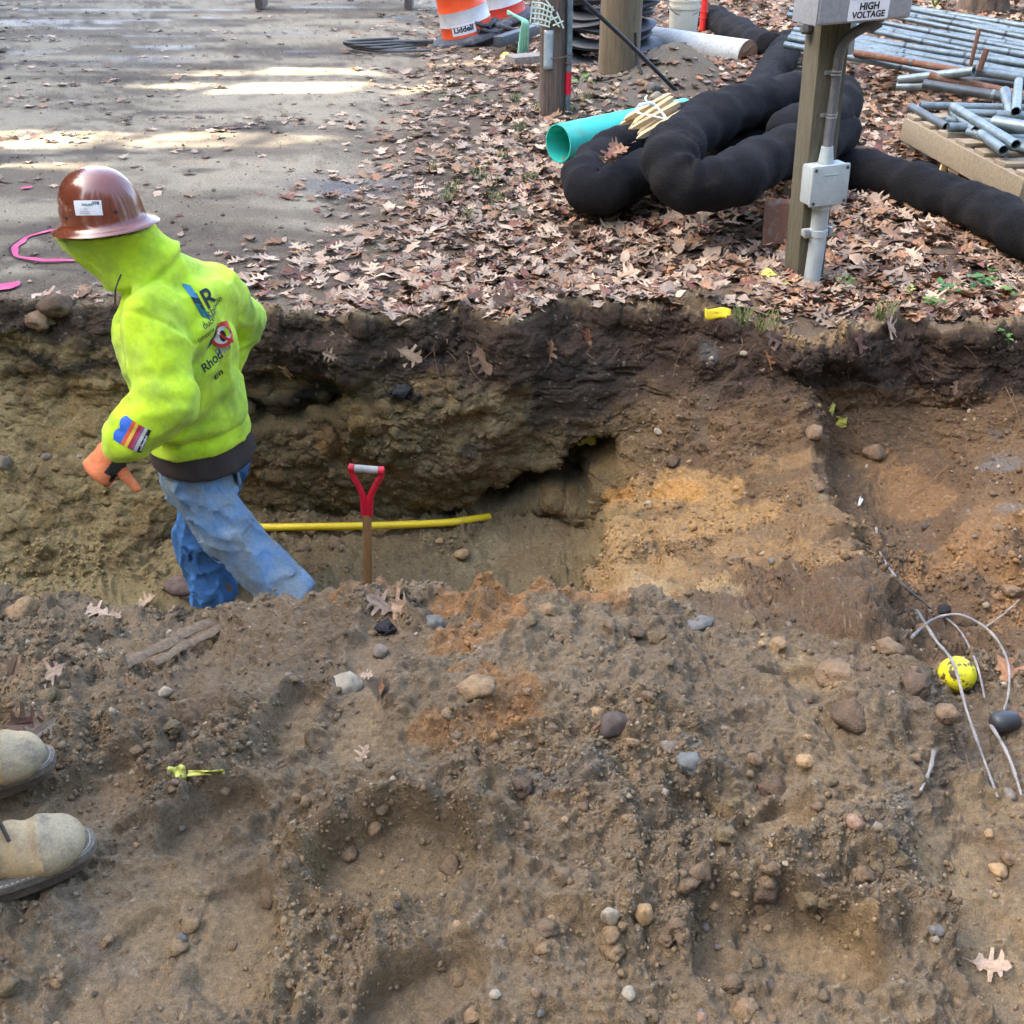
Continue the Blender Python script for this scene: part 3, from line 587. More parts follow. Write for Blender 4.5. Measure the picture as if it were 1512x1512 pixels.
for a in [(510, 1014, 48, 'stone', 'pale', 'smooth pale grey stone beside the boot print on the pile'), (563, 965, 30, 'stone', 'grey', 'round grey-brown pebble above the burnt leaf on the pile'), (243, 1024, 24, 'stone', 'pale', 'flat pale chip of stone below the split board'),
          (637, 922, 36, 'stone', 'blue', 'blue-grey slab of stone at the dark patch near the crest'), (915, 1072, 66, 'stone', 'dark', 'dark brown angular rock with a stick leaning on it', (1, .8, .8)), (988, 1102, 26, 'stone', 'grey', 'grey pebble next to the lump of blue clay'),
          (882, 1055, 30, 'stone', 'tan', 'tan rounded stone left of the stick and angular rock'), (1030, 920, 46, 'stone', 'blue', 'dark slate slab lying where ramp meets the pile', (1.2, .7, .4)), (700, 1243, 14, 'stone', 'brown', 'small brown pebble in the square boot print'), (948, 1345, 40, 'stone', 'tan', 'tall tan stone standing out of the crumbly soil', (.7, .7, 1.5)),
          (900, 1350, 40, 'stone', 'pale', 'long pale muddy stone leaning beside tall tan stone', (.7, .7, 1.3)), (928, 1467, 26, 'stone', 'pale', 'pale oval stone low down in the crumbly soil'), (1035, 1503, 20, 'stone', 'pink', 'pink-brown pebble at the near edge of the pile'), (1190, 1122, 26, 'stone', 'tan', 'tan pebble above the grey clay smear'),
          (1262, 1213, 26, 'stone', 'pink', 'orange-tan pebble beside the grey clay smear'), (1472, 1288, 30, 'stone', 'tan', 'speckled tan stone on the trodden ground'), (1488, 1176, 24, 'stone', 'grey', 'grey pebble at the lower end of the bent stick'), (1383, 1372, 22, 'stone', 'blue', 'grey-blue pebble on trodden ground'),
          (8, 688, 26, 'stone', 'grey', 'grey cobble set in the sandy slope left of the worker', (.8, .8, 1.4)), (70, 676, 16, 'stone', 'grey', 'small grey stone in the sandy slope'), (448, 812, 24, 'stone', 'brown', 'brown cobble on the trench floor by the yellow pipe'), (682, 820, 24, 'stone', 'tan', 'tan cobble on the trench floor below the pipe end'),
          (648, 800, 16, 'stone', 'tan', 'small pale pebble on the trench floor under the pipe'), (1202, 638, 30, 'stone', 'brown', 'brown round stone set in the ridge below the yellow tape'), (1290, 672, 36, 'stone', 'brown', 'flat brown stone bedded in the gully slope'), (1100, 523, 14, 'stone', 'pale', 'pale pebble in the dark topsoil under the yellow tag'),
          (1130, 440, 22, 'stone', 'brown', 'brown stone beside the yellow painted strip on the bank'), (850, 1150, 0, None, None, None)]:
    if a[3] is None: continue
    put_rock(a[0], a[1], a[2], a[3], a[4], a[5], None, .3, a[6] if len(a) > 6 else (1, 1, 1))
for a in [(770, 908, 34, 'orange', 'orange clod at the crest of the rusty soil'), (900, 925, 26, 'brown', 'brown clod below the crest by the slate slab'), (940, 935, 24, 'dark', 'dark clod beside the slate slab'), (700, 1020, 60, 'tan', 'large tan clod between the orange patches'), (730, 1105, 26, 'brown', 'brown clod at the foot of the orange soil'),
          (765, 1160, 46, 'dark', 'dark crumbly clod above the grey clay streak'), (1260, 1060, 60, 'dark', 'dark layered clod on the bank above the gully'), (1310, 960, 44, 'brown', 'brown clod on the gully rim'), (265, 880, 0, '', ''), (35, 905, 46, 'tan', 'sandy clod on the rim left of the split board'),
          (90, 452, 48, 'dark', 'dark heap of earth at the road edge beside the worker'), (60, 470, 40, 'brown', 'brown clod at the road edge above the sandy slope'), (1360, 935, 30, 'brown', 'brown clod beside the black lump in the gully'), (1375, 955, 0, '', ''),
          (1385, 1010, 0, '', ''), (1350, 1010, 46, 'dark', 'dark clod under the yellow ball'), (1395, 1055, 40, 'brown', 'brown blocky clod below the yellow ball'), (1240, 1000, 60, 'brown', 'broad brown clod at the foot of the ramp'), (1140, 1170, 50, 'dark', 'flat dark clod above the tan patch'), (1130, 1310, 50, 'dark', 'long dark slab of soil over the near boot print')]:
    if not a[4]: continue
    put_rock(a[0], a[1], a[2], 'clod', a[3], a[4], None, .35)
# the black tarry lump, the blue clay
put_rock(1391, 904, 22, 'clod', 'black', 'black tarry lump in the gully behind the sticks', None, .1)
put_rock(570, 932, 34, 'clod', 'black', 'black charred lump beside the blue-grey slab', None, .25)
put_rock(596, 578, 34, 'clod', 'black', 'black asphalt chunk stuck in the trench face', None, .3)
M_clay = mat('blue_clay', lin(124, 126, 118), .7, nscale=30, namt=.3, bump=.5)
p_, n_ = PR(1020, 1128); o = inst('clay_lump', CLODS[2], M_clay, p_ + n_ * .012, (.034, .03, .035), (.2, .1, .6)); tag(o, 'lump of pale blue-grey clay on the pile', 'clay')
# many alike: 300 in all of stones and clods the photo lets one pick apart
def scatter_px(n, boxes):
    out = []
    w = np.array([(b[2] - b[0]) * (b[3] - b[1]) * b[4] for b in boxes]); w = w / w.sum()
    for k in np.random.default_rng(5).choice(len(boxes), n, p=w):
        b = boxes[k]; out.append((random.uniform(b[0], b[2]), random.uniform(b[1], b[3]), k))
    return out
BX = [(-60, 900, 1580, 1010, 1.2), (-60, 1010, 1580, 1250, 1.2), (-60, 1250, 1580, 1530, 1.), (900, 620, 1500, 880, .4), (0, 780, 360, 860, .15), (380, 800, 880, 860, .5), (780, 1280, 1320, 1512, 1.4), (760, 890, 1020, 1100, 1.6)]
for k, (px, py, b) in enumerate(scatter_px(64, BX)):
    c = random.choice(['pale', 'grey', 'brown', 'brown', 'tan', 'tan', 'blue', 'dark', 'grey'])
    nm = {'pale': 'small pale grey pebble half sunk in loose soil', 'grey': 'small grey pebble half sunk in loose soil', 'brown': 'small brown pebble half sunk in loose soil', 'tan': 'small tan pebble half sunk in loose soil', 'blue': 'small blue-grey pebble half sunk in loose soil', 'dark': 'small dark pebble half sunk in loose soil', 'pink': 'small pinkish pebble half sunk in loose soil'}[c]
    put_rock(px, py, random.uniform(8, 17) * (1.1 if py > 1200 else .85), 'stone', c, nm, 'pebbles scattered over the dug soil', .4)
for k, (px, py, b) in enumerate(scatter_px(110, BX)):
    put_rock(px, py, random.uniform(14, 36) * (1.1 if py > 1200 else .85), 'clod', None, 'crumbly %s clod of loose soil on the pile' if py > 880 else 'crumbly %s clod of loose soil down in the trench', 'clods scattered over the dug soil', .42)
# crumbs nobody could count
g = np.random.default_rng(77)
area = np.linalg.norm(np.cross(np.gradient(Pg, axis=0), np.gradient(Pg, axis=1)), axis=-1)
dist = np.linalg.norm(Pg - np.array([0, 0, CAMZ]), axis=-1)
crm = np.where(np.abs(tt)[None, :] < 1.3, 1, 0) * area * dug * (1 - .6 * flat) * (.2 + 1.6 * clodmask ** 2) * np.where(REG == 1, np.where(GX > .35, .5, .12), np.where(REG == 3, .3, 1.)) * (GY > .5) / dist ** 1.2
rd_ = (1 - dug) * (GX < .2) * (GY < 14) * (np.abs(tt)[None, :] < 1.2) * area / dist ** 1.5; crm = np.clip(crm, 0, None); crm = crm / crm.sum() + .09 * rd_ / rd_.sum(); cw = (crm / crm.sum()).ravel()
NCR = 60000; sel = g.choice(len(cw), NCR, p=cw); c0 = Pg.reshape(-1, 3)[sel]; nn_ = grid_normals(Pg).reshape(-1, 3)[sel]
sz = np.clip(g.lognormal(math.log(.0027), .6, NCR), .0014, .012) * np.clip(dist.ravel()[sel] / 2.0, .8, 1.7)
v1, f1_ = OCT; K = len(v1)
jit = g.uniform(.5, 1.4, (NCR, K, 1)); sc = g.uniform(.6, 1.1, (NCR, 1, 3)); ang_ = g.uniform(0, 6.28, NCR); ca, sa = np.cos(ang_), np.sin(ang_)
q = v1[None] * jit * sc; q = np.stack([q[..., 0] * ca[:, None] - q[..., 1] * sa[:, None], q[..., 0] * sa[:, None] + q[..., 1] * ca[:, None], q[..., 2]], -1)
q = q * sz[:, None, None] + (c0 + nn_ * sz[:, None] * .1 + g.normal(size=(NCR, 3)) * .002)[:, None]
ff = (f1_[None] + (np.arange(NCR) * K)[:, None, None]).reshape(-1, 3)
cc = col.reshape(-1, 3)[sel] * g.uniform(.82, 1.18, (NCR, 1)); pale = g.uniform(size=NCR) < .025; cc[pale] = np.array(lin(168, 156, 134)) * g.uniform(.7, 1.1, (pale.sum(), 1))
M_crumb = attr_mat('soil_crumbs', .95, (300.,), .2, .5, .002)
me = make_mesh('soil_crumbs', q.reshape(-1, 3), ff, False); me.materials.append(M_crumb); set_attr(me, np.repeat(cc, K, 0))
o = bpy.data.objects.new('soil_crumbs', me); COL.objects.link(o); tag(o, 'loose brown crumbs of soil over the pile and trench', 'soil', kind='stuff')

# ================================================================== LEAVES
def leaf_shape(seed, hi=True):
    g = np.random.default_rng(seed); L = 1.0
    # half outline of a pointed-lobed oak leaf: (along, out)
    half = [(0, .02), (.13, .07), (.20, .23), (.27, .24), (.32, .11), (.41, .14), (.47, .42), (.55, .37), (.55, .15), (.65, .14), (.75, .35), (.80, .27), (.79, .11), (.88, .13), (1.0, 0)] if hi else [(0, .02), (.22, .22), (.33, .11), (.47, .40), (.56, .15), (.74, .34), (.80, .11), (1.0, 0)]
    V = []; Fc = []; ms = [1.0, .8, .6, .4, .2, 0] if hi else [1.0, .5, 0]
    for s in (-1, 1):
        h = [(a + g.normal() * .012, b * 1.12 * (1 + g.normal() * .12)) for a, b in half]; h[-1] = (1.0, .004); o_ = len(V)
        loop = [(a, s * b, 0) for a, b in h] + [(t, 0, 0) for t in ms]; V += [list(q) for q in loop]
        for t3 in tessellate_polygon([[Vector(q) for q in loop]]):
            A, B_, C_ = (Vector(loop[i]) for i in t3); Fc.append(tuple(i + o_ for i in (t3 if (B_ - A).cross(C_ - A).z > 0 else t3[::-1])))
    V = np.array(V, float); V[:, 0] -= .5
    if hi: # stalk
        n = len(V); V = np.vstack([V, [[-.5, .012, 0], [-.5, -.012, 0], [-.72, .03, .03]]]); Fc.append((n, n + 1, n + 2))
    x, y = V[:, 0], V[:, 1]; c1, c2, c3, c4 = g.uniform(-.2, .4), g.uniform(-.5, .7), g.uniform(-.4, .4), g.uniform(.0, .3)
    V[:, 2] += c1 * x * x + c2 * y * y + c3 * x * y + c4 * np.abs(y) + .05 * np.sin(x * 9 + seed) * np.abs(y) * 3
    return V, np.array([f if len(f) == 3 else f for f in Fc])
def plain_leaf(seed):
    g = np.random.default_rng(seed); ts = np.linspace(0, 1, 8); w = .26 * np.sin(np.pi * ts ** .8) * g.uniform(.7, 1.2) + .01; V = []; Fc = []
    for i, t in enumerate(ts): V += [[t - .5, -w[i] * g.uniform(.8, 1.1), 0], [t - .5, 0, 0], [t - .5, w[i] * g.uniform(.8, 1.1), 0]]
    for i in range(7):
        for j in (0, 1): a = i * 3 + j; Fc += [(a, a + 3, a + 1), (a + 1, a + 3, a + 4)]
    V = np.array(V); x, y = V[:, 0], V[:, 1]; V[:, 2] = g.uniform(-.3, .7) * x * x + g.uniform(.2, 2.) * y * y + g.uniform(-.7, .7) * x * y + .05 * np.sin(x * 8 + seed); return V, np.array(Fc)
LH = [leaf_shape(10 + k, True) for k in range(8)] + [plain_leaf(70 + k) for k in range(4)]; LL = [leaf_shape(40 + k, False) for k in range(6)]
LCOL = {'pale tan': lin(186, 160, 134), 'grey-tan': lin(152, 134, 115), 'brown': lin(138, 109, 84), 'red-brown': lin(124, 84, 70), 'orange-brown': lin(162, 120, 88), 'dark brown': lin(92, 73, 62)}
M_lf = {k: mat('leaf_' + k.replace(' ', '_').replace('-', '_'), v, .75, nscale=6, namt=.22, bump=.3, bscale=30) for k, v in LCOL.items()}
LMESH = []
for V, Fc in LH[:8]:
    m_ = make_mesh('fallen_leaf', V, Fc, False); m_.materials.append(M_lf['brown']); LMESH.append(m_)
def put_leaf(p, n, size, colr, label, group=None, yaw=None, tilt=.35, lift=.006):
    yaw = random.uniform(0, 6.28) if yaw is None else yaw
    q = n.to_track_quat('Z', 'Y').to_matrix().to_4x4() @ Matrix.Rotation(yaw, 4, 'Z') @ Matrix.Rotation(random.uniform(-tilt, tilt), 4, 'X') @ Matrix.Rotation(random.uniform(-tilt, tilt), 4, 'Y')
    o = bpy.data.objects.new('fallen_leaf', random.choice(LMESH)); COL.objects.link(o)
    o.matrix_world = Matrix.Translation(p + n * lift) @ q @ Matrix.Scale(size, 4)
    o.material_slots[0].link = 'OBJECT'; o.material_slots[0].material = M_lf[colr]
    return tag(o, label, 'leaf', group)
for a in [(590, 893, .095, 'pale tan', 'curled pale oak leaf on the crest of the pile'), (565, 890, .07, 'grey-tan', 'grey-tan leaf tucked under the curled pale leaf on the crest'), (570, 1018, .055, 'orange-brown', 'torn orange leaf beside the pale stone'), (542, 1003, .03, 'pale tan', 'scrap of pale leaf beside the torn orange leaf'), (540, 1118, .042, 'pale tan', 'thin pale leaf below the boot print'),
          (217, 893, .09, 'pale tan', 'pale leaf on the trench rim near the worker shoe'), (140, 905, .08, 'pale tan', 'small pale leaf on the rim left of the board'), (172, 910, .04, 'pale tan', 'tiny pale leaf scrap on the rim'), (20, 995, .08, 'brown', 'brown leaf on dark soil above the boots'), (80, 1000, .07, 'grey-tan', 'grey torn leaf on dark soil above the boots'),
          (60, 1080, .07, 'pale tan', 'curled pale leaf behind the boot toe'), (40, 1070, .08, 'dark brown', 'dark crumpled leaf behind the boot toe'), (1490, 1000, .1, 'orange-brown', 'orange-tan oak leaf on the arched stick'), (1425, 980, .05, 'red-brown', 'small red leaf beside the yellow ball'), (1465, 1432, .058, 'pale tan', 'pinkish torn leaf on trodden ground'), (1490, 1065, .06, 'red-brown', 'red-brown leaf shred beside the black hose end'),
          (605, 523, .1, 'pale tan', 'pale leaf hanging at the lip of the cut'), (712, 532, .12, 'brown', 'brown leaf dangling against the cut face'), (810, 520, .10, 'brown', 'brown oak leaf caught in the topsoil'), (523, 575, .05, 'pale tan', 'small pale leaf stuck in the cut face'), (655, 515, .1, 'grey-tan', 'grey leaf folded over the lip'), (425, 545, .07, 'brown', 'brown leaf in the black topsoil'), (490, 525, .06, 'grey-tan', 'grey leaf caught under the lip'),
          (870, 500, .09, 'red-brown', 'red-brown leaf on the lip of the cut'), (945, 520, .07, 'brown', 'brown leaf among roots under the lip'), (1130, 535, .09, 'orange-brown', 'orange-brown leaf on the bank below the tag'), (1265, 503, .10, 'red-brown', 'reddish leaf at the notch of the gully'), (1310, 483, .1, 'pale tan', 'white-backed leaf at the notch of the gully'), (1232, 480, .1, 'brown', 'brown leaf overhanging the notch'), (1150, 500, .1, 'dark brown', 'dark leaf on the rim beside the yellow tag'),
          (1170, 165, 0, '', ''), (1410, 570, .06, 'brown', 'brown leaf in the root-filled topsoil')]:
    if not a[4]: continue
    p, n = PR(a[0], a[1]); put_leaf(p, n, a[2] * 1.15, a[3], a[4], None, tilt=.5, lift=.012)
# density of the litter
def litter(X, Y):
    v = np.stack([X, Y, 0 * X], -1)
    d = .9 * sstep(-1.65, .45, X + .55 * fbm(v * 1.1, 3, 500) + .25 * fbm(v * 4, 2, 501))
    d = np.maximum(d, .16 * sstep(.0, .35, fbm(np.stack([X * .9, Y * 1.6, 0 * X], -1), 3, 502)) * (X < 0))
    d = np.maximum(d, .012)
    d = d * (1 - .97 * np.exp(-((X - .93) / .40) ** 2 - ((Y - 4.2) / .22) ** 2)) * (1 - .7 * np.exp(-((X - .85) / .7) ** 2 - ((Y - 8.9) / .5) ** 2)) * (1 - .8 * np.exp(-((X - 1.38) / .36) ** 2 - ((Y - 9.3) / .45) ** 2))
    return d * sstep(-.02, .1, Y - 4.0)
g = np.random.default_rng(31)
NP = 64000; cy = 4.0 + (g.uniform(0, 1, NP) ** 1.5) * 15; cx = g.uniform(-1, 1, NP) * (.424 * (cy + 1) * 1.3)
lipY_at = np.interp(cx / (FAN * 5.05), tt, lipv[0])
keep = (g.uniform(0, 1, NP) < litter(cx, cy) * .66) & (cy > lipY_at + .01); cx, cy = cx[keep], cy[keep]
hh = np.array([gz(float(a), float(b)) for a, b in zip(cx, cy)])
dens = litter(cx, cy); nL = len(cx)
keys = list(LCOL); base_p = np.array([.25, .27, .24, .07, .06, .11]); rp = np.array([.2, .16, .29, .11, .13, .11])
ci = np.array([g.choice(6, p=(rp if (x > 1.0) else base_p)) for x in cx])
size = np.clip(g.normal(.080, .024, nL), .035, .15); lift = .004 + .03 * dens * g.uniform(0, 1, nL)
order = np.argsort(cy); indiv = set(order[:264].tolist())
PLACE = lambda x: 'on the grey road edge' if x < -.55 else ('among the leaf litter by the trench' if x < .8 else 'in the deep litter around the wooden post')
Vs_, Fs_, Cs_ = [], [], []; off = 0
for i in range(nL):
    p = Vector((cx[i], cy[i], hh[i]))
    if i in indiv:
        k = keys[ci[i]]; put_leaf(p, Vector((0, 0, 1)), size[i], k, '%s oak leaf lying %s' % (k, PLACE(cx[i])), 'oak leaves lying above the cut', tilt=.3 + .4 * dens[i], lift=float(lift[i])); continue
    V, Fc = (LH[i % 12] if cy[i] < 6.2 else LL[i % 6]); tl = .15 + .35 * dens[i]
    Mx = Matrix.Translation(p + Vector((0, 0, lift[i] + .004))) @ Matrix.Rotation(g.uniform(0, 6.28), 4, 'Z') @ Matrix.Rotation(g.uniform(-tl, tl), 4, 'X') @ Matrix.Rotation(g.uniform(-tl, tl), 4, 'Y')
    Mx = np.array(Mx); Vs_.append((V * size[i] * (1.15 if cy[i] > 9 else 1.)) @ Mx[:3, :3].T + Mx[:3, 3]); Fs_.append(Fc + off); off += len(V)
    Cs_.append(np.repeat((np.array(LCOL[keys[ci[i]]]) * g.uniform(.65, 1.25))[None], len(V), 0))
me = make_mesh('leaf_litter', np.concatenate(Vs_), np.concatenate(Fs_), False); me.materials.append(attr_mat('leaf_litter', .75, (60., 250.), .16, .2, .002)); set_attr(me, np.concatenate(Cs_))
o = bpy.data.objects.new('leaf_litter', me); COL.objects.link(o); tag(o, 'brown and tan oak leaf litter covering the verge and road edge', 'leaves', kind='stuff')
print('leaves', nL, 'tris', len(me.polygons))
# ================================================================== SIGNED-DISTANCE MODELLING
def surface_nets(fn, lo, hi, h):
    lo = np.array(lo, float); n = np.ceil((np.array(hi) - lo) / h).astype(int) + 1
    ax = [lo[i] + h * np.arange(n[i]) for i in range(3)]
    P = np.stack(np.meshgrid(*ax, indexing='ij'), -1).astype(np.float32); 
    if min(n) > 24:                                               # evaluate coarsely first, finely only near the surface
        c = 4; Dc = fn(P[::c, ::c, ::c]).astype(np.float32); Du = Dc.repeat(c, 0).repeat(c, 1).repeat(c, 2)[:n[0], :n[1], :n[2]]
        nearm = np.abs(Du) < c * h * 1.9 + .02; D = Du.copy(); D[nearm] = fn(P[nearm])
    else: D = fn(P).astype(np.float32)
    S = D < 0
    nx, ny, nz = D.shape
    acc = np.zeros((nx - 1, ny - 1, nz - 1, 3), np.float32); cnt = np.zeros((nx - 1, ny - 1, nz - 1), np.float32)
    cor = [(a, b, c) for a in (0, 1) for b in (0, 1) for c in (0, 1)]
    sl = lambda A, o: A[o[0]:nx - 1 + o[0], o[1]:ny - 1 + o[1], o[2]:nz - 1 + o[2]]
    for o in cor:
        for k in range(3):
            if o[k]: continue
            o2 = list(o); o2[k] = 1; a = sl(D, o); b = sl(D, o2); x = sl(S, o) != sl(S, o2); t = np.where(x, a / np.where(x, a - b, 1), 0)
            for q in range(3): acc[..., q] += x * (o[q] + (t if q == k else 0))
            cnt += x
    act = cnt > 0; idx = -np.ones(act.shape, int); idx[act] = np.arange(act.sum())
    ii = np.argwhere(act); V = lo + h * (ii + acc[act] / cnt[act][:, None])
    Q = []
    for k in range(3):
        o2 = [0, 0, 0]; o2[k] = 1
        A = S[:nx - o2[0], :ny - o2[1], :nz - o2[2]]; Bb = S[o2[0]:, o2[1]:, o2[2]:]; e = np.argwhere(A != Bb); s = A[A != Bb]
        a, b = [q for q in range(3) if q != k]; ok = (e[:, a] > 0) & (e[:, b] > 0) & (e[:, a] < n[a] - 1) & (e[:, b] < n[b] - 1); e = e[ok]; s = s[ok]
        def at(da, db):
            c = e.copy(); c[:, a] += da; c[:, b] += db; return idx[c[:, 0], c[:, 1], c[:, 2]]
        q = np.stack([at(-1, -1), at(0, -1), at(0, 0), at(-1, 0)], -1)
        fl = s if k != 1 else ~s; q[~fl] = q[~fl][:, ::-1]; Q.append(q)
    Q = np.concatenate(Q); Q = Q[(Q >= 0).all(1)]
    return V, Q
def A3(v): return np.array(v, np.float32)
def cone(p, a, b, ra, rb):
    a, b = A3(a), A3(b); ab = b - a; h = np.clip(((p - a) @ ab) / float(ab @ ab), 0, 1); return np.linalg.norm(p - a - h[..., None] * ab, axis=-1) - (ra + (rb - ra) * h)
def ecap(p, a, b, xa, ra, rb):
    """capsule of elliptical section: xa = wide axis, (wide, deep) radii at both ends"""
    a, b, xa = A3(a), A3(b), A3(xa); ab = b - a; L = np.linalg.norm(ab); d = ab / L; xa = xa - d * (xa @ d); xa /= np.linalg.norm(xa); ya = np.cross(d, xa)
    q = p - a; t = q @ d; h = np.clip(t / L, 0, 1); w = ra[0] + (rb[0] - ra[0]) * h; e = ra[1] + (rb[1] - ra[1]) * h; m = np.minimum(w, e)
    k = np.sqrt(((q @ xa) / w) ** 2 + ((q @ ya) / e) ** 2 + ((t - h * L) / m) ** 2); return (k - 1) * m
def ell(p, c, r, Mx=None):
    q = p - A3(c)
    if Mx is not None: q = q @ np.array(Mx, np.float32)
    r = A3(r); k = np.linalg.norm(q / r, axis=-1); return (k - 1) * r.min()
def smin(a, b, k):
    h = np.clip(.5 + .5 * (b - a) / k, 0, 1); return b + (a - b) * h - k * h * (1 - h)
def chain(p, pts, rs, k=.02):
    d = None
    for i in range(len(pts) - 1):
        e = cone(p, pts[i], pts[i + 1], rs[i], rs[i + 1]); d = e if d is None else smin(d, e, k)
    return d
def sdf_obj(name, fn, lo, hi, h, mat_, parent, smooth_it=2):
    V, Q = surface_nets(fn, lo, hi, h)
    for _ in range(smooth_it):                                   # relax the net
        S = np.zeros_like(V); c = np.zeros(len(V))
        for i in range(4):
            a, b = Q[:, i], Q[:, (i + 1) % 4]; np.add.at(S, a, V[b]); np.add.at(c, a, 1); np.add.at(S, b, V[a]); np.add.at(c, b, 1)
        V = V * .45 + .55 * S / np.maximum(c, 1)[:, None]
    return obj(name, V, Q, mat_, parent), V, Q
def bounds(pts, m):
    A = np.array([list(q) for q in pts]); return A.min(0) - m, A.max(0) + m
def bvh(V, Q): return BVHTree.FromPolygons([tuple(map(float, q)) for q in V], Q.tolist())
def decal(name, V2, Fc, O, ux, uy, nrm, tree, mat_, parent, off=.0025, smooth=False):
    """flat print laid onto cloth: 2-D points carried along the cloth normal onto its surface"""
    V = []
    for x, y in V2:
        o = O + ux * x + uy * y; h = tree.ray_cast(o + nrm * .35, -nrm, .8)
        V.append((h[0] + (h[1] if h[1].dot(nrm) > 0 else -h[1]) * off) if h[0] else o)
    return obj(name, V, Fc, mat_, parent, smooth)
def text_2d(s, size, bold=0.):
    cu = bpy.data.curves.new('lettering', 'FONT'); cu.body = s; cu.size = size; cu.offset = bold; cu.resolution_u = 3; cu.align_x = 'LEFT'
    ob = bpy.data.objects.new('lettering', cu); COL.objects.link(ob); dg = bpy.context.evaluated_depsgraph_get(); me_ = bpy.data.meshes.new_from_object(ob.evaluated_get(dg))
    bm = bmesh.new(); bm.from_mesh(me_); bmesh.ops.triangulate(bm, faces=bm.faces); bmesh.ops.subdivide_edges(bm, edges=[e for e in bm.edges if e.calc_length() > size * .25], cuts=1); bmesh.ops.triangulate(bm, faces=bm.faces); bm.verts.index_update()
    V = [(v.co.x, v.co.y) for v in bm.verts]; Fc = [tuple(q.index for q in f.verts) for f in bm.faces]; bm.free(); bpy.data.objects.remove(ob); bpy.data.curves.remove(cu); bpy.data.meshes.remove(me_); return V, Fc
def grid_2d(poly_fn, nx=6, ny=6):
    V = []; Fc = []
    for j in range(ny + 1):
        for i in range(nx + 1): V.append(poly_fn(i / nx, j / ny))
    for j in range(ny):
        for i in range(nx): a = j * (nx + 1) + i; Fc.append((a, a + 1, a + nx + 2, a + nx + 1))
    return V, Fc
def flat_text(name, s, size, M4, mat_, parent, bold=0., align=True):
    """lettering as thin geometry on a flat plate; M4 maps (x right, y up) to world, text centred"""
    V, Fc = text_2d(s, size, bold); A = np.array(V); c = (A.min(0) + A.max(0)) / 2 if align else np.zeros(2)
    return obj(name, [M4 @ Vector((x - c[0], y - c[1], 0)) for x, y in V], Fc, mat_, parent, False)

# ================================================================== THE WORKER in the trench
M_skin = mat('skin', lin(196, 150, 124), .6, nscale=20, namt=.08)
M_hiviz = mat('hiviz_fleece', (.56, .82, .010), .85, nscale=6, namt=.12, col2=(.26, .42, .05), thr=(.46, .76), bump=.3, bscale=420, sheen=.15)
M_denim = mat('washed_denim', lin(96, 138, 178), .9, nscale=9, namt=.25, col2=lin(132, 146, 152), thr=(.34, .62), bump=.25, bscale=500)
M_denim_blue = mat('denim_clean', lin(70, 124, 184), .9, nscale=9, namt=.25, bump=.25, bscale=500)
M_tee = mat('dark_brown_cotton', lin(64, 54, 50), .9, nscale=20, namt=.2, bump=.1, bscale=300)
M_glove = mat('orange_glove_knit', lin(242, 140, 88), .8, nscale=40, namt=.15, bump=.2, bscale=500)
M_glovepalm = mat('black_glove_palm', lin(44, 46, 46), .6, nscale=40, namt=.2, bump=.3, bscale=300)
M_hat = mat('brown_hard_hat_shell', lin(122, 62, 40), .22, nscale=8, namt=.12, spec=.6, coat=.6, col2=lin(108, 56, 38))
M_black = mat('black_plastic', lin(32, 34, 36), .5, nscale=20, namt=.2)
M_white = mat('white_label', lin(232, 236, 238), .5, nscale=8, namt=.06)
M_ink = mat('ink_dark', lin(28, 44, 52), .7, namt=.1); M_inkteal = mat('ink_teal', lin(20, 110, 110), .7, namt=.1); M_inkblue = mat('ink_blue', lin(58, 140, 176), .7, namt=.1); M_inkred = mat('ink_red', lin(206, 52, 40), .7, namt=.1); M_inkgrey = mat('ink_grey', lin(150, 158, 150), .7, namt=.2)
M_inkfaint = mat('ink_worn', lin(96, 130, 40), .8, namt=.2)
M_suede = mat('brown_suede', lin(122, 104, 92), .95, nscale=30, namt=.3, bump=.3, bscale=200)
M_sole = mat('shoe_sole', lin(96, 84, 72), .9, nscale=30, namt=.3, bump=.3)

wr = Vector((.34, .94, 0)).normalized(); wf = Vector((-.94, .34, 0)).normalized(); UP = Vector((0, 0, 1))
hipC = PY(300, 668, 3.38); chest = PY(262, 500, 3.32); shL = PY(222, 468, 3.14); shR = PY(316, 428, 3.50); neck = PY(214, 398, 3.29); head = PY(154, 336, 3.28)
elL = PY(246, 594, 3.02); wrL = PY(172, 662, 2.96); elR = PY(357, 471, 3.72); wrR = hipC + wr * .16 + wf * .14 + UP * .03
hjL = hipC - wr * .088; hjR = hipC + wr * .085
knL = PY(338, 786, 3.22); anL = PY(436, 884, 3.14); knR = PY(296, 790, 3.44); anR = PY(322, 892, 3.40)
GZW = -.955
man = empty('person', (anR.x, anR.y, GZW), 'worker in brown hard hat and neon hooded sweatshirt walking in the trench', 'person')
facev = (wf * .93 + Vector((0, 0, -.38))).normalized()
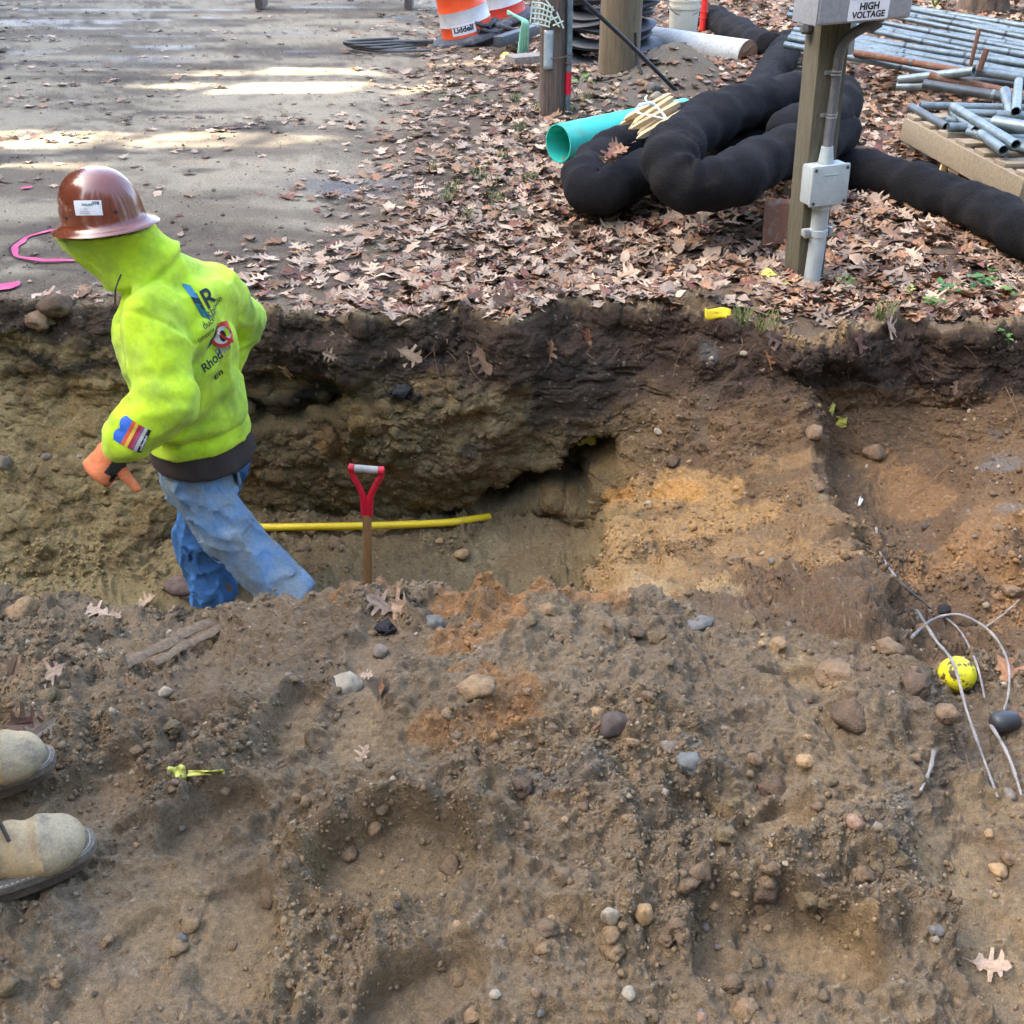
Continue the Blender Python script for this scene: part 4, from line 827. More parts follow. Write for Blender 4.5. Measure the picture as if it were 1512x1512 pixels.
# body, one continuous mesh under the clothes
hd = head - facev * .015
def f_body(p):
    d = ell(p, hd + UP * .03, (.09, .075, .115)); d = smin(d, ell(p, hd + facev * .055 - UP * .035, (.06, .055, .075)), .03); d = smin(d, cone(p, hd + facev * .105 + UP * .0, hd + facev * .118 - UP * .03, .010, .015), .012)
    for s in (-1, 1):
        d = smin(d, ell(p, hd + wr * s * .078 + UP * .01, (.02, .016, .03)), .01); d = np.maximum(d, -(np.linalg.norm(p - A3(hd + facev * .105 + wr * s * .03 + UP * .025), axis=-1) - .012))
    d = np.maximum(d, -ell(p, hd + facev * .11 - UP * .065, (.012, .022, .005)))
    d = smin(d, cone(p, hd - UP * .06 - wf * .02, neck - UP * .06 - wf * .03, .05, .05), .02)
    d = smin(d, ecap(p, neck - UP * .14 - wf * .04, hipC, wr, (.12, .07), (.12, .08)), .04)
    for pts, rs in (([shL, elL, wrL], [.055, .045, .033]), ([shR, elR, wrR], [.055, .045, .033]), ([hjL, knL, anL], [.075, .055, .04]), ([hjR, knR, anR], [.075, .055, .04])): d = smin(d, chain(p, pts, rs), .03)
    return d
lo, hi = bounds([head, shL, shR, anL, anR, wrL, elR], .2)
sdf_obj('body', f_body, lo, hi, .014, M_skin, man)
# hooded sweatshirt
hoodA = PY(156, 326, 3.28); hoodB = PY(214, 400, 3.30); hem = hipC + UP * .10
up_t = (neck - hem).normalized()
def folds(p, c, ax, r, freq, amp, ph=0):
    q = p - A3(c); t = q @ A3(ax); w = np.exp(-(np.linalg.norm(q, axis=-1) / r) ** 2); n = fbm(p * 6, 2, 70 + int(ph * 10)) * 1.6
    return amp * w * np.sin(t * freq + n * 2.2 + ph)
def wrinkle(p, dirv, fc, fl, amp, seed, pw_=3.):
    dv = A3(Vector(dirv).normalized()); t = p @ dv; q = (p - t[..., None] * dv) * fc + (t * fl)[..., None] * dv; r = 1 - np.abs(fbm(q + seed * 1.7, 2, seed)) * 2.2; return -amp * np.clip(r, 0, 1) ** pw_
hc_ = PY(153, 322, 3.26); hax_ = (wf * .985 + UP * -.10).normalized(); hup_ = (UP - hax_ * UP.dot(hax_)).normalized()
def f_hood(p):
    t = ecap(p, hem + UP * .06, chest + UP * .04, wr, (.205, .158), (.225, .165)); sc_ = (shL + shR) / 2
    t = smin(t, ecap(p, chest + UP * .02, sc_ - UP * .03 + wf * .0, wr, (.215, .15), (.17, .11)), .06)
    t = smin(t, cone(p, shL + wr * .03, shR - wr * .03, .085, .085), .06)
    t = smin(t, ecap(p, hem - UP * .03, hem + UP * .05, wr, (.206, .162), (.208, .162)), .015)
    a = smin(cone(p, shL + wr * .01, elL, .094, .086), cone(p, elL, wrL + (elL - wrL) * .22, .088, .076), .03); a = smin(a, cone(p, wrL + (elL - wrL) * .2, wrL + (elL - wrL) * .04, .058, .047), .018)
    b = smin(cone(p, shR - wr * .01, elR, .088, .076), cone(p, elR, wrR, .078, .05), .03)
    a = a + folds(p, elL, (elL - shL).normalized(), .13, 75, .006, .5) + folds(p, wrL + (elL - wrL) * .3, (wrL - elL).normalized(), .09, 110, .006, .2) + wrinkle(p, (.5, .3, -.8), 8, 2.5, .007, 301, 2.)
    b = b + folds(p, elR, (elR - shR).normalized(), .12, 85, .008, .9) + wrinkle(p, (-.7, .2, .5), 9, 3, .008, 302, 2.)
    d = smin(t, a, .022); d = smin(d, b, .03)
    h = ecap(p, hoodA + facev * .022, hoodB, wr, (.124, .154), (.106, .112)); h = smin(h, cone(p, hoodB - UP * .02 - wf * .03, shR - wr * .03 + UP * .0, .10, .085), .06); h = np.maximum(h, ((p - A3(hc_)) @ A3(hup_)) + .045)
    cavity = ecap(p, hoodA + facev * .10 - UP * .03, hoodA + facev * .24 - UP * .04, wr, (.085, .10), (.10, .12)); h = np.maximum(h, -cavity)
    seam = np.abs((p - A3(hoodA + (hoodB - hoodA) * .5)) @ A3(facev) - .075); h = h + .006 * np.exp(-(seam / .006) ** 2)
    h = h + folds(p, hoodB, (hoodB - hoodA).normalized(), .14, 48, .016, .3) + .012 * np.exp(-(np.linalg.norm(p - A3(PY(178, 392, 3.14)), axis=-1) / .05) ** 2)
    d = smin(d, h, .022)
    nk = (p - A3(hoodB - (hoodB - hoodA).normalized() * .0)) @ A3((hoodB - hoodA).normalized()); rad_ = np.linalg.norm(p - A3(hoodB), axis=-1); d = d + .010 * np.exp(-((nk - .012) / .011) ** 2) * (rad_ < .17) - .008 * np.exp(-((nk + .016) / .016) ** 2) * (rad_ < .17)
    sl = (p - A3(shL + wr * .015 - UP * .06)) @ A3((wr * .75 + UP * .66).normalized()); d = d + .006 * np.exp(-(sl / .007) ** 2) * (np.linalg.norm(p - A3(shL - UP * .03), axis=-1) < .15)
    q = (p - A3(hem)) @ A3((UP - wf * .05 + wr * .02).normalized())
    d = d + folds(p, hem + UP * .12 - wr * .05, up_t, .19, 52, .012, .1) + folds(p, chest - wf * .15, (up_t + wf * .9).normalized(), .24, 34, .014, 1.3) + folds(p, shL + wr * .1 - wf * .05, (wf + up_t * .4).normalized(), .16, 40, .011, 2.)
    # crease down the back between the prints
    cr = (p - A3(PY(316, 500, 3.3))) @ A3((wr * .9 + up_t * .12).normalized()); near = np.exp(-(np.linalg.norm(p - A3(PY(312, 520, 3.36)), axis=-1) / .2) ** 2)
    d = d - near * (.016 * np.exp(-((cr - .01) / .022) ** 2) - .010 * np.exp(-((cr + .05) / .02) ** 2))
    dr = 1 - 2 * np.abs(fbm(p * np.array([7, 7, 3.4], np.float32) + .6, 3, 87)); d = d + wrinkle(p, wr * .5 - wf * .3 + UP * 1., 6, 1.8, .010, 303, 2.) + wrinkle(p, (wr - UP * .6), 8, 2.2, .004, 304, 2.) + .004 * fbm(p * 9, 3, 88) + .0018 * fbm(p * 34, 2, 89)
    d = d + .006 * np.exp(-((q - .04) / .006) ** 2)                 # rib line over the hem band
    d = np.where(q < .1, np.maximum(d, -(q + .028)), d)
    return d
lo, hi = bounds([head, hoodA, shL, shR, wrL, elL, elR, hem, wrR], .2)
hoodie, HV, HQ = sdf_obj('hooded_sweatshirt', f_hood, lo, hi, .0068, M_hiviz, man, 1); hoodie['label'] = 'neon yellow-green hooded sweatshirt with printed back'
HT = bvh(HV, HQ)
# undershirt hem and jeans
def f_tee(p):
    d = ecap(p, hem - UP * .12, hem + UP * .04, wr, (.222, .182), (.192, .148)); d = d + folds(p, hem, wr, .25, 40, .003, .4); q = (p - A3(hem)) @ A3((UP - wf * .18).normalized()); return np.maximum(d, -(q + .095))
lo, hi = bounds([hem], .28); sdf_obj('undershirt', f_tee, lo, hi, .009, M_tee, man)
def f_jean(p, which):
    hj, kn, an = (hjL, knL, anL) if which == 'L' else (hjR, knR, anR)
    d = smin(cone(p, hj - UP * .05, kn, .106, .088), cone(p, kn, an + (kn - an) * .02, .088, .088), .04)
    if which == 'R': d = smin(d, ecap(p, hipC - UP * .05, hipC + UP * .03, wr, (.165, .122), (.160, .12)), .04)
    else: d = smin(d, ecap(p, hipC - UP * .07 - wr * .03, hipC + UP * .02 - wr * .03, wr, (.145, .122), (.14, .12)), .04)
    s = (an - kn).normalized(); d = d + folds(p, an - s * .06, s, .09, 80, .005, .3) + .004 * fbm(p * 10, 3, 90) + wrinkle(p, s + wf * .35, 12, 3.2, .016, 305) + wrinkle(p, s * .6 - wf * .8, 15, 4.5, .012, 306)
    seam = (p - A3(kn)) @ A3((wr.cross(s)).normalized()); side = ((p - A3(kn)) @ A3(wr)) < 0; d = d - .0035 * np.exp(-(seam / .006) ** 2) * side + .002 * np.exp(-((seam - .012) / .005) ** 2) * side
    e = (p - A3(an)) @ A3(s); d = np.maximum(d, (p - A3(hipC))[..., 2] - .02); return np.maximum(d, e - .015)
for w, m_ in (('R', M_denim_blue), ('L', M_denim)):
    hj, kn, an = (hjL, knL, anL) if w == 'L' else (hjR, knR, anR)
    lo, hi = bounds([hj, kn, an, hipC + UP * .05], .2); lg, JV, JQ = sdf_obj('jeans_leg', lambda p: f_jean(p, w), lo, hi, .0085, m_, man); lg['label'] = 'faded dusty blue jeans leg trailing behind' if w == 'L' else 'clean blue jeans leg stepping forward'
    if w == 'L': JT = bvh(JV, JQ)
# back pocket as a stitched patch
Vp, Fp = grid_2d(lambda u, v: ((u - .5) * .10 * (1 - .1 * (1 - v)), (v - .5) * .11), 6, 6)
pk = PY(332, 706, 3.3); decal('back_pocket', Vp, Fp, pk, (wr * .35 - wf * .93).normalized(), UP, (-wr * .9 - wf * .4).normalized(), JT, M_denim, man, .003, True)
# shoes
def shoe(an, toe_dir, name, lab, tilt=0.):
    t = Vector(toe_dir).normalized(); s = t.cross(UP).normalized(); u = s.cross(t); b = Vector((an.x, an.y, an.z)) - u * .075
    def f(p):
        d = ecap(p, b - t * .045 + u * .045, b + t * .15 + u * .03, s, (.040, .04), (.045, .028)); d = smin(d, cone(p, b - t * .03 + u * .05, b - t * .03 + u * .12, .04, .042), .03); d = smin(d, ell(p, b + t * .175 + u * .032, (.05, .05, .032)), .03)
        d = np.maximum(d, -((p - A3(b)) @ A3(u)) + .003); return d + .002 * fbm(p * 25, 2, 44)
    lo, hi = bounds([b - t * .12, b + t * .26, an + u * .1], .07); up_, _, _ = sdf_obj(name, f, lo, hi, .008, M_suede, man); up_['label'] = lab
    mb = MB(); ring = []
    for k in range(24):
        a = 2 * math.pi * k / 24; x = .06 + .155 * math.cos(a); w_ = .050 * math.sin(a) * (1 - .15 * (math.cos(a) < -.2)); ring.append(b + t * x + s * w_)
    n = len(ring); mb.add([q - u * .016 for q in ring] + [q + u * .012 for q in ring], [tuple(range(n - 1, -1, -1)), tuple(range(n, 2 * n))] + [(i, (i + 1) % n, n + (i + 1) % n, n + i) for i in range(n)]); mb.build('sole', M_sole, up_)
anR2 = Vector((anR.x, anR.y, GZW + .095)); shoe(anR2, (-.96, .2, 0), 'shoe', 'grey-brown suede shoe pointing along the trench')
shoe(anL, (-.70, .2, -.75), 'shoe', 'trailing suede shoe pushing off')
# left glove: closed fist with the thumb hanging out, palm side coated black
def glove(wrist, along, back, thumb, name, lab):
    f_ = Vector(along).normalized(); k_ = (Vector(back) - f_ * Vector(back).dot(f_)).normalized(); s_ = f_.cross(k_).normalized()
    if s_.dot(thumb) < 0: s_ = -s_
    K = wrist + f_ * .115
    def f(p):
        d = ecap(p, wrist + f_ * .005, wrist + f_ * .03, s_, (.040, .030), (.044, .029)); d = smin(d, ecap(p, wrist + f_ * .03, K - f_ * .008, s_, (.047, .024), (.052, .023)), .015)
        for i in range(4):
            o = s_ * (.039 - .026 * i); L = [.040, .044, .041, .034][i]; a = K + o - f_ * .006 - k_ * .004; b = a + f_ * .016 - k_ * L; c = b - f_ * .038 - k_ * .004; e = c - f_ * .004 + k_ * .016
            g_ = smin(cone(p, a, b, .0148, .0138), cone(p, b, c, .0138, .0125), .004); g_ = np.minimum(g_, cone(p, c, e, .0115, .010)); d = smin(d, g_, .004)
        T = Vector(thumb).normalized(); t0 = wrist + f_ * .035 + s_ * .03 - k_ * .012; t1 = t0 + (T * .8 + f_ * .2).normalized() * .05; t2 = t1 + T * .055
        d = smin(d, cone(p, t0, t1, .021, .0175), .018); d = smin(d, cone(p, t1, t2, .0175, .0145), .008); return d + .0008 * fbm(p * 60, 2, 5)
    lo, hi = bounds([wrist, K + f_ * .05], .13); V, Q = surface_nets(f, lo, hi, .0046); V = V * 1.0
    o = obj(name, V, Q, M_glove, man); o['label'] = lab; o.data.materials.append(M_glovepalm)
    cen = V[Q].mean(1); q = cen - np.array(wrist); fk = q @ np.array(k_); fs = q @ np.array(s_); ff_ = q @ np.array(f_)
    dark = ((fk < -.014) & (fs < .05)) | ((fs > .028) & (fs < .060) & (ff_ < .08))
    o.data.polygons.foreach_set('material_index', dark.astype(np.int32)); return o
glove(wrL, (wrL - elL).normalized() + Vector((-.25, -.1, -.35)), Vector((-.25, -.95, .35)), Vector((.55, -.1, -.8)), 'glove', 'orange work glove with black palm closed in a fist')
glove(wrR, wf * .6 - UP * .7, wr, wf * .7 - UP * .2, 'glove', 'orange work glove resting at the far hip')
# prints on the back
bn_ = (-wf * .80 - wr * .60).normalized(); bx = (wr * .80 - wf * .60); bx = (bx - bn_ * bx.dot(bn_)).normalized(); by = bn_.cross(bx).normalized(); by = by if by.z > 0 else -by
def back_at(px, py): h = HT.ray_cast(CAMP, ray(px, py).normalized()); return h[0]
def back_text(s, size, px, py, m_, bold=.0, rotd=14):
    V, Fc = text_2d(s, size, bold); c, s_ = math.cos(R(rotd)), math.sin(R(rotd)); V = [(x * c - y * s_, x * s_ + y * c) for x, y in V]
    decal('print', V, Fc, back_at(px, py), bx, by, bn_, HT, m_, hoodie)
back_text('IR', .080, 298, 462, M_ink, .0012); back_text('Rhode', .034, 308, 474, M_ink, 0, 16); back_text('ductile', .026, 302, 487, M_ink, 0, 16); back_text('onstru', .026, 293, 506, M_ink, 0, 18); back_text('Rhod', .042, 301, 551, M_ink, .0006, 16); back_text('En', .042, 317, 562, M_ink, .0006, 16); back_text('DIG', .034, 321, 527, M_inkgrey, .001, 16)
for m_, k0, k1 in ((M_inkblue, 0, .35), (M_ink, .35, .55), (M_inkteal, .55, 1.)):
    V, Fc = grid_2d(lambda u, v: (.026 * u + .03 * (k0 + (k1 - k0) * v) - .012, .05 - .10 * (k0 + (k1 - k0) * v) - .01 * u), 4, 4); decal('print', V, Fc, back_at(284, 446), bx, by, bn_, HT, m_, hoodie)
def ringp(r0, r1, n=28): return [((r0 + (r1 - r0) * (k % 2)) * math.cos(2 * math.pi * (k // 2) / n), (r0 + (r1 - r0) * (k % 2)) * math.sin(2 * math.pi * (k // 2) / n)) for k in range(2 * n)], [(2 * i, 2 * i + 1, (2 * i + 3) % (2 * n), (2 * i + 2) % (2 * n)) for i in range(n)]
V, Fc = ringp(.0, .034); decal('print', V, Fc, back_at(326, 494), bx, by, bn_, HT, M_white, hoodie, .004); V, Fc = ringp(.031, .043); decal('print', V, Fc, back_at(326, 494), bx, by, bn_, HT, M_inkred, hoodie, .0065)
V, Fc = ringp(.0, .016); decal('print', [(x * .7 + .004, y * 1.3 - .004) for x, y in V], Fc, back_at(326, 494), bx, by, bn_, HT, M_ink, hoodie, .0058)
V, Fc = grid_2d(lambda u, v: (-.034 + .068 * u, .034 - .068 * u + (v - .5) * .014), 8, 2); decal('print', V, Fc, back_at(326, 494), bx, by, bn_, HT, M_inkred, hoodie, .0075)
V, Fc = grid_2d(lambda u, v: (.04 * u, .012 * math.sin(math.pi * u) * (2 * v - 1) + .012 * u), 6, 3); decal('print', V, Fc, back_at(305, 515), bx, by, bn_, HT, M_inkteal, hoodie)
# sleeve patch: scalloped blue top, coloured stripes
sO = HT.ray_cast(CAMP, ray(196, 643).normalized())[0]; av = (wrL - elL).normalized(); sn = (CAMP - sO).normalized(); sn = (sn - av * sn.dot(av)).normalized(); sy = -av; sx_ = sy.cross(sn).normalized()
PW = .088; stripes = [('patch_blue', lin(46, 104, 200), -.045, -.020), ('patch_orange', lin(222, 96, 52), -.020, -.008), ('patch_yellow', lin(228, 196, 70), -.008, .002), ('patch_red', lin(190, 50, 66), .002, .013), ('patch_purple', lin(158, 96, 128), .013, .022), ('patch_white', lin(204, 208, 200), .022, .032), ('patch_black', lin(32, 32, 34), .032, .043)]
ca_, sa_ = math.cos(R(108)), math.sin(R(108)); pxv = sx_ * ca_ + sy * sa_; pyv = -sx_ * sa_ + sy * ca_
for nm, c_, a, b in stripes:
    V, Fc = grid_2d(lambda u, v: ((u - .5) * PW, -(a + (b - a) * v) + (.010 * abs(math.sin(u * 2 * math.pi)) * (1 - v) if a < -.04 else 0)), 10, 2); decal('sleeve_patch', V, Fc, sO, pxv, pyv, sn, HT, mat(nm, c_, .7, nscale=60, namt=.12), hoodie, .003)
V, Fc = text_2d('ooollooolool', .011, .0004); decal('sleeve_patch', [(x - .036, y - .0415) for x, y in V], Fc, sO, pxv, pyv, sn, HT, M_white, hoodie, .004)
# drawstring
ds = PY(167, 424, 3.1); mb = MB(); mb.tube(smooth_path([ds + Vector((.01, .06, .02)), ds + Vector((0, .02, -.01)), ds + Vector((-.012, .02, -.06))], 4), .003, 6); mb.build('drawstring', M_black, hoodie)
# hard hat
hax = (wf * .985 + UP * -.10).normalized(); hup = (UP - hax * UP.dot(hax)).normalized(); hsd = hup.cross(hax)
Mh = Matrix((hax, hsd, hup)).transposed(); hc = PY(153, 322, 3.26)
prof = [(.004, .160)] + [(.138 * math.sin(a) ** .85, .158 * math.cos(a) ** .80) for a in [R(x) for x in range(10, 86, 8)]] + [(.139, .012), (.142, .0), (.150, -.008), (.164, -.016), (.178, -.021), (.180, -.024), (.176, -.025), (.160, -.020), (.140, -.008), (.130, .0)]
mb = MB(); mb.lathe(prof, hc, 48, Mh, (1.0, .84))
# front ridge over the shell
hat = mb.build('hard_hat', M_hat, man, ang=60); hat['label'] = 'glossy brown full-brim hard hat with a white sticker'
mb = MB(); mb.tube([hc + Mh @ Vector((-.10, y, -.02)) for y in (-.06, -.02, .02, .06)], .026, 8, sq=(1, .8)); mb.build('suspension', M_black, hat)
def hat_pt(px, py, off=.0015):
    tree = BVHTree.FromPolygons([Vector(v.co) + Vector(world_loc(man)) for v in hat.data.vertices], [tuple(p.vertices) for p in hat.data.polygons]); h = tree.ray_cast(CAMP, ray(px, py).normalized()); return h, tree
hh_, HTR = hat_pt(129, 307); hn = (hh_[1] if hh_[1].dot(CAMP - hh_[0]) > 0 else -hh_[1]).normalized(); hxx = UP.cross(hn).normalized(); hyy = hn.cross(hxx)
hxx, hyy = (hxx * math.cos(R(2)) + hyy * math.sin(R(2))), (hyy * math.cos(R(2)) - hxx * math.sin(R(2)))
V, Fc = grid_2d(lambda u, v: ((u - .5) * .086, (v - .5) * .044), 8, 4); stk = decal('sticker', V, Fc, hh_[0], hxx, hyy, hn, HTR, M_white, hat, .001, True)
def hat_text(s, size, x, y, m_, b=0): 
    V, Fc = text_2d(s, size, b); decal('sticker_print', [(a + x, c + y) for a, c in V], Fc, hh_[0], hxx, hyy, hn, HTR, m_, hat, .0018)
hat_text('098', .014, .016, .009, M_ink, .0003); hat_text('WALSH', .0095, -.016, .006, M_inkteal, .0004)
for y_ in (-.002, -.006): hat_text('lolllolo', .005, -.012, y_, M_inkgrey)
for y_ in (-.012, -.017): hat_text('olololooolloloo', .005, -.026, y_, M_ink)
for px, py in ((98, 322), (171, 313)):
    h = HTR.ray_cast(CAMP, ray(px, py).normalized()); 
    if h[0]: mb = MB(); n_ = h[1] if h[1].dot(CAMP - h[0]) > 0 else -h[1]; mb.lathe([(.0055, 0), (.005, .002), (.001, .003)], h[0], 10, n_.to_track_quat('Z', 'Y').to_matrix()); mb.build('rivet', M_black, hat)

# ================================================================== SECOND PERSON, only boots and a hand reach into view
M_boot = mat('tan_leather', lin(190, 164, 120), .75, nscale=22, namt=.25, col2=lin(148, 122, 92), thr=(.45, .75), bump=.25, bscale=260)
M_toe = mat('worn_grey_toe', lin(172, 155, 122), .8, nscale=26, namt=.3, col2=lin(122, 110, 92), thr=(.46, .7), bump=.2, bscale=200)
M_welt = mat('boot_welt', lin(134, 126, 112), .85, nscale=40, namt=.35, col2=lin(92, 84, 76), bump=.4, bscale=160); M_thread = mat('boot_stitching', lin(196, 184, 156), .8, namt=.1); M_lace = mat('boot_lace', lin(70, 62, 54), .9, namt=.2)
bt1 = PZ(68, 1128, .05); bt2 = PZ(131, 1268, .04)                        # toe tips
o2 = empty('person', ((bt1.x + bt2.x) / 2 - .3, (bt1.y + bt2.y) / 2, 0), 'person in scuffed tan lace-up work boots standing beside the pile', 'person')
def work_boot(toe, yaw, lab):
    t = Vector((math.cos(yaw), math.sin(yaw), 0)); s = Vector((-t.y, t.x, 0)); b = Vector((toe.x, toe.y, max(gz(toe.x + t.x * a_ + s.x * b_, toe.y + t.y * a_ + s.y * b_) for a_ in (-.02, -.06, -.1, -.14, -.18) for b_ in (-.04, 0, .04)) + .0)) - t * .30      # heel point on the ground
    def outl(x): return .047 * np.clip(1 - np.abs((x - .195) / .135) ** 3.2, 0, 1) ** .42 * (x > .1) + (x <= .1) * .036 * np.clip(1 - np.abs((x - .075) / .085) ** 3, 0, 1) ** .4
    def f_up(p):
        d = ell(p, b + t * .245 + UP * .050, (.060, .058, .040)); d = smin(d, ecap(p, b + t * .05 + UP * .06, b + t * .21 + UP * .056, s, (.038, .05), (.047, .046)), .03); d = smin(d, cone(p, b + t * .055 + UP * .08, b + t * .045 + UP * .20, .05, .054), .045); d = smin(d, cone(p, b + t * .08 + UP * .10, b + t * .19 + UP * .075, .04, .03), .03)
        d = np.maximum(d, -((p - A3(b))[..., 2] - .026)); x = (p - A3(b)) @ A3(t)
        d = d - .0022 * sstep(.228, .232, x) + folds(p, b + t * .20 + UP * .09, t, .06, 150, .0045, .4) + .0014 * fbm(p * 30, 3, 4)
        return np.maximum(d, (p - A3(b))[..., 2] - .22)
    lo, hi = bounds([b - t * .06, b + t * .34, b + UP * .22], .07); lo[2] = b.z + .01; V, Q = surface_nets(f_up, lo, hi, .0058); up_ = obj('work_boot', V, Q, M_boot, o2); up_['label'] = lab
    up_.data.materials.append(M_toe); xx = (V[Q].mean(1) - np.array(b)) @ np.array(t); up_.data.polygons.foreach_set('material_index', ((xx > .236 + .0 * xx)).astype(np.int32))
    n = 56; ring = []
    for k in range(n):
        a = 2 * math.pi * k / n; x = .152 + .158 * math.cos(a); w_ = .056 * (abs(math.sin(a)) ** .72) * (1 if math.sin(a) >= 0 else -1) * (1.0 if x > .14 else .80 + .2 * max(0, (x - .02) / .12)); ring.append(b + t * x + s * w_)
    for z0, z1, k_, nm, m_ in ((-.004, .020, .985, 'sole', M_sole), (.0205, .036, 1.075, 'welt', M_welt)):
        cx_ = sum(ring, Vector()) / n; r_ = [cx_ + (q - cx_) * k_ for q in ring]; mb = MB(); mb.add([q + UP * z0 for q in r_] + [q + UP * z1 for q in r_] + [cx_ + (q - cx_) * .93 + UP * (z1 + .002) for q in r_], [tuple(range(n - 1, -1, -1)), tuple(range(2 * n, 3 * n))] + [(i, (i + 1) % n, n + (i + 1) % n, n + i) for i in range(n)] + [(n + i, n + (i + 1) % n, 2 * n + (i + 1) % n, 2 * n + i) for i in range(n)]); mb.build(nm, m_, up_, ang=50)
    mb = MB(); cx_ = sum(ring, Vector()) / n
    for i in range(n):
        for fr in (0., .5):
            q0 = ring[i].lerp(ring[(i + 1) % n], fr); q1 = ring[i].lerp(ring[(i + 1) % n], fr + .3); mb.tube([cx_ + (q0 - cx_) * 1.02 + UP * .0385, cx_ + (q1 - cx_) * 1.02 + UP * .0385], .0013, 4)
    mb.build('stitching', M_thread, up_)
    T = bvh(V, Q); mb = MB()
    for i in range(4):
        x0 = .185 - .028 * i
        pts = []
        for u in np.linspace(-1, 1, 7):
            h = T.ray_cast(b + t * (x0 + .008 * u * (1 if i % 2 else -1)) + s * (.026 * u) + UP * .4, -UP); pts.append((h[0] if h[0] else b + UP * .1) + UP * .004)
        mb.tube(smooth_path(pts, 3), .0032, 6)
    mb.build('laces', M_lace, up_)
    return b, t
b1 = work_boot(bt1, R(-8 + 26), 'scuffed tan work boot with worn grey toe, set back'); b2 = work_boot(bt2, R(22), 'scuffed tan lace-up work boot with worn grey toe, set forward')
# trousers, jacket, arms of that person (outside the frame)
M_trous = mat('dark_work_trousers', lin(62, 60, 58), .9, nscale=12, namt=.25, bump=.2, bscale=300); M_coat = mat('dark_work_jacket', lin(58, 62, 70), .9, nscale=12, namt=.25, bump=.2, bscale=300)
aL, aR = b1[0] + b1[1] * .05 + UP * .12, b2[0] + b2[1] * .05 + UP * .12; mid_ = (aL + aR) / 2; pel = Vector((mid_.x - .03, mid_.y, .93)); t2 = Vector((math.cos(R(20)), math.sin(R(20)), 0)); s2 = Vector((-t2.y, t2.x, 0))
def f_tr(p):
    d = smin(chain(p, [aL, aL.lerp(pel, .5) + t2 * .05 + s2 * .02, pel + s2 * .09], [.075, .075, .10]), chain(p, [aR, aR.lerp(pel, .5) + t2 * .05 - s2 * .02, pel - s2 * .09], [.075, .075, .10]), .03); d = smin(d, ecap(p, pel - UP * .04, pel + UP * .1, s2, (.17, .12), (.165, .12)), .05); return d + .006 * fbm(p * 9, 3, 3)
lo, hi = bounds([aL, aR, pel + UP * .1], .22); sdf_obj('trousers', f_tr, lo, hi, .016, M_trous, o2)
che = pel + UP * .42; hd2 = pel + UP * .74 + t2 * .04; sA, sB = che + s2 * .2 + UP * .08, che - s2 * .2 + UP * .08
hnd = PY(-105, 700, 1.36); hnd2 = pel + s2 * .3 + UP * -.12
elA, elB = sA + (hnd2 - sA) * .5 + s2 * .06 - t2 * .05, sB.lerp(hnd, .5) - s2 * .04 - t2 * .06
def f_ct(p):
    d = ecap(p, pel + UP * .05, che + UP * .04, s2, (.19, .14), (.21, .14)); d = smin(d, cone(p, sA, sB, .08, .08), .06); d = smin(d, chain(p, [sA, elA, hnd2 + UP * .03], [.08, .065, .05]), .03); d = smin(d, chain(p, [sB, elB, hnd.lerp(elB, .2)], [.08, .065, .05]), .03); return d + .006 * fbm(p * 9, 3, 13)
lo, hi = bounds([pel, che, sA, sB, hnd, hnd2, elA, elB], .22); sdf_obj('jacket', f_ct, lo, hi, .016, M_coat, o2)
def f_b2(p):
    d = ell(p, hd2, (.095, .08, .12)); d = smin(d, ell(p, hd2 + t2 * .05 - UP * .05, (.055, .055, .06)), .03); d = smin(d, cone(p, hd2 + t2 * .10, hd2 + t2 * .112 - UP * .025, .01, .014), .012); d = smin(d, cone(p, hd2 - UP * .08, che + UP * .1, .055, .06), .03); d = smin(d, ecap(p, che, pel, s2, (.14, .09), (.13, .09)), .05)
    return smin(d, chain(p, [sA, elA, hnd2], [.05, .04, .03]), .03) if True else d
lo, hi = bounds([hd2, che, pel, hnd2], .2); sdf_obj('body', f_b2, lo, hi, .016, M_skin, o2)
mb = MB(); mb.lathe([(.004, .13), (.06, .12), (.10, .085), (.125, .03), (.13, .0), (.155, -.012), (.15, -.016), (.12, -.004)], hd2 + UP * .04, 32, None, (1, .9)); mb.build('hard_hat', mat('white_hard_hat_shell', lin(225, 225, 220), .3, nscale=8, namt=.06), o2, ang=60)
def f_gl(p, w, dn):
    d = ecap(p, w + UP * .02, w - UP * .05, t2, (.04, .025), (.045, .025))
    for i in range(4): o_ = t2 * (.033 - .022 * i); d = smin(d, chain(p, [w - UP * .05 + o_, w - UP * .085 + o_ + dn * .01, w - UP * .10 + o_ + dn * .035], [.012, .011, .010]), .005)
    return smin(d, chain(p, [w + t2 * .035 - UP * .01, w + t2 * .06 - UP * .045, w + t2 * .058 - UP * .075], [.016, .014, .012]), .012)
for w, dn in ((hnd, s2), (hnd2, -s2)):
    lo, hi = bounds([w, w - UP * .1], .09); gg, _, _ = sdf_obj('glove', lambda p: f_gl(p, w, dn), lo, hi, .006, M_glovepalm, o2); gg['label'] = 'dark work glove hanging at the side'
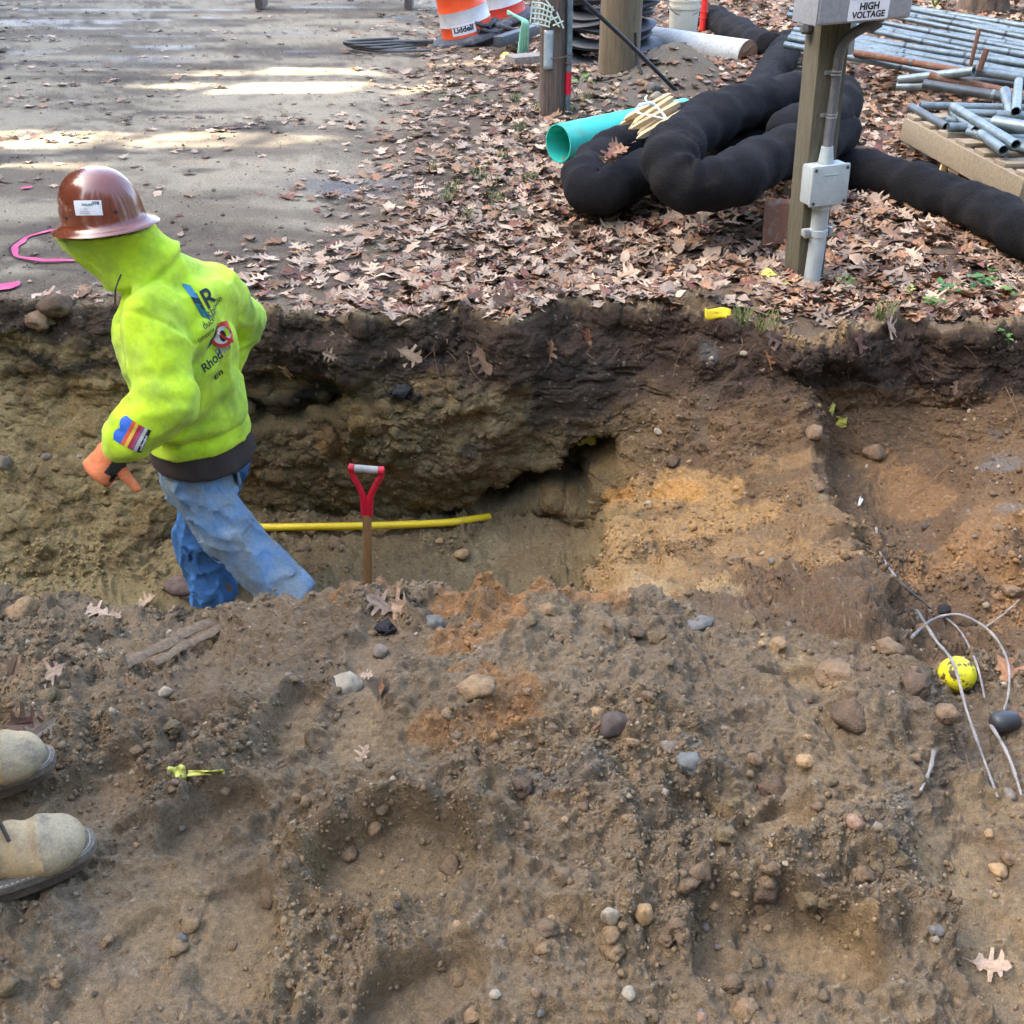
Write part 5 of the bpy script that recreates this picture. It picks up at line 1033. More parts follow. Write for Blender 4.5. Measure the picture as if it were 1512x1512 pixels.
# ================================================================== TRENCH: pipe, shovel, finds
M_yel = mat('yellow_gas_pipe', lin(232, 204, 40), .45, nscale=14, namt=.15, col2=lin(150, 124, 40), thr=(.58, .75))
M_yelp = mat('yellow_plastic', lin(236, 206, 30), .5, nscale=10, namt=.1, col2=lin(190, 160, 40), thr=(.6, .8)); M_palyel = mat('pale_yellow_film', lin(214, 210, 96), .6, nscale=10, namt=.2, col2=lin(120, 112, 60), thr=(.5, .7))
M_red = mat('red_paint', lin(204, 24, 48), .45, nscale=24, namt=.1, col2=lin(140, 40, 44), thr=(.55, .72)); M_grip = mat('grey_grip', lin(160, 156, 148), .55, nscale=14, namt=.2, bump=.1)
M_ash = mat('ash_wood', lin(158, 118, 74), .7, nscale=5, namt=.3, stretch=(8, 8, .6), col2=lin(110, 82, 54), thr=(.4, .75)); M_steel = mat('worn_steel', lin(120, 118, 112), .5, metal=.7, nscale=12, namt=.3)
mb = MB(); mb.tube(smooth_path([PY(300, 781, 3.90), PY(357, 779, 3.88), PY(450, 778, 3.86), PY(560, 776, 3.86), PY(655, 772, 3.87), PY(695, 767, 3.92), PY(722, 763, 3.99)], 5), .017, 12); tag(mb.build('gas_pipe', M_yel), 'yellow plastic gas pipe along the foot of the cut face', 'pipe')
t0 = PY(541, 693, 3.30); tb = PY(543, 862, 3.30); axd = (tb - t0).normalized(); gx = Vector((1, 0, -.10)).normalized()
sh = empty('shovel', (tb.x, tb.y, -1.0), 'shovel with red D-shaped handle standing upright in the trench', 'shovel'); SS = 3.30 / F * 1.13
g0, g1 = t0 - gx * .054, t0 + gx * .054
mb = MB(); mb.tube([g0 + gx * .010, t0, g1 - gx * .010], .0150, 14); mb.build('grip', M_grip, sh)
mb = MB(); yk = t0 + axd * .118; bt = t0 + axd * .200
for s in (-1, 1):
    e = t0 + gx * .054 * s; mb.tube(smooth_path([e - axd * .004, e + axd * .02, e + axd * .045 - gx * .010 * s, yk - gx * s * -.014, bt - gx * s * -.009], 5), [.0150] + [.0125] * 15 + [.0145] * 5, 10, sq=(1, .9)); mb.tube([e - gx * .008 * s, e + gx * .010 * s], .0165, 14)
mb.build('yoke', M_red, sh)
mb = MB(); mb.tube([t0 + axd * .196, t0 + axd * .23, t0 + axd * .40, t0 + axd * .62], [.0165, .0172, .0172, .0168], 14); mb.build('shaft', M_ash, sh)
bl = t0 + axd * .60; mb = MB(); mb.tube([bl, bl + axd * .10], [.019, .02], 12); V, Fc = grid_2d(lambda u, v: ((u - .5) * .2 * (1 - max(0, v - .6) ** 2 * 3.), v * .26), 8, 8); mb.add([bl + axd * (.08 + y) + gx * x + Vector((0, -1, 0)) * (.02 * (1 - (x / .1) ** 2)) for x, y in V], Fc); mb.build('blade', M_steel, sh)
# yellow ball with dirt
p, n = PR(1402, 1003); rb = .0445; mb = MB(); Mx = (Vector((.1, -.75, .65))).normalized().to_track_quat('Z', 'Y').to_matrix()
cB = p + n * .018 + Vector((0, -.012, .014)); mb.lathe([(.001, rb)] + [(rb * math.sin(R(a)), rb * math.cos(R(a))) for a in range(10, 91, 8)] + [(rb * 1.05, -.002), (rb * 1.05, -.008), (rb, -.010)] + [(rb * math.sin(R(a)), rb * math.cos(R(a)) - .01) for a in range(100, 180, 10)], cB, 32, Mx)
M_ball = mat('yellow_ball_with_dirt', lin(214, 208, 40), .55, nscale=26, namt=.1, col2=lin(74, 62, 42), thr=(.53, .58)); tag(mb.build('marker_ball', M_ball, ang=60), 'muddy yellow plastic marker ball lying in the gully', 'ball')
# sticks and wires
M_stick = mat('weathered_stick', lin(146, 140, 132), .85, nscale=20, namt=.3, stretch=(1, 1, 1), bump=.3); M_twig = mat('brown_twig', lin(128, 96, 72), .9, nscale=20, namt=.3)
def stick(path, r, lift, label, m_=M_stick, name='stick', cat='stick', jit=.0):
    pts = []
    for k, q in enumerate(path):
        p, n = PR(q[0], q[1]); l = q[2] if len(q) > 2 else lift; pts.append(p + (CAMP - p).normalized() * l * .6 + UP * l * .6)
    pp = smooth_path(pts, 6); rr = [r * .78 * (1 - .45 * i / len(pp)) * (1 + .14 * math.sin(i * 1.7) + .1 * math.sin(i * 4.1)) for i in range(len(pp))]
    mb = MB(); mb.tube(pp, rr, 8); return tag(mb.build(name, m_), label, cat)
stick([(1293, 784), (1297, 818), (1325, 862), (1368, 898), (1412, 932), (1438, 980), (1452, 1036)], .0058, .022, 'long grey stick curving down the gully past the black lump')
stick([(1352, 908, .03), (1378, 958, .05), (1400, 1005, .095), (1425, 1070, .05), (1472, 1181, .012)], .0062, .03, 'straight grey stick leaning across the yellow ball')
stick([(1345, 946, .02), (1375, 926, .05), (1412, 924, .07), (1455, 946, .06), (1482, 985, .05), (1487, 1026, .03), (1480, 1056, .015)], .006, .03, 'grey stick bent in an arch above the yellow ball')
stick([(1462, 1075), (1488, 1122), (1507, 1180)], .006, .015, 'bent stick below the black hose end'); stick([(1378, 1112), (1372, 1140), (1358, 1172)], .0065, .012, 'short grey stick on the bank below the ball')
stick([(1455, 930), (1480, 912), (1504, 890)], .004, .02, 'knobbly twig on the far side of the gully'); stick([(876, 1083), (895, 1066), (912, 1046)], .0045, .018, 'broken tan stick leaning on the angular rock', M_twig); stick([(1312, 832), (1325, 850)], .003, .01, 'white splinter beside the long stick')
stick([(215, 790), (225, 782)], .002, .01, 'straw on the sandy slope', M_twig)
for a, l in [(((145, 980), (155, 1000)), 'straw below the split board'), (((185, 995), (195, 1022)), 'straw stalk beside the split board'), (((250, 1150), (320, 1140)), 0), (((1420, 1100), (1432, 1140)), 'thin pale splinter below the ball'), (((1385, 950), (1400, 930)), 0), (((690, 1040), (700, 1025)), 0)]:
    if l: stick(a, .0018, .008, l, M_twig)
# black hose end
p, n = PR(1476, 1077); mb = MB(); mb.tube(smooth_path([p + Vector((-.025, -.01, .02)), p + Vector((.0, 0, .025)), p + Vector((.035, .01, .02))], 5), [.012, .017, .022, .024, .025, .025, .025, .025, .024, .022, .02], 14); tag(mb.build('hose_end', mat('black_rubber', lin(52, 54, 58), .45, nscale=12, namt=.3, col2=lin(120, 108, 90), thr=(.55, .75))), 'black rubber hose end half buried in the gully', 'hose')
# split board
M_oldwood = mat('grey_brown_old_board', lin(122, 104, 82), .9, nscale=6, namt=.35, stretch=(12, 12, 1.5), bump=.4, bscale=30); 
a, _ = PR(192, 992); b, _ = PR(318, 928); a += UP * .012; b += UP * .018; d = (b - a).normalized(); w = d.cross(UP).normalized()
bd = empty('split_board', a, 'old board split lengthwise lying on the rim', 'board'); 
for s, wd, e0, e1 in ((-1, .022, 0, 1), (1, .016, .14, .97)):
    mb = MB(); L = []; 
    for k in range(9):
        f = e0 + (e1 - e0) * k / 8; c = a.lerp(b, f) + w * s * (.028 + .005 * math.sin(k * 1.3)) * (1 if s > 0 else .8); L.append(c)
    mb.tube(L, [wd * (1 + .15 * math.sin(k * 2.2)) for k in range(9)], 6, sq=(1, .45), up=(0, 0, 1)); mb.build('plank', M_oldwood, bd)
# yellow scraps
def scrap(px, py, w, h, label, m_, seed, name='plastic_scrap', cat='scrap', crump=.02, lift=.012, rot=0.):
    p, n = PR(px, py); n = (n * .4 + (CAMP - p).normalized() * .6).normalized(); x = n.cross(UP).normalized() * -1; x = UP.cross(n).normalized(); y = n.cross(x); x, y = x * math.cos(rot) + y * math.sin(rot), y * math.cos(rot) - x * math.sin(rot)
    V, Fc = grid_2d(lambda u, v: (u - .5, v - .5), 7, 5); P3 = []
    for (u, v) in V:
        e = .07 * math.sin(seed * 7 + v * 9) ; P3.append(p + n * (lift + crump * float(vnoise(np.array([[u * 3 + seed, v * 3, seed]]), seed)[0])) + x * w * (u + .2 * e * (abs(u) > .3)) + y * h * (v + .09 * math.sin(seed * 3 + u * 11) * (abs(v) > .3)))
    o = obj(name, P3, Fc, m_); mod = o.modifiers.new('thickness', 'SOLIDIFY'); mod.thickness = .0015; return tag(o, label, cat)
scrap(865, 656, .085, .05, 'pale yellow film torn in the cut face at the hollow', M_palyel, 3, lift=.06); scrap(1226, 603, .04, .06, 'upper strip of yellow warning tape in the gully notch', M_palyel, 4); scrap(1238, 622, .065, .04, 'lower strip of yellow warning tape in the gully notch', M_palyel, 5)
scrap(1145, 417, .14, .045, 'strip of crumbling yellow paint on the bank by the post', M_palyel, 6, crump=.015, rot=-.55, lift=.03); scrap(262, 1142, .035, .03, 'curled yellow ribbon end on the pile', M_palyel, 8); scrap(305, 1140, .07, .010, 'thin yellow ribbon strip trodden into the pile', M_palyel, 9, lift=.006); scrap(1270, 742, .012, .035, 'white paper shred on the gully slope', M_white, 10)
p, n = PR(1058, 470); mb = MB(); V, Fc = grid_2d(lambda u, v: ((u - .5) * .105, (v - .5) * .04), 8, 4); mb.add([p + Vector((x, -.015, .024 + y * .95 + .004 * math.sin(x * 60) + (.006 if x < -.04 else 0))) + Vector((0, .012 * math.cos(x * 40) + .02 * y / .04, 0)) for x, y in V], Fc); o = mb.build('marker_tag', M_yelp); o.modifiers.new('thickness', 'SOLIDIFY').thickness = .003; tag(o, 'bright yellow plastic tag lying at the lip of the cut', 'tag')
# roots hanging out of the topsoil
M_root = mat('root_fibre', lin(132, 104, 78), .9, namt=.3)
g = np.random.default_rng(12)
RT = [(1250 + g.uniform(0, 260), 505 + g.uniform(0, 80)) for _ in range(16)] + [(g.uniform(560, 1150), g.uniform(492, 530)) for _ in range(12)] + [(1215 + g.uniform(0, 60), 560 + g.uniform(0, 90)) for _ in range(6)] + [(722, 745), (716, 742), (730, 735), (1430, 650), (1400, 690), (1480, 640)]
for k, (x, y) in enumerate(RT):
    dx, dy = g.normal() * 30, abs(g.normal()) * 30 + 12; r_ = g.uniform(.0011, .0026)
    if x > 1380 and y > 630: dx, dy = -70, 55
    stick([(x, y), (x + dx * .5 + g.normal() * 8, y + dy * .5), (x + dx, y + dy)], r_, .016, 'fine brown root hanging from the dark topsoil', M_root, 'root', 'root')['group'] = 'roots in the cut bank'

# ================================================================== ROAD: paint ring, hose coil, drums, bucket of a loader
M_pink = mat('pink_marking_paint', lin(224, 72, 120), .8, nscale=9, namt=.2, col2=lin(190, 110, 130), thr=(.5, .7)); M_crack = mat('black_joint', lin(36, 34, 34), .9, namt=.2)
def ring_sheet(c, r0, r1, n=64, wob=.012, seed=1, a0=0, a1=2 * math.pi):
    V = []; Fc = []
    for k in range(n + 1):
        a = a0 + (a1 - a0) * k / n; e = wob * math.sin(a * 5 + seed) + wob * .6 * math.sin(a * 11 + seed * 2)
        for r in (r0 + e, (r0 + r1) / 2 + e * .8, r1 + e * .4): x, y = c.x + r * math.cos(a), c.y + r * math.sin(a); V.append((x, y, gz(x, y) + .008))
    for k in range(n):
        for j in (0, 1): i = k * 3 + j; Fc.append((i, i + 1, i + 4, i + 3))
    return V, Fc
pc = PZ(112, 360, 0); V, Fc = ring_sheet(pc, .270, .300); tag(obj('paint_ring', V, Fc, M_pink), 'pink spray-paint ring around a round joint in the road', 'paint mark')
V, Fc = ring_sheet(pc, .303, .313, wob=.004); tag(obj('road_joint', [(x, y, z - .001) for x, y, z in V], Fc, M_crack), 'thin black circular joint in the road under pink paint', 'joint')
def dab(px, py, w, h, label, m_):
    c = PZ(px, py, 0); V, Fc = grid_2d(lambda u, v: (c.x + w * (u - .5) * (1 - .5 * abs(v - .5)), c.y + h * (v - .5) + .3 * w * (u - .5)), 6, 4); tag(obj('paint_mark', [(x, y, gz(x, y) + .012) for x, y in V], Fc, m_), label, 'paint mark')
dab(8, 427, .12, .10, 'pink paint dash at the road edge beside the sandy slope', M_pink); dab(40, 279, .06, .05, 'small pink paint dot on the road', M_pink); dab(232, 347, .05, .05, 'faint pink paint dot behind the hard hat', M_pink)
M_hose = mat('grey_hose', lin(96, 98, 96), .6, nscale=20, namt=.2); g = np.random.default_rng(3); mb = MB(); c = PZ(575, 74, 0)
for k in range(4):
    pts = [c + Vector((.36 * math.cos(a) * (1 + .06 * k) + .06 * math.sin(3 * a + k), .16 * math.sin(a + .2 * k) + .1 * math.cos(2 * a + k) * .5, .03 + .02 * k)) for a in np.linspace(.3 + k * .4, 5.9 + k * .2, 12)]; mb.tube(smooth_path(pts, 4), .013, 8)
mb.tube(smooth_path([c + Vector((-.36, -.05, .03)), c + Vector((-.2, -.16, .02)), c + Vector((.1, -.22, .02)), c + Vector((.45, -.16, .02))], 6), .014, 8); tag(mb.build('hose_coil', M_hose), 'loose coil of thin grey hose at the leafy road edge', 'hose')
M_or = mat('orange_sheeting', lin(250, 88, 36), .45, nscale=8, namt=.1, coat=.2); M_wh = mat('white_sheeting', lin(214, 216, 214), .4, nscale=8, namt=.12); M_rub = mat('black_recycled_rubber', lin(58, 60, 64), .75, nscale=9, namt=.3, col2=lin(104, 104, 104), thr=(.5, .75)); M_ted = mat('red_orange_sheeting', lin(226, 70, 50), .5, nscale=8, namt=.12)
def drum(base, tilt, yaw, label, sign, om=M_or):
    e = empty('traffic_drum', base, label, 'traffic drum', 'traffic drums at the road edge'); Mx = Matrix.Rotation(yaw, 3, 'Z') @ Matrix.Rotation(tilt, 3, 'Y') @ Matrix.Rotation(R(4), 3, 'X')
    zs = [(.07, .20, .290, .280, om), (.20, .345, .278, .268, M_wh), (.345, .50, .266, .256, om), (.50, .655, .252, .242, M_wh), (.655, .81, .240, .23, om), (.81, .96, .228, .21, M_wh)]
    for z0, z1, r0, r1, m_ in zs: mb = MB(); mb.lathe([(r0 + .004, z0), (r0, z0 + .012), (r1, z1 - .012), (r1 + .004, z1 - .001)], base, 36, Mx); mb.build('band', m_, e, ang=50)
    mb = MB(); mb.lathe([(.21, .96), (.19, .985), (.05, .99)], base, 36, Mx); mb.tube([base + Mx @ Vector((x, 0, z)) for x, z in ((-.1, .98), (-.09, 1.06), (.09, 1.06), (.1, .98))], .018, 8); mb.build('top_handle', om, e)
    mb = MB(); mb.lathe([(.27, .0), (.40, .0), (.42, .03), (.40, .065), (.33, .09), (.285, .09)], base, 36, Mx); mb.build('rubber_base', M_rub, e)
    if sign:
        d = (CAMP - base); d.z = 0; d.normalize(); loc = Mx.transposed() @ d; a0 = math.atan2(loc.y, loc.x) + R(-6); Vp = []
        V, Fc = grid_2d(lambda u, v: (u - .5, v), 8, 1)
        for u, v in V: z = .115 + v * .105; r = .292 - .07 * z + .0035; Vp.append(base + Mx @ Vector((r * math.cos(a0 + u * .95), r * math.sin(a0 + u * .95), z)))
        lb = obj('name_label', Vp, Fc, M_white, e)
        V, Fc = text_2d('Liddell', .085, .003); A = np.array(V); A -= (A.min(0) + A.max(0)) / 2; Vp = []
        for x, y in A: z = .172 + y * .9; r = .292 - .07 * z + .006; an = a0 + x / r; Vp.append(base + Mx @ Vector((r * math.cos(an), r * math.sin(an), z)))
        obj('lettering', Vp, Fc, M_ink, lb, False)
drum(Vector((PZ(694, 60, .0).x, PZ(694, 62, .0).y, .02)), R(-13), 0, 'leaning orange and white traffic drum with a white name label', True); q = PZ(726, 36, 0); drum(Vector((q.x + .15, q.y, .03)), R(-12), 0, 'red-orange traffic drum behind the leaning drum', False, M_ted)
# scrap beside the drums
def beam(a, b, w, h, m_, name, label, cat, bev=.006, group=None):
    d = (b - a); L = d.length; x = d.normalized(); y = UP.cross(x).normalized(); z = x.cross(y); mb = MB(); mb.box((a + b) / 2, (L, w, h), Matrix((x, y, z)).transposed(), bev); return tag(mb.build(name, m_, None, ang=30), label, cat, group)
M_grwood = mat('silvered_wood', lin(150, 144, 134), .85, nscale=7, namt=.3, stretch=(2, 12, 12), bump=.3, bscale=40); M_galv = mat('galvanised_steel', lin(122, 138, 144), .5, metal=.5, nscale=16, namt=.3, col2=lin(88, 100, 104), thr=(.4, .75)); M_rust = mat('rusty_pipe', lin(112, 78, 60), .8, metal=.2, nscale=16, namt=.35, col2=lin(132, 124, 112), thr=(.5, .75)); M_dkpipe = mat('dark_pipe', lin(84, 92, 96), .5, metal=.4, nscale=16, namt=.3)
M_mint = mat('mint_plastic', lin(136, 204, 176), .5, nscale=16, namt=.15); M_postw = mat('treated_post', lin(104, 101, 84), .9, nscale=6, namt=.35, stretch=(14, 14, 1.2), col2=lin(74, 70, 58), thr=(.4, .75), bump=.35, bscale=30); M_pole = mat('weathered_pole', lin(112, 98, 88), .92, nscale=5, namt=.4, stretch=(16, 16, .8), col2=lin(66, 58, 54), thr=(.35, .7), bump=.7, bscale=22); M_pole2 = mat('tan_pole', lin(126, 114, 90), .9, nscale=5, namt=.3, stretch=(14, 14, .8), col2=lin(92, 82, 66), thr=(.35, .7), bump=.5, bscale=22)
q0, q1 = PZ(735, 62, .12), PZ(800, 40, .12); beam(q0, q1, .10, .10, M_dkpipe, 'steel_beam', 'grey steel beam lying behind the leaning drum', 'beam')
beam(PZ(752, 88, .12), PZ(806, 84, .12), .22, .06, M_grwood, 'plank', 'silvered plank lying beside the dark pole', 'plank')
q = PZ(722, 50, .1); mb = MB(); g = np.random.default_rng(8)
for k in range(7): mb.tube(smooth_path([q + Vector((g.uniform(-.25, .3), g.uniform(-.2, .3), g.uniform(.0, .15))) for _ in range(4)], 4), .022, 7)
tag(mb.build('rubber_straps', M_rub), 'tangle of black rubber straps behind the leaning drum', 'straps')
mb = MB(); q = PZ(764, 78, .05)
for k in range(4): mb.tube(smooth_path([PY(766 + k * 4, 78, q.y) + Vector((0, .02 * k, 0)), PY(770 + k * 3, 45, q.y), PY(772 + k * 2, 32, q.y), PY(762, 24, q.y + .1), PY(750, 20 - k, q.y + .2)], 5), .016, 6)
tag(mb.build('plastic_strapping', M_mint), 'bundle of mint green plastic strapping standing by the plank', 'strapping')
p, n = PR(747, 88); mb = MB(); mb.lathe([(.005, .07), (.035, .06), (.05, .02), (.04, 0)], p, 10); tag(mb.build('survey_flag', M_yelp), 'small crumpled yellow flag in the leaves', 'flag')
# loader bucket resting on its side cutters
M_bk = mat('worn_bucket_steel', lin(88, 84, 80), .55, metal=.4, nscale=4, namt=.35, col2=lin(120, 96, 76), thr=(.45, .75), bump=.2); xl, xr, yb = PZ(383, 15, 0).x, PZ(603, 15, 0).x, PZ(383, 15, 0).y
e = empty('loader_bucket', ((xl + xr) / 2, yb, 0), 'worn steel loader bucket standing on the far road', 'bucket')
prof = [(0, .015), (.34, .03), (.5, .45), (.52, .62), (.78, .72), (1.0, .95), (.95, 1.25), (.6, 1.35), (.1, 1.30)]
for x in (xl, xr): mb = MB(); V = [(x - .05, yb + a, z) for a, z in prof] + [(x + .05, yb + a, z) for a, z in prof]; n = len(prof); mb.add(V, [tuple(range(n)), tuple(range(2 * n - 1, n - 1, -1))] + [(i, i + n, (i + 1) % n + n, (i + 1) % n) for i in range(n)]); mb.build('side_plate', M_bk, e, ang=25)
sh_ = prof[3:]; mb = MB(); n = len(sh_); mb.add([(xl + .03, yb + a, z) for a, z in sh_] + [(xr - .03, yb + a, z) for a, z in sh_] + [(xl + .03, yb + a, z + .04) for a, z in sh_] + [(xr - .03, yb + a, z + .04) for a, z in sh_], [(i, i + 1, n + i + 1, n + i) for i in range(n - 1)] + [(2 * n + i, 3 * n + i, 3 * n + i + 1, 2 * n + i + 1) for i in range(n - 1)]); mb.build('shell', M_bk, e, ang=25)
for x in (xl + .5, xr - .5): mb = MB(); mb.tube([(x, yb + .9, 1.0), (x, yb + 2.2, 1.3), (x, yb + 3.2, 1.5)], [.09, .1, .11], 8); mb.build('lift_arm', M_bk, e)
# ================================================================== VERGE: poles, socks, pipes, post with boxes
# dark stub pole
q = PR(817, 166)[0]; Yp = q.y; W_ = 7.6 / F
sp_ = empty('wooden_pole', (q.x, Yp, q.z), 'dark weathered wooden pole stub with a pale metal tag', 'pole')
mb = MB(); n = 22; V = []; hs = [-.1, .15, .5, .9, 1.4, 2.2]
for j, z in enumerate(hs):
    for k in range(n):
        a = 2 * math.pi * k / n; r = .108 * (1 + .05 * math.sin(a * 5 + 1) + .03 * math.sin(a * 9)) * (1 - .012 * j); V.append((q.x + r * math.cos(a) - .012 * z, Yp + r * math.sin(a), q.z + z))
mb.add(V, [(j * n + k, j * n + (k + 1) % n, (j + 1) * n + (k + 1) % n, (j + 1) * n + k) for j in range(len(hs) - 1) for k in range(n)] + [tuple((len(hs) - 1) * n + k for k in range(n))]); mb.build('shaft', M_pole, sp_, ang=60)
tg = PY(810, 74, Yp - .118); V, Fc = grid_2d(lambda u, v: ((u - .5) * .072, (v - .5) * .265), 3, 8); mb = MB(); mb.add([tg + Vector((x, .012 * (x / .036) ** 2, y)) for x, y in V], Fc); o = mb.build('metal_tag', mat('pale_metal_tag', lin(176, 190, 196), .45, metal=.3, nscale=12, namt=.15), sp_); o.modifiers.new('thickness', 'SOLIDIFY').thickness = .003
cb = PY(838, 160, Yp - .06); mb = MB(); mb.tube([cb - UP * .05, cb + UP * .45, cb + Vector((-.012, 0, 1.6))], .022, 12); mb.build('conduit', M_galv, sp_); mb = MB(); mb.tube([cb + UP * .10, cb + UP * .26], .0232, 12); mb.build('red_paint_mark', M_red, sp_)
mb = MB(); zc = .30; mb.tube(smooth_path([(q.x - .1 , Yp - .06, q.z + .42), (q.x, Yp - .125, q.z + .40), (cb.x + .03, Yp - .09, q.z + .43)], 5), .004, 6); mb.tube([(cb.x + .026 * math.cos(a), cb.y + .026 * math.sin(a), cb.z + .32) for a in np.linspace(0, 6.28, 12)], .006, 6); mb.build('wire_tie', M_rust, sp_)
mb = MB()                                                        # torn plastic mesh on the pole
for k in range(6): mb.tube([PY(786 + k * 6, 2 + k * 1.5, Yp - .13), PY(783 + k * 5.4, 34 + (k % 3) * 3, Yp - .13)], .006, 5)
for k in range(5): mb.tube([PY(785, 3 + k * 8, Yp - .128), PY(801, 5 + k * 8, Yp - .135), PY(816 - k, 12 + k * 7, Yp - .128)], .006, 5)
for a, b in (((822, 18), (832, 42)), ((814, 22), (826, 40)), ((812, 30), (826, 24)), ((816, 38), (832, 31)), ((806, 0), (818, 16))): mb.tube([PY(*a, Yp - .13), PY(*b, Yp - .13)], .006, 5)
tag(mb.build('plastic_mesh', mat('pale_green_mesh', lin(206, 222, 206), .5, nscale=10, namt=.12)), 'torn pale green plastic mesh caught on the dark pole', 'mesh')
# tall tan pole
q2 = PR(915, 104)[0]; tp = empty('utility_pole', q2, 'thick tan wooden utility pole rising from a gravel mound', 'pole'); mb = MB(); V = []; n = 26; hs = [-.2, .3, 1, 2.5, 5, 8]
for j, z in enumerate(hs):
    for k in range(n): a = 2 * math.pi * k / n; r = .172 * (1 + .02 * math.sin(a * 7)) * (1 - .015 * j); V.append((q2.x + r * math.cos(a), q2.y + .1 + r * math.sin(a), q2.z + z))
mb.add(V, [(j * n + k, j * n + (k + 1) % n, (j + 1) * n + (k + 1) % n, (j + 1) * n + k) for j in range(len(hs) - 1) for k in range(n)] + [tuple((len(hs) - 1) * n + k for k in range(n))]); mb.build('shaft', M_pole2, tp, ang=60)
mb = MB(); mb.tube(smooth_path([q2 + Vector((.10, -.1, .3)), q2 + Vector((.12, -.12, .12)), q2 + Vector((.16, -.2, .0))], 5), .012, 8); mb.build('ground_wire', M_black, tp)
# guy cable
g0_ = PR(1003, 132)[0]; g1_ = PY(838, -20, 8.4); mb = MB(); mb.tube([g0_ - UP * .03, g0_.lerp(g1_, .5), g1_, g1_ + (g1_ - g0_) * .8], .016, 8); tag(mb.build('guy_cable', M_black), 'black guy cable slanting down in front of the tan pole', 'cable')
# stack of rubber drum bases
M_rub2 = mat('black_rubber_ring', lin(52, 56, 62), .55, nscale=6, namt=.3, col2=lin(92, 98, 106), thr=(.5, .8)); sc_ = PZ(905, 92, .1); g = np.random.default_rng(4)
for k in range(9):
    c = Vector((sc_.x + g.normal() * .03, sc_.y + .55, gz(sc_.x, sc_.y + .5) + .06 + k * .084)); V = []; Fc = []; n = 40; ph = g.uniform(0, 6); pr_ = [(.25, -.022), (.44, -.03), (.47, 0), (.45, .022), (.34, .034), (.25, .026)]; m_n = len(pr_)
    for i in range(n):
        a = 2 * math.pi * i / n; dz = .03 * math.sin(2 * a + ph) + .022 * math.cos(a + ph * 2) - .05 * math.cos(a - R(200)) * (k / 9)
        for r, z in pr_: V.append(c + Vector((r * math.cos(a), r * math.sin(a), z + dz * (r / .45))))
    for i in range(n):
        for j in range(m_n): Fc.append((i * m_n + j, ((i + 1) % n) * m_n + j, ((i + 1) % n) * m_n + (j + 1) % m_n, i * m_n + (j + 1) % m_n))
    tag(autosmooth(obj('rubber_drum_base', V, Fc, M_rub2), 50), 'warped black rubber ring in the stack behind the tan pole', 'rubber base', 'stacked rubber drum bases')
# gravel on the mound: stones one can tell apart
g = np.random.default_rng(6)
for k in range(46):
    x = g.uniform(850, 1000) if k < 34 else g.uniform(880, 960); y = g.uniform(104, 165); c = ['pale', 'grey', 'tan', 'pale', 'blue', 'pink'][k % 6]; put_rock(x, y, g.uniform(5, 13), 'stone', c, {'pale': 'pale', 'grey': 'grey', 'tan': 'tan', 'blue': 'blue-grey', 'pink': 'rusty'}[c] + ' pebble on the gravel mound at the poles', 'pebbles at the foot of the poles', .3)
put_rock(965, 134, 26, 'stone', 'blue', 'blue-grey flat stone on the gravel mound at the guy cable'); put_rock(946, 124, 14, 'stone', 'pink', 'rust-red stone on the gravel mound'); put_rock(968, 146, 20, 'stone', 'pale', 'pale flat stone below the blue-grey one at the guy cable'); put_rock(512, 408, 16, 'stone', 'grey', 'lone grey stone on the leafy road edge'); put_rock(848, 428, 22, 'clod', 'dark', 'dark clod on the verge near the dirt mound')
# white bucket of leaves, red post, log
qb = PZ(1010, 64, .14); e = empty('plastic_bucket', qb, 'off-white plastic bucket full of dry leaves', 'bucket'); M_bkt = mat('offwhite_plastic', lin(202, 198, 178), .5, nscale=8, namt=.12, col2=lin(160, 150, 128), thr=(.55, .8))
mb = MB(); qb = qb + Vector((0, .15, 0)); mb.lathe([(.125, 0), (.13, .005), (.15, .30), (.158, .30), (.158, .33), (.152, .33), (.152, .36), (.158, .365), (.158, .385), (.146, .385), (.142, .30), (.13, .25), (.001, .25)], qb, 28); mb.build('pail', M_bkt, e, ang=35)
mb = MB(); mb.tube([qb + Vector((.16 * math.cos(a), -.02 - .12 * math.sin(a), .34 - .16 * math.sin(a) * .6)) for a in np.linspace(0, math.pi, 12)], .003, 6); mb.build('wire_handle', M_steel, e)
for k in range(9): put_leaf(qb + Vector((random.uniform(-.09, .09), random.uniform(-.09, .09), .27 + .012 * k)), Vector((random.uniform(-.4, .4), random.uniform(-.4, .4), 1)).normalized(), .13, ['orange-brown', 'red-brown', 'brown'][k % 3], ['orange-brown', 'red-brown', 'brown'][k % 3] + ' leaf heaped in the off-white bucket', 'leaves in the bucket', tilt=.6)
pr_ = PR(1037, 46)[0]; mb = MB(); mb.tube([pr_ - UP * .05, pr_ + UP * .3, pr_ + Vector((-.01, 0, 1.3))], .036, 12); 
for z in (.14, .2, .34, .40): mb.tube([pr_ + Vector((.041 * math.cos(a), .041 * math.sin(a), z + .01 * math.sin(a))) for a in np.linspace(0, 6.28, 13)], .004, 5)
tag(mb.build('marker_post', mat('red_orange_plastic', lin(232, 52, 44), .5, nscale=14, namt=.15, col2=lin(236, 150, 140), thr=(.62, .75))), 'red-orange post wound with cord beside the bucket', 'post')
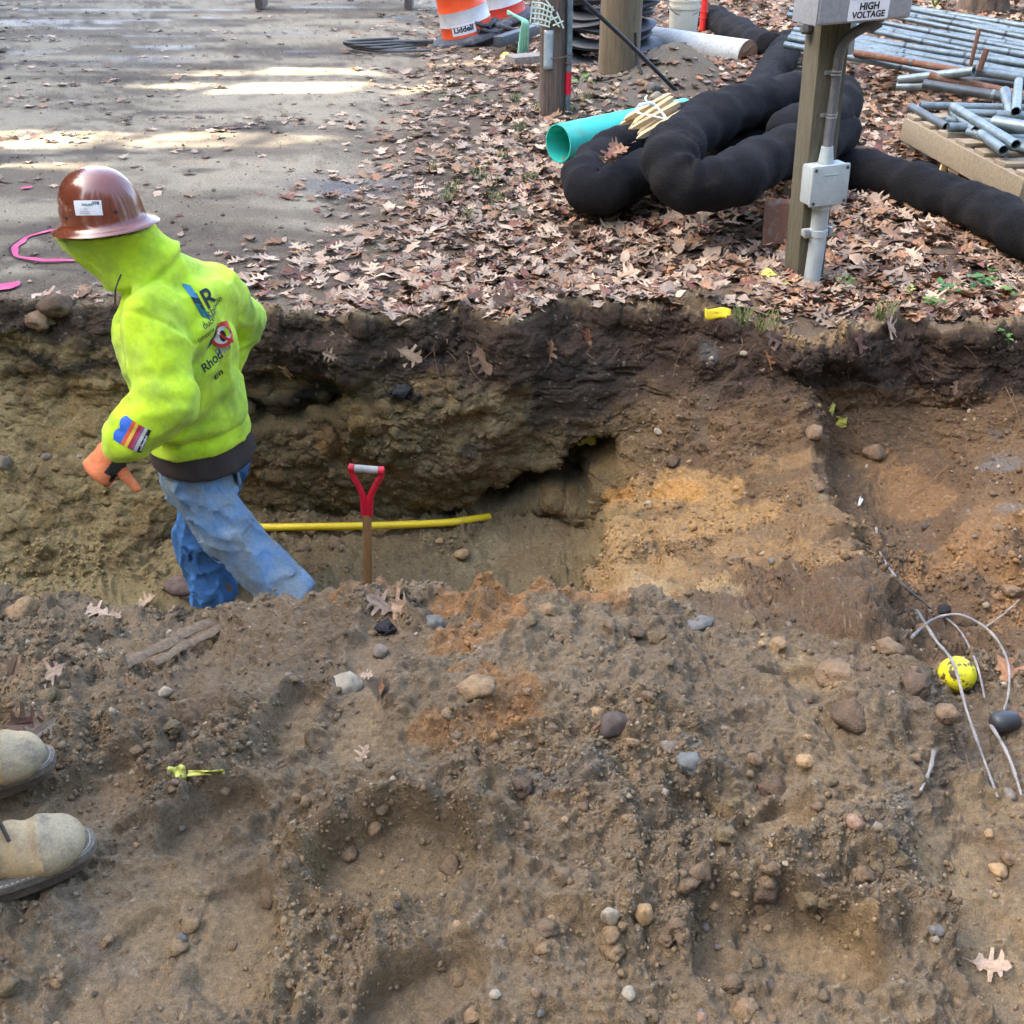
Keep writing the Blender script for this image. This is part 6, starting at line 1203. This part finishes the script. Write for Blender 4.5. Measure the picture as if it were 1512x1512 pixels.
la, lb = PZ(990, 64, .16), PZ(1104, 82, .16); d = (lb - la).normalized(); e = empty('sawn_log', (la + lb) / 2 - UP * .13, 'pale grey sawn log lying on leaves beside the bucket', 'log'); M_log = mat('silvered_log', lin(176, 184, 184), .85, nscale=4, namt=.25, stretch=(1, 12, 12), col2=lin(140, 134, 124), thr=(.5, .75), bump=.4, bscale=25); M_end = mat('sawn_end', lin(146, 112, 84), .9, nscale=9, namt=.35, bump=.3, bscale=60)
mb = MB(); mb.tube([la - d * .7, la, la.lerp(lb, .5), lb], [.125, .13, .13, .132], 28, cap=False); mb.build('bark_side', M_log, e); sx2 = d.cross(UP).normalized(); sy2 = sx2.cross(d)
for p_, s in ((lb, 1), (la - d * .7, -1)): mb = MB(); mb.add([p_ + d * .001 * s + sx2 * .131 * r * math.cos(a) + sy2 * .131 * r * math.sin(a) + d * .006 * math.sin(a * 3) * r for r in (.33, .66, 1) for a in np.linspace(0, 2 * math.pi, 28, endpoint=False)], [tuple(range(28))] + [(j * 28 + k, j * 28 + (k + 1) % 28, (j + 1) * 28 + (k + 1) % 28, (j + 1) * 28 + k) for j in (0, 1) for k in range(28)]); mb.build('cut_end', M_end, e)
mb = MB(); mb.box(lb.lerp(la, .55) + Vector((0, -.13, -.05)), (.10, .02, .09), None, .004); mb.box(lb.lerp(la, .38) + Vector((0, -.128, -.04)), (.07, .02, .07), None, .004); mb.build('iron_bracket', M_dkpipe, e); mb = MB(); mb.tube([lb + d * .006 + sx2 * -.05 + sy2 * .08, lb + d * .006 + sx2 * .07 + sy2 * .02], .008, 5); mb.build('splinter', M_postw, e)
# black filter socks
M_sock = mat('black_mesh_sock', lin(23, 24, 27), .95, nscale=7, namt=.4, col2=lin(44, 40, 35), thr=(.5, .78), bump=1., bscale=160, spec=.2)
def sock(path, r, label, sqz=.9, nn=12, seed=0):
    pts = smooth_path([PZ(x, y, z) for x, y, z in path], nn); m = len(pts)
    rr = [r * (1 + .05 * math.sin(i * .9 + seed) + .04 * math.sin(i * .37 + seed * 2)) * min(1, .45 + (min(i, m - 1 - i)) * .18) for i in range(m)]
    mb = MB(); mb.tube(pts, rr, 40, sq=(1, sqz), up=(0, 0, 1)); o = mb.build('filter_sock', M_sock, ang=80); me = o.data; co = np.array([v.co[:] for v in me.vertices]); nv = np.array([v.normal[:] for v in me.vertices]); dsp = .016 * fbm((co + seed) * 5, 3, seed) + .006 * fbm((co + seed) * 14, 3, seed + 3) - .008 * np.clip(1 - 3 * np.abs(fbm((co + seed) * 9, 2, seed + 5)), 0, 1); co = co + nv * dsp[:, None]; me.vertices.foreach_set('co', co.astype(np.float32).ravel()); me.update(); return tag(o, label, 'filter sock', 'black filter socks on the verge')
sock([(1115, 190, .22), (1040, 178, .22), (965, 195, .22), (905, 222, .2), (868, 258, .2), (880, 284, .19), (925, 268, .2), (985, 238, .21), (1060, 222, .2), (1120, 225, .2)], .128, 'black filter sock bent back on itself beside the teal pipe', seed=1)
sock([(1150, 200, .42), (1215, 178, .42), (1240, 150, .44), (1205, 138, .46), (1130, 150, .47), (1060, 172, .47), (1010, 205, .46), (992, 243, .42), (1018, 272, .36), (1068, 268, .36), (1130, 238, .36), (1200, 212, .36), (1245, 190, .34)], .136, 'black filter sock coiled on top of the pile behind the post', seed=2)
sock([(1040, 232, .24), (1090, 222, .24), (1150, 205, .22), (1225, 182, .2)], .13, 'black filter sock inside the coil', seed=3)
sock([(1205, 240, .18), (1245, 246, .18), (1310, 262, .18), (1375, 283, .18), (1440, 308, .17), (1512, 342, .17), (1620, 395, .16)], .118, 'long straight black filter sock running from the post across the leaves', seed=4)
sock([(1090, 175, .30), (1118, 142, .26), (1142, 106, .22), (1156, 80, .2), (1163, 66, .2)], .135, 'black filter sock running back from the coil towards the pipes', seed=5)
sock([(1140, 74, .2), (1112, 62, .2), (1085, 46, .2), (1058, 32, .2), (1035, 24, .2), (1000, 14, .2)], .15, 'black filter sock lying behind the log', seed=6)
for k, (px, py, dz) in enumerate([(905, 235, .05), (915, 226, .07), (925, 216, .05), (895, 240, .05), (910, 218, .06), (900, 230, .08)]): put_leaf(PZ(px, py, .33 + dz * .3), Vector((0, -.2, 1)).normalized(), .11, ['pale tan', 'orange-brown', 'red-brown'][k % 3], ['pale tan', 'orange-brown', 'red-brown'][k % 3] + ' leaf caught in the fold of the bent sock', 'leaves in the sock fold', tilt=.6)
# timber under the coil
pal0 = empty('pallet', PZ(1090, 285, 0), 'weathered pallet mostly hidden under the coiled black sock', 'pallet')
def pbox(a, b, w, h, nm):
    dd = b - a; xx_ = dd.normalized(); yy_ = UP.cross(xx_).normalized(); mb = MB(); mb.box((a + b) / 2, (dd.length, w, h), Matrix((xx_, yy_, xx_.cross(yy_))).transposed(), .004); mb.build(nm, M_postw, pal0, ang=30)
pbox(PZ(995, 280, .13), PZ(1180, 232, .13), .09, .03, 'slat'); pbox(PZ(1020, 300, .025), PZ(1185, 258, .025), .09, .03, 'slat'); pbox(PZ(1000, 262, .13), PZ(1185, 215, .13), .09, .03, 'slat')
for px, py in ((1060, 291), (1140, 262)): c = PZ(px, py, .078); pbox(c, c + Vector((.02, .3, 0)), .09, .07, 'block')
# teal pipe
M_teal = mat('teal_pvc', lin(60, 196, 178), .35, nscale=6, namt=.08, col2=lin(110, 150, 120), thr=(.58, .8)); ta, tb2 = PZ(824, 212, .14), PZ(1010, 172, .16); mb = MB(); mb.tube([ta, ta.lerp(tb2, .02), ta.lerp(tb2, .5), tb2], .118, 40, hollow=.935); tag(mb.build('pvc_pipe', M_teal, ang=50), 'short length of teal plastic pipe with its open end showing', 'pipe')
# stakes with strap
M_stake = mat('pine_stake', lin(206, 178, 128), .8, nscale=6, namt=.2, stretch=(2, 14, 14), col2=lin(172, 140, 96), thr=(.45, .75)); sk = empty('stake_bundle', PZ(965, 185, .32), 'bundle of pointed pine stakes tied with a white strap', 'stakes')
for k in range(7):
    o_ = Vector((.028 * (k % 4) - .03, -.03 * (k % 4) + .03, .026 * (k // 4))); a = PZ(924 + (k % 3) * 5, 186 + (k % 4) * 5, .36) + o_; b = PZ(1006 - (k % 3) * 5, 146 + (k % 4) * 3, .42) + o_; d = (b - a).normalized(); y = UP.cross(d).normalized(); z = d.cross(y); V = []
    for t_, w in ((0, .003), (.07, .014), (.55, .014)): c = a + d * t_; V += [c - y * w - z * w, c + y * w - z * w, c + y * w + z * w, c - y * w + z * w]
    mb = MB(); mb.add(V, [(3, 2, 1, 0), (8, 9, 10, 11)] + [(j * 4 + i, j * 4 + (i + 1) % 4, j * 4 + 4 + (i + 1) % 4, j * 4 + 4 + i) for j in (0, 1) for i in range(4)]); mb.build('stake', M_stake, sk, ang=20)
mb = MB(); pts = [PZ(x, y, z) for x, y, z in ((942, 158, .47), (942, 166, .46), (960, 170, .46), (982, 174, .44), (972, 160, .47), (962, 152, .5), (945, 155, .5), (942, 158, .47))]; mb.tube(smooth_path(pts, 5), .006, 6, sq=(1.6, .5)); mb.tube(smooth_path([PZ(958, 152, .5), PZ(953, 146, .52), PZ(955, 141, .5)], 4), .005, 5); mb.build('white_strap', M_white, sk)
# post with electrical boxes
pb = PR(1192, 408)[0]; PYY = 4.56; e = empty('electrical_post', (1.33, PYY, gz(1.33, PYY)), 'square wooden post carrying a high voltage box and conduits', 'post'); yaw = R(14); top = Vector((1.255, PYY + .02, 1.62)); bot = Vector((1.338, PYY, gz(1.33, PYY) - .1)); d = (top - bot).normalized(); x = Vector((math.cos(yaw), math.sin(yaw), 0)); x = (x - d * x.dot(d)).normalized(); y = d.cross(x); MP = Matrix((x, y, d)).transposed()
mb = MB(); mb.box((top + bot) / 2, (.132, .125, (top - bot).length), MP, .004); mb.build('timber', M_postw, e, ang=30)
def on_post(z, dx=0, dy=0): t_ = (z - bot.z) / (top.z - bot.z); return bot.lerp(top, t_) + x * dx + y * dy
M_box = mat('galvanised_box', lin(168, 176, 186), .45, metal=.35, nscale=60, namt=.12, col2=lin(150, 158, 168), thr=(.35, .65)); M_pvc = mat('grey_pvc', lin(168, 180, 182), .5, nscale=12, namt=.12, col2=lin(146, 156, 156), thr=(.45, .8)); M_cond = mat('dark_grey_conduit', lin(96, 98, 102), .5, nscale=12, namt=.2); M_strap = mat('steel_strap', lin(170, 174, 178), .4, metal=.6, namt=.15)
fy = -.0625
bx_ = on_post(1.321, .012, fy - .10); bxe = MB(); bxe.box(bx_ + UP * 0, (.40, .19, .44), Matrix((x, y, UP)).transposed(), .006); hb = bxe.build('switch_box', M_box, e, ang=30); hb['label'] = 'grey steel switch box with a high voltage sign'
mb = MB(); mb.box(bx_ - y * .098, (.385, .008, .425), Matrix((x, y, UP)).transposed(), .003); mb.build('door', M_box, hb, ang=30)
sc2 = bx_ - y * .1035 + x * .012 - UP * .112; SM = Matrix((x, UP, -y)).transposed().to_4x4(); SM.translation = sc2
mb = MB(); mb.box(sc2, (.168, .003, .20), Matrix((x, y, UP)).transposed(), 0); sgn = mb.build('warning_sign', M_white, hb, smooth=False)
SM.translation = sc2 - y * .0025 - UP * .052; flat_text('lettering', 'HIGH', .034, SM, M_black, sgn, .0014); SM.translation = sc2 - y * .0025 - UP * .081; flat_text('lettering', 'VOLTAGE', .031, SM, M_black, sgn, .0012)
mb = MB(); mb.box(sc2 - y * .002 + UP * .032, (.156, .002, .118), Matrix((x, y, UP)).transposed(), 0); hd_ = mb.build('sign_header', M_black, sgn, smooth=False); V, Fc = ringp(.0, 1, 32); obj('sign_oval', [sc2 - y * .0042 + UP * .032 + x * (u * .070) + UP * (v * .046) for u, v in V], Fc, M_white, sgn, False); obj('sign_oval', [sc2 - y * .0052 + UP * .032 + x * (u * .064) + UP * (v * .040) for u, v in V], Fc, M_red, sgn, False)
jz = .468; jc = on_post(jz, -.008, fy - .055); MJ = Matrix((x, y, d)).transposed(); mb = MB(); mb.box(jc + y * .012, (.168, .085, .162), MJ, .012); jb = mb.build('junction_box', M_pvc, e, ang=40); jb['label'] = 'square grey plastic junction box'
mb = MB(); mb.box(jc - y * .038, (.176, .020, .170), MJ, .010); mb.build('lid', M_pvc, jb, ang=40)
for i in (-1, 1):
    for k in (-1, 1): mb = MB(); mb.lathe([(.0075, 0), (.007, .003), (.001, .0035)], jc - y * .048 + x * .072 * i + d * .069 * k, 12, (-y).to_track_quat('Z', 'Y').to_matrix()); mb.build('screw', M_dkpipe, jb)
mb = MB(); mb.box(jc - y * .049 + d * .045, (.06, .003, .006), MJ, .001); mb.build('moulded_mark', M_pvc, jb)
mb = MB(); mb.tube([jc + d * .08 + y * .01, jc + d * .095 + y * .01, jc + d * .15 + y * .01], [.032, .031, .024], 18); mb.tube([jc + d * .080 + y * .01, jc + d * .088 + y * .01], .034, 18); mb.build('adaptor', M_pvc, e, ang=40)
ca = jc + d * .14 + y * .01; cp_ = [ca, on_post(.75, .008, fy - .024), on_post(.90, .012, fy - .024), on_post(.985, .018, fy - .026), on_post(1.03, .035, fy - .04), on_post(1.058, .07, fy - .06), on_post(1.075, .105, fy - .075), on_post(1.085, .125, fy - .08)]; mb = MB(); mb.tube(smooth_path(cp_, 6), .0205, 16); mb.build('conduit', M_cond, e); mb = MB()
mb.tube([on_post(1.07, .10, fy - .074), on_post(1.09, .135, fy - .082)], .030, 16); mb.tube([on_post(1.085, .13, fy - .082), on_post(1.12, .132, fy - .082)], .027, 16); mb.build('elbow_fitting', M_cond, e, ang=40)
for z in (.735, .90): c = on_post(z, .007, fy - .024); mb = MB(); mb.tube([c - d * .009, c - d * .0035], .0235, 16); mb.tube([c + d * .0035, c + d * .009], .0235, 16); mb.box(c + y * .02, (.078, .006, .016), MJ, .001); mb.build('strap', M_strap, e, ang=40)
pg_ = on_post(bot.z + .07, -.005, fy - .045); mb = MB(); mb.tube([jc - d * .078 + y * .005, on_post(.36, -.006, fy - .042), on_post(.2, -.006, fy - .042), pg_ - UP * .08 + x * -.012], [.040, .036, .036, .036], 20); mb.tube([jc - d * .105 + y * .005, jc - d * .082 + y * .005], .043, 20); mb.build('riser_pipe', M_pvc, e, ang=40)
c = on_post(.255, -.006, fy - .042); mb = MB(); mb.tube([c - d * .014, c + d * .014], .041, 20); mb.box(c + y * .018, (.132, .028, .030), MJ, .004); mb.build('pipe_clamp', M_pvc, e, ang=40)
for i in (-1, 1): mb = MB(); mb.box(c + y * -.002 + x * .057 * i, (.02, .018, .034), MJ, .002); mb.build('clamp_bolt', M_strap, e, ang=40)
mb = MB(); mb.box(on_post(1.02, .105, .045), (.07, .06, .15), MJ, .008); mb.build('conduit_body', M_pvc, e, ang=40); mb = MB(); mb.tube([on_post(1.04, -.085, .02), on_post(1.16, -.085, .02)], .02, 12); mb.tube([on_post(1.05, -.085, .02), on_post(1.075, -.085, .02)], .027, 8); mb.build('conduit_stub', M_cond, e, ang=40)
# iron scoop leaning behind the post
c = PZ(1158, 335, .14); mb = MB(); V, Fc = grid_2d(lambda u, v: ((u - .5) * .2, (v - .5) * .22), 8, 8); mb.add([c + Vector((a_, .05 * (1 - (a_ / .1) ** 2) + .4 * b_, b_)) for a_, b_ in V], Fc); o = mb.build('scoop_blade', M_rust); o.modifiers.new('thickness', 'SOLIDIFY').thickness = .004; tag(o, 'rusty scoop blade leaning behind the wooden post', 'scoop')
st_ = PR(1388, 262)[0]; mb = MB(); mb.box(st_ + Vector((.008, 0, .05)), (.038, .024, .16), Matrix.Rotation(.15, 3, 'Y'), .002); tag(mb.build('wooden_stake', M_stake, ang=30), 'short pale stake sticking up behind the long sock', 'stake')
# long pipes: rails stacked on the leaves
def pipe(a, b, r, m_, label, group='steel pipes stacked on the verge', cat='pipe'):
    mb = MB(); mb.tube([a, a.lerp(b, .02), a.lerp(b, .98), b], r, 14, hollow=.84); return tag(mb.build('steel_pipe', m_, ang=50), label, cat, group)
def pp(a, Ya, b, Yb, r=.026, m_=M_galv, label='long galvanised pipe in the stack behind the post'):
    A, B_ = PY(a[0], a[1], Ya), PY(b[0], b[1], Yb); o = pipe(A, B_, r, m_, label)
    L = (B_ - A).length; dd = (B_ - A).normalized()
    for k in range(1, int(L / .45)): mb = MB(); c = A + dd * (.45 * k); mb.tube([c - dd * .010, c + dd * .010], r * 1.14, 12); mb.build('collar', M_dkpipe if m_ is not M_dkpipe else M_galv, o, ang=50)
for k, (a, Ya, b, Yb) in enumerate([((1325, 9), 10.2, (1600, 52), 9.2), ((1200, 4), 10.1, (1600, 62), 9.0), ((1166, 14), 9.9, (1600, 82), 8.7), ((1163, 22), 9.6, (1600, 96), 8.4), ((1172, 44), 9.2, (1600, 108), 8.1), ((1168, 51), 9.0, (1600, 122), 7.9), ((1164, 56), 8.8, (1600, 136), 7.7), ((1158, 66), 8.6, (1600, 150), 7.5), ((1215, 52), 9.1, (1600, 104), 8.5), ((1225, 64), 8.8, (1600, 116), 8.2)]):
    pp(a, Ya, b, Yb, .025)
for k in range(9): y0 = 8 + k * 6.5; pp((1335 + 8 * (k % 3) - 14 * k, y0 + 4), 9.9 - .15 * k, (1600, y0 * 1.42 + 52), 9.0 - .15 * k, .02, M_galv, 'thin pale rail lying between the long pipes')
for k, (a, Ya, b, Yb) in enumerate([((1230, 34), 9.9, (1600, 76), 9.1), ((1240, 58), 9.2, (1600, 128), 8.3), ((1200, 72), 8.9, (1600, 146), 7.9)]): pp(a, Ya, b, Yb, .025, M_dkpipe, 'dull dark pipe lying lower in the stack behind the post')
pp((1262, 78), 8.3, (1460, 112), 7.6, .024, M_rust, 'rust-streaked pipe at the front of the long stack')
pp((1328, 118), 7.7, (1438, 105), 7.3, .030, M_galv, 'short pipe lying crosswise with its open end showing'); pp((1372, 112), 7.5, (1560, 152), 7.1, .030, M_rust, 'brown rusty pipe under the crosswise pipe'); pp((1325, 128), 7.7, (1420, 124), 7.4, .028, M_galv, 'short pale pipe with a dented end'); pp((1363, 124), 7.4, (1600, 162), 6.9, .031, M_dkpipe, 'thick dark pipe below the rusty pipe'); pp((1440, 104), 7.5, (1600, 128), 7.2, .034, M_galv, 'thick pale pipe beside the crosswise pipe'); pp((1420, 118), 7.6, (1600, 134), 7.3, .028, M_dkpipe, 'dark-banded pipe behind the rusty pipe')
for k, (a, b) in enumerate([((1432, 100), (1446, 42)), ((1446, 104), (1457, 72)), ((1498, 160), (1505, 128))]):
    A = PY(a[0], a[1], 7.45 - .5 * (k == 2)); B_ = PY(b[0], b[1], 7.45 - .5 * (k == 2)); mb = MB(); mb.tube([A, B_], .014 if k != 1 else .02, 10); tag(mb.build('rusty_rod', M_rust), ['slim rusty rod standing up among the pipes', 'stout rusty bar standing up among the pipes', 'ribbed rusty bar standing beside the pallet'][k], 'rod')
# pallet with short pipes
M_pal = mat('pale_pallet_wood', lin(142, 130, 108), .85, nscale=5, namt=.25, stretch=(2, 12, 12), col2=lin(112, 102, 86), thr=(.45, .75), bump=.3, bscale=30); A = PZ(1335, 176, .30); B_ = PZ(1512, 268, .30); dp = (B_ - A); dp.z = 0; dpl = dp.normalized(); dq = Vector((-dpl.y, dpl.x, 0)); B2 = A + dpl * 1.5; pal = empty('pallet', A - UP * .12, 'pale wooden pallet loaded with short pipes', 'pallet'); MPq = Matrix((dpl, dq, UP)).transposed()
for k in range(3): mb = MB(); mb.box(A + dpl * .75 + dq * (.02 + .52 * k) - UP * .055, (1.5, .05, .13), MPq, .004); mb.build('stringer', M_pal, pal, ang=30)
for k in range(7): mb = MB(); mb.box(A + dpl * (.06 + .23 * k) + dq * .56 + UP * .021, (.12, 1.10, .022), MPq, .003); mb.build('deck_board', M_pal, pal, ang=30)
for k in range(3): mb = MB(); mb.box(A + dpl * (.06 + .68 * k) + dq * .56 - UP * .132, (.12, 1.10, .022), MPq, .003); mb.build('deck_board', M_pal, pal, ang=30)
PT = .345
sp_list = [((1345, 158), (1398, 188), .026, M_dkpipe, 'dark crimped pipe lying over the pallet corner', 0), ((1358, 156), (1512, 160), .024, M_galv, '', 0), ((1408, 158), (1500, 214), .026, M_galv, 'long slanting pipe across the pallet', .05), ((1408, 168), (1440, 192), .022, M_galv, '', .03), ((1395, 178), (1470, 182), .026, M_galv, '', 0), ((1400, 188), (1512, 190), .026, M_galv, '', 0), ((1400, 166), (1512, 170), .024, M_galv, '', 0), ((1448, 198), (1482, 222), .026, M_galv, 'short pipe stub with its open end at the pallet edge', .03),
           ((1466, 180), (1560, 196), .034, M_galv, 'wide short pipe with its open mouth facing the post', .06), ((1455, 205), (1560, 206), .024, M_galv, '', 0), ((1430, 195), (1520, 222), .024, M_galv, '', .0), ((1500, 165), (1504, 120), .026, M_galv, 'upright pipe leaning at the pallet', .1), ((1480, 210), (1580, 215), .026, M_galv, '', .0), ((1470, 170), (1580, 176), .026, M_galv, '', .04)]
for k, (a, b, r, m_, lab, dz) in enumerate(sp_list): pipe(PZ(a[0], a[1], PT + dz + .01 * (k % 3)), PZ(b[0], b[1], PT + dz + .01 * (k % 3)), r, m_, lab or 'short galvanised pipe lying on the pallet', 'short pipes on the pallet')
pipe(PY(1483, 134, 6.6), PY(1514, 240, 5.9), .030, M_galv, 'pale pipe leaning steeply over the front of the pallet', 'short pipes on the pallet')
# bare tree, bushes, seedlings, grass
tx = PZ(1425, 18, .25); 
def bare_tree(p, r, h, label, seed):
    g = np.random.default_rng(seed); t = empty('bare_tree', p, label, 'tree'); mb = MB(); mb.tube([p - UP * .1, p + UP * .25, p + Vector((.05, 0, h * .4)), p + Vector((.1, .1, h * .7))], [r * 1.5, r, r * .8, r * .5], 16); mb.build('trunk', M_bark, t); mb = MB()
    for k in range(14):
        z = h * (.35 + .4 * k / 14); a = g.uniform(0, 6.28); L = g.uniform(1, 2.2); b = p + Vector((.06, .03, z)); pts = [b, b + Vector((math.cos(a) * L * .5, math.sin(a) * L * .5, L * .45)), b + Vector((math.cos(a) * L, math.sin(a) * L, L * .8))]; mb.tube(smooth_path(pts, 3), [.06, .055, .05, .04, .03, .022, .012], 6)
        for j in range(4): c = pts[1].lerp(pts[2], g.uniform(0, 1)); mb.tube([c, c + Vector((g.normal() * .4, g.normal() * .4, .4))], [.018, .004], 5)
    mb.build('limbs', M_bark, t); n = 420; c = np.array(p) + np.stack([g.normal(size=n) * 1.3, g.normal(size=n) * 1.3, h * .75 + g.normal(size=n) * 1.0], -1); Vs, Fs = [], []
    for i in range(n): V, Fc = LL[i % 6]; M_ = np.array(Matrix.Rotation(g.uniform(0, 6.28), 3, 'Z') @ Matrix.Rotation(g.uniform(-1.4, 1.4), 3, 'X')); Vs.append(V * .12 @ M_.T + c[i]); Fs.append(Fc + i * len(V))
    obj('crown', np.concatenate(Vs), np.concatenate(Fs), M_lf['orange-brown'], t, False)
bare_tree(tx + Vector((.35, .4, 0)), .22, 7., 'dark tree trunk rising behind the long pipes', 5)
M_grn = mat('green_leaf', lin(92, 132, 54), .7, nscale=6, namt=.25); M_grn2 = mat('fresh_green_leaf', lin(74, 126, 62), .65, nscale=6, namt=.25); M_yg = mat('yellow_green_leaf', lin(156, 160, 72), .7, nscale=6, namt=.25); M_grass = mat('grass_blade', lin(108, 124, 66), .8, nscale=6, namt=.3)
def plant(p, h, nst, nl, ls, label, m_, seed, name='seedling', cat='plant', spread=.6, group=None):
    g = np.random.default_rng(seed); t = empty(name, p, label, cat, group); ms = MB(); Vs, Fs = [], []; off = 0
    for s in range(nst):
        a = g.uniform(0, 6.28); L = h * g.uniform(.6, 1.1); tip = p + Vector((math.cos(a) * L * spread, math.sin(a) * L * spread, L)); md = p.lerp(tip, .5) + UP * L * .12; pts = smooth_path([p, md, tip], 4); ms.tube(pts, [max(.0006, h * .012 * (1 - i / len(pts))) for i in range(len(pts))], 5)
        for k in range(nl):
            c = pts[int(2 + (len(pts) - 3) * (k + 1) / nl)]; az = g.uniform(0, 6.28); V = np.array([[0, 0, 0], [.3, .22, .03], [.65, .25, .02], [1, 0, -.08], [.65, -.25, .02], [.3, -.22, .03], [.5, 0, -.03]]) * ls * g.uniform(.7, 1.2); M_ = np.array(Matrix.Rotation(az, 3, 'Z') @ Matrix.Rotation(g.uniform(-.5, .3), 3, 'Y') @ Matrix.Rotation(g.uniform(-.4, .4), 3, 'X')); Vs.append(V @ M_.T + np.array(c)); Fs += [(off + 6, off + i, off + (i + 1) % 6) for i in range(6)]; off += 7
    ms.build('stem', M_twig if cat == 'bush' else M_grass, t); obj('foliage', np.concatenate(Vs), Fs, m_, t, False)
for k, (x, y, h, ns, nl, ls, m_, lab) in enumerate([(1395, 446, .09, 5, 3, .045, M_grn2, 'low green seedling with paired leaves right of the post'), (1440, 438, .08, 5, 3, .042, M_grn2, 'green seedling in the leaf litter near the cut edge'), (1455, 425, .07, 3, 3, .05, M_grn, 'seedling with a bright broad leaf in the leaf litter'), (1490, 520, .08, 4, 3, .035, M_grn, 'green sprig hanging over the right bank'), (1500, 450, .07, 3, 2, .05, M_grn, 'leafy green shoot on the right bank top'), (1250, 434, .05, 4, 3, .03, M_grn, 'tiny green weed below the riser pipe'), (960, 296, .08, 5, 3, .045, M_grn2, 'green weed beside the bent filter sock'), (1030, 300, .06, 4, 3, .04, M_grn2, 'green weed under the coiled filter sock'), (1090, 310, .06, 4, 3, .035, M_grn2, 'green weed by the pallet block'), (850, 148, .22, 3, 2, .10, M_grn, 'broad-leaved green weed at the conduit foot'), (1345, 445, .05, 3, 3, .03, M_yg, 'yellowing weed in the litter right of the post'), (1375, 462, .06, 4, 3, .035, M_grn, 'green weed near the gully lip')]):
    p, n = PR(x, y); plant(p + UP * .012, h, ns, nl, ls, lab, m_, 60 + k)
for k, (x, y, h, lab) in enumerate([(1500, 6, 1.1, 'leafy green bush beyond the end of the pipes'), (1560, 16, 1.2, 'green bush behind the thick pipes'), (1485, -6, 1.0, 'low green bush at the foot of the tree')]): p = PZ(x, y, .3); plant(p, h, 16, 16, .10, lab, M_grn if k else M_yg, 90 + k, 'leafy_bush', 'bush', .7)
p = PZ(1085, 14, .15); plant(p, .45, 7, 4, .11, 'yellow-green sprouting shrub above the filter sock', M_yg, 97, 'sprouting_shrub', 'shrub', .5); p = PZ(1380, 10, .3); plant(p, .6, 14, 2, .05, 'dry twiggy shrub behind the pipes', M_lf['brown'], 98, 'dry_shrub', 'shrub', .9)
g = np.random.default_rng(17)
for k, (x, y) in enumerate([(700, 262), (725, 275), (660, 300), (745, 238), (690, 330), (790, 165), (770, 195), (760, 150), (640, 255), (670, 285), (840, 168), (865, 150), (1010, 308), (1095, 478), (1130, 488), (1300, 470), (735, 300), (780, 270)]):
    p, n = PR(x, y); V = []; Fc = []
    for j in range(26):
        a = g.uniform(0, 6.28); L = g.uniform(.04, .10); b = p + Vector((g.normal() * .025, g.normal() * .02, 0)); w = Vector((math.cos(a + 1.57), math.sin(a + 1.57), 0)) * .0022; t_ = b + Vector((math.cos(a) * L * .6, math.sin(a) * L * .6, L)); m_ = b.lerp(t_, .5) + UP * L * .2; i = len(V); V += [b - w, b + w, m_ + w, m_ - w, t_]; Fc += [(i, i + 1, i + 2, i + 3), (i + 3, i + 2, i + 4)]
    tag(obj('grass_tuft', V, Fc, M_grass, None, False), 'small tuft of grass poking through the leaf litter', 'grass', 'grass tufts in the litter')
# fallen twigs in the litter
for k in range(22):
    x, y = g.uniform(560, 1500), g.uniform(90, 450); a = g.uniform(0, 6.28); l = 26 * (y / 300 + .4); stick([(x, y), (x + math.cos(a) * l * .5 + 3, y + math.sin(a) * l * .3), (x + math.cos(a) * l, y + math.sin(a) * l * .5)], .003, .03, 'thin brown twig lying on the leaf litter', M_twig, 'twig', 'twig')['group'] = 'twigs on the leaf litter'
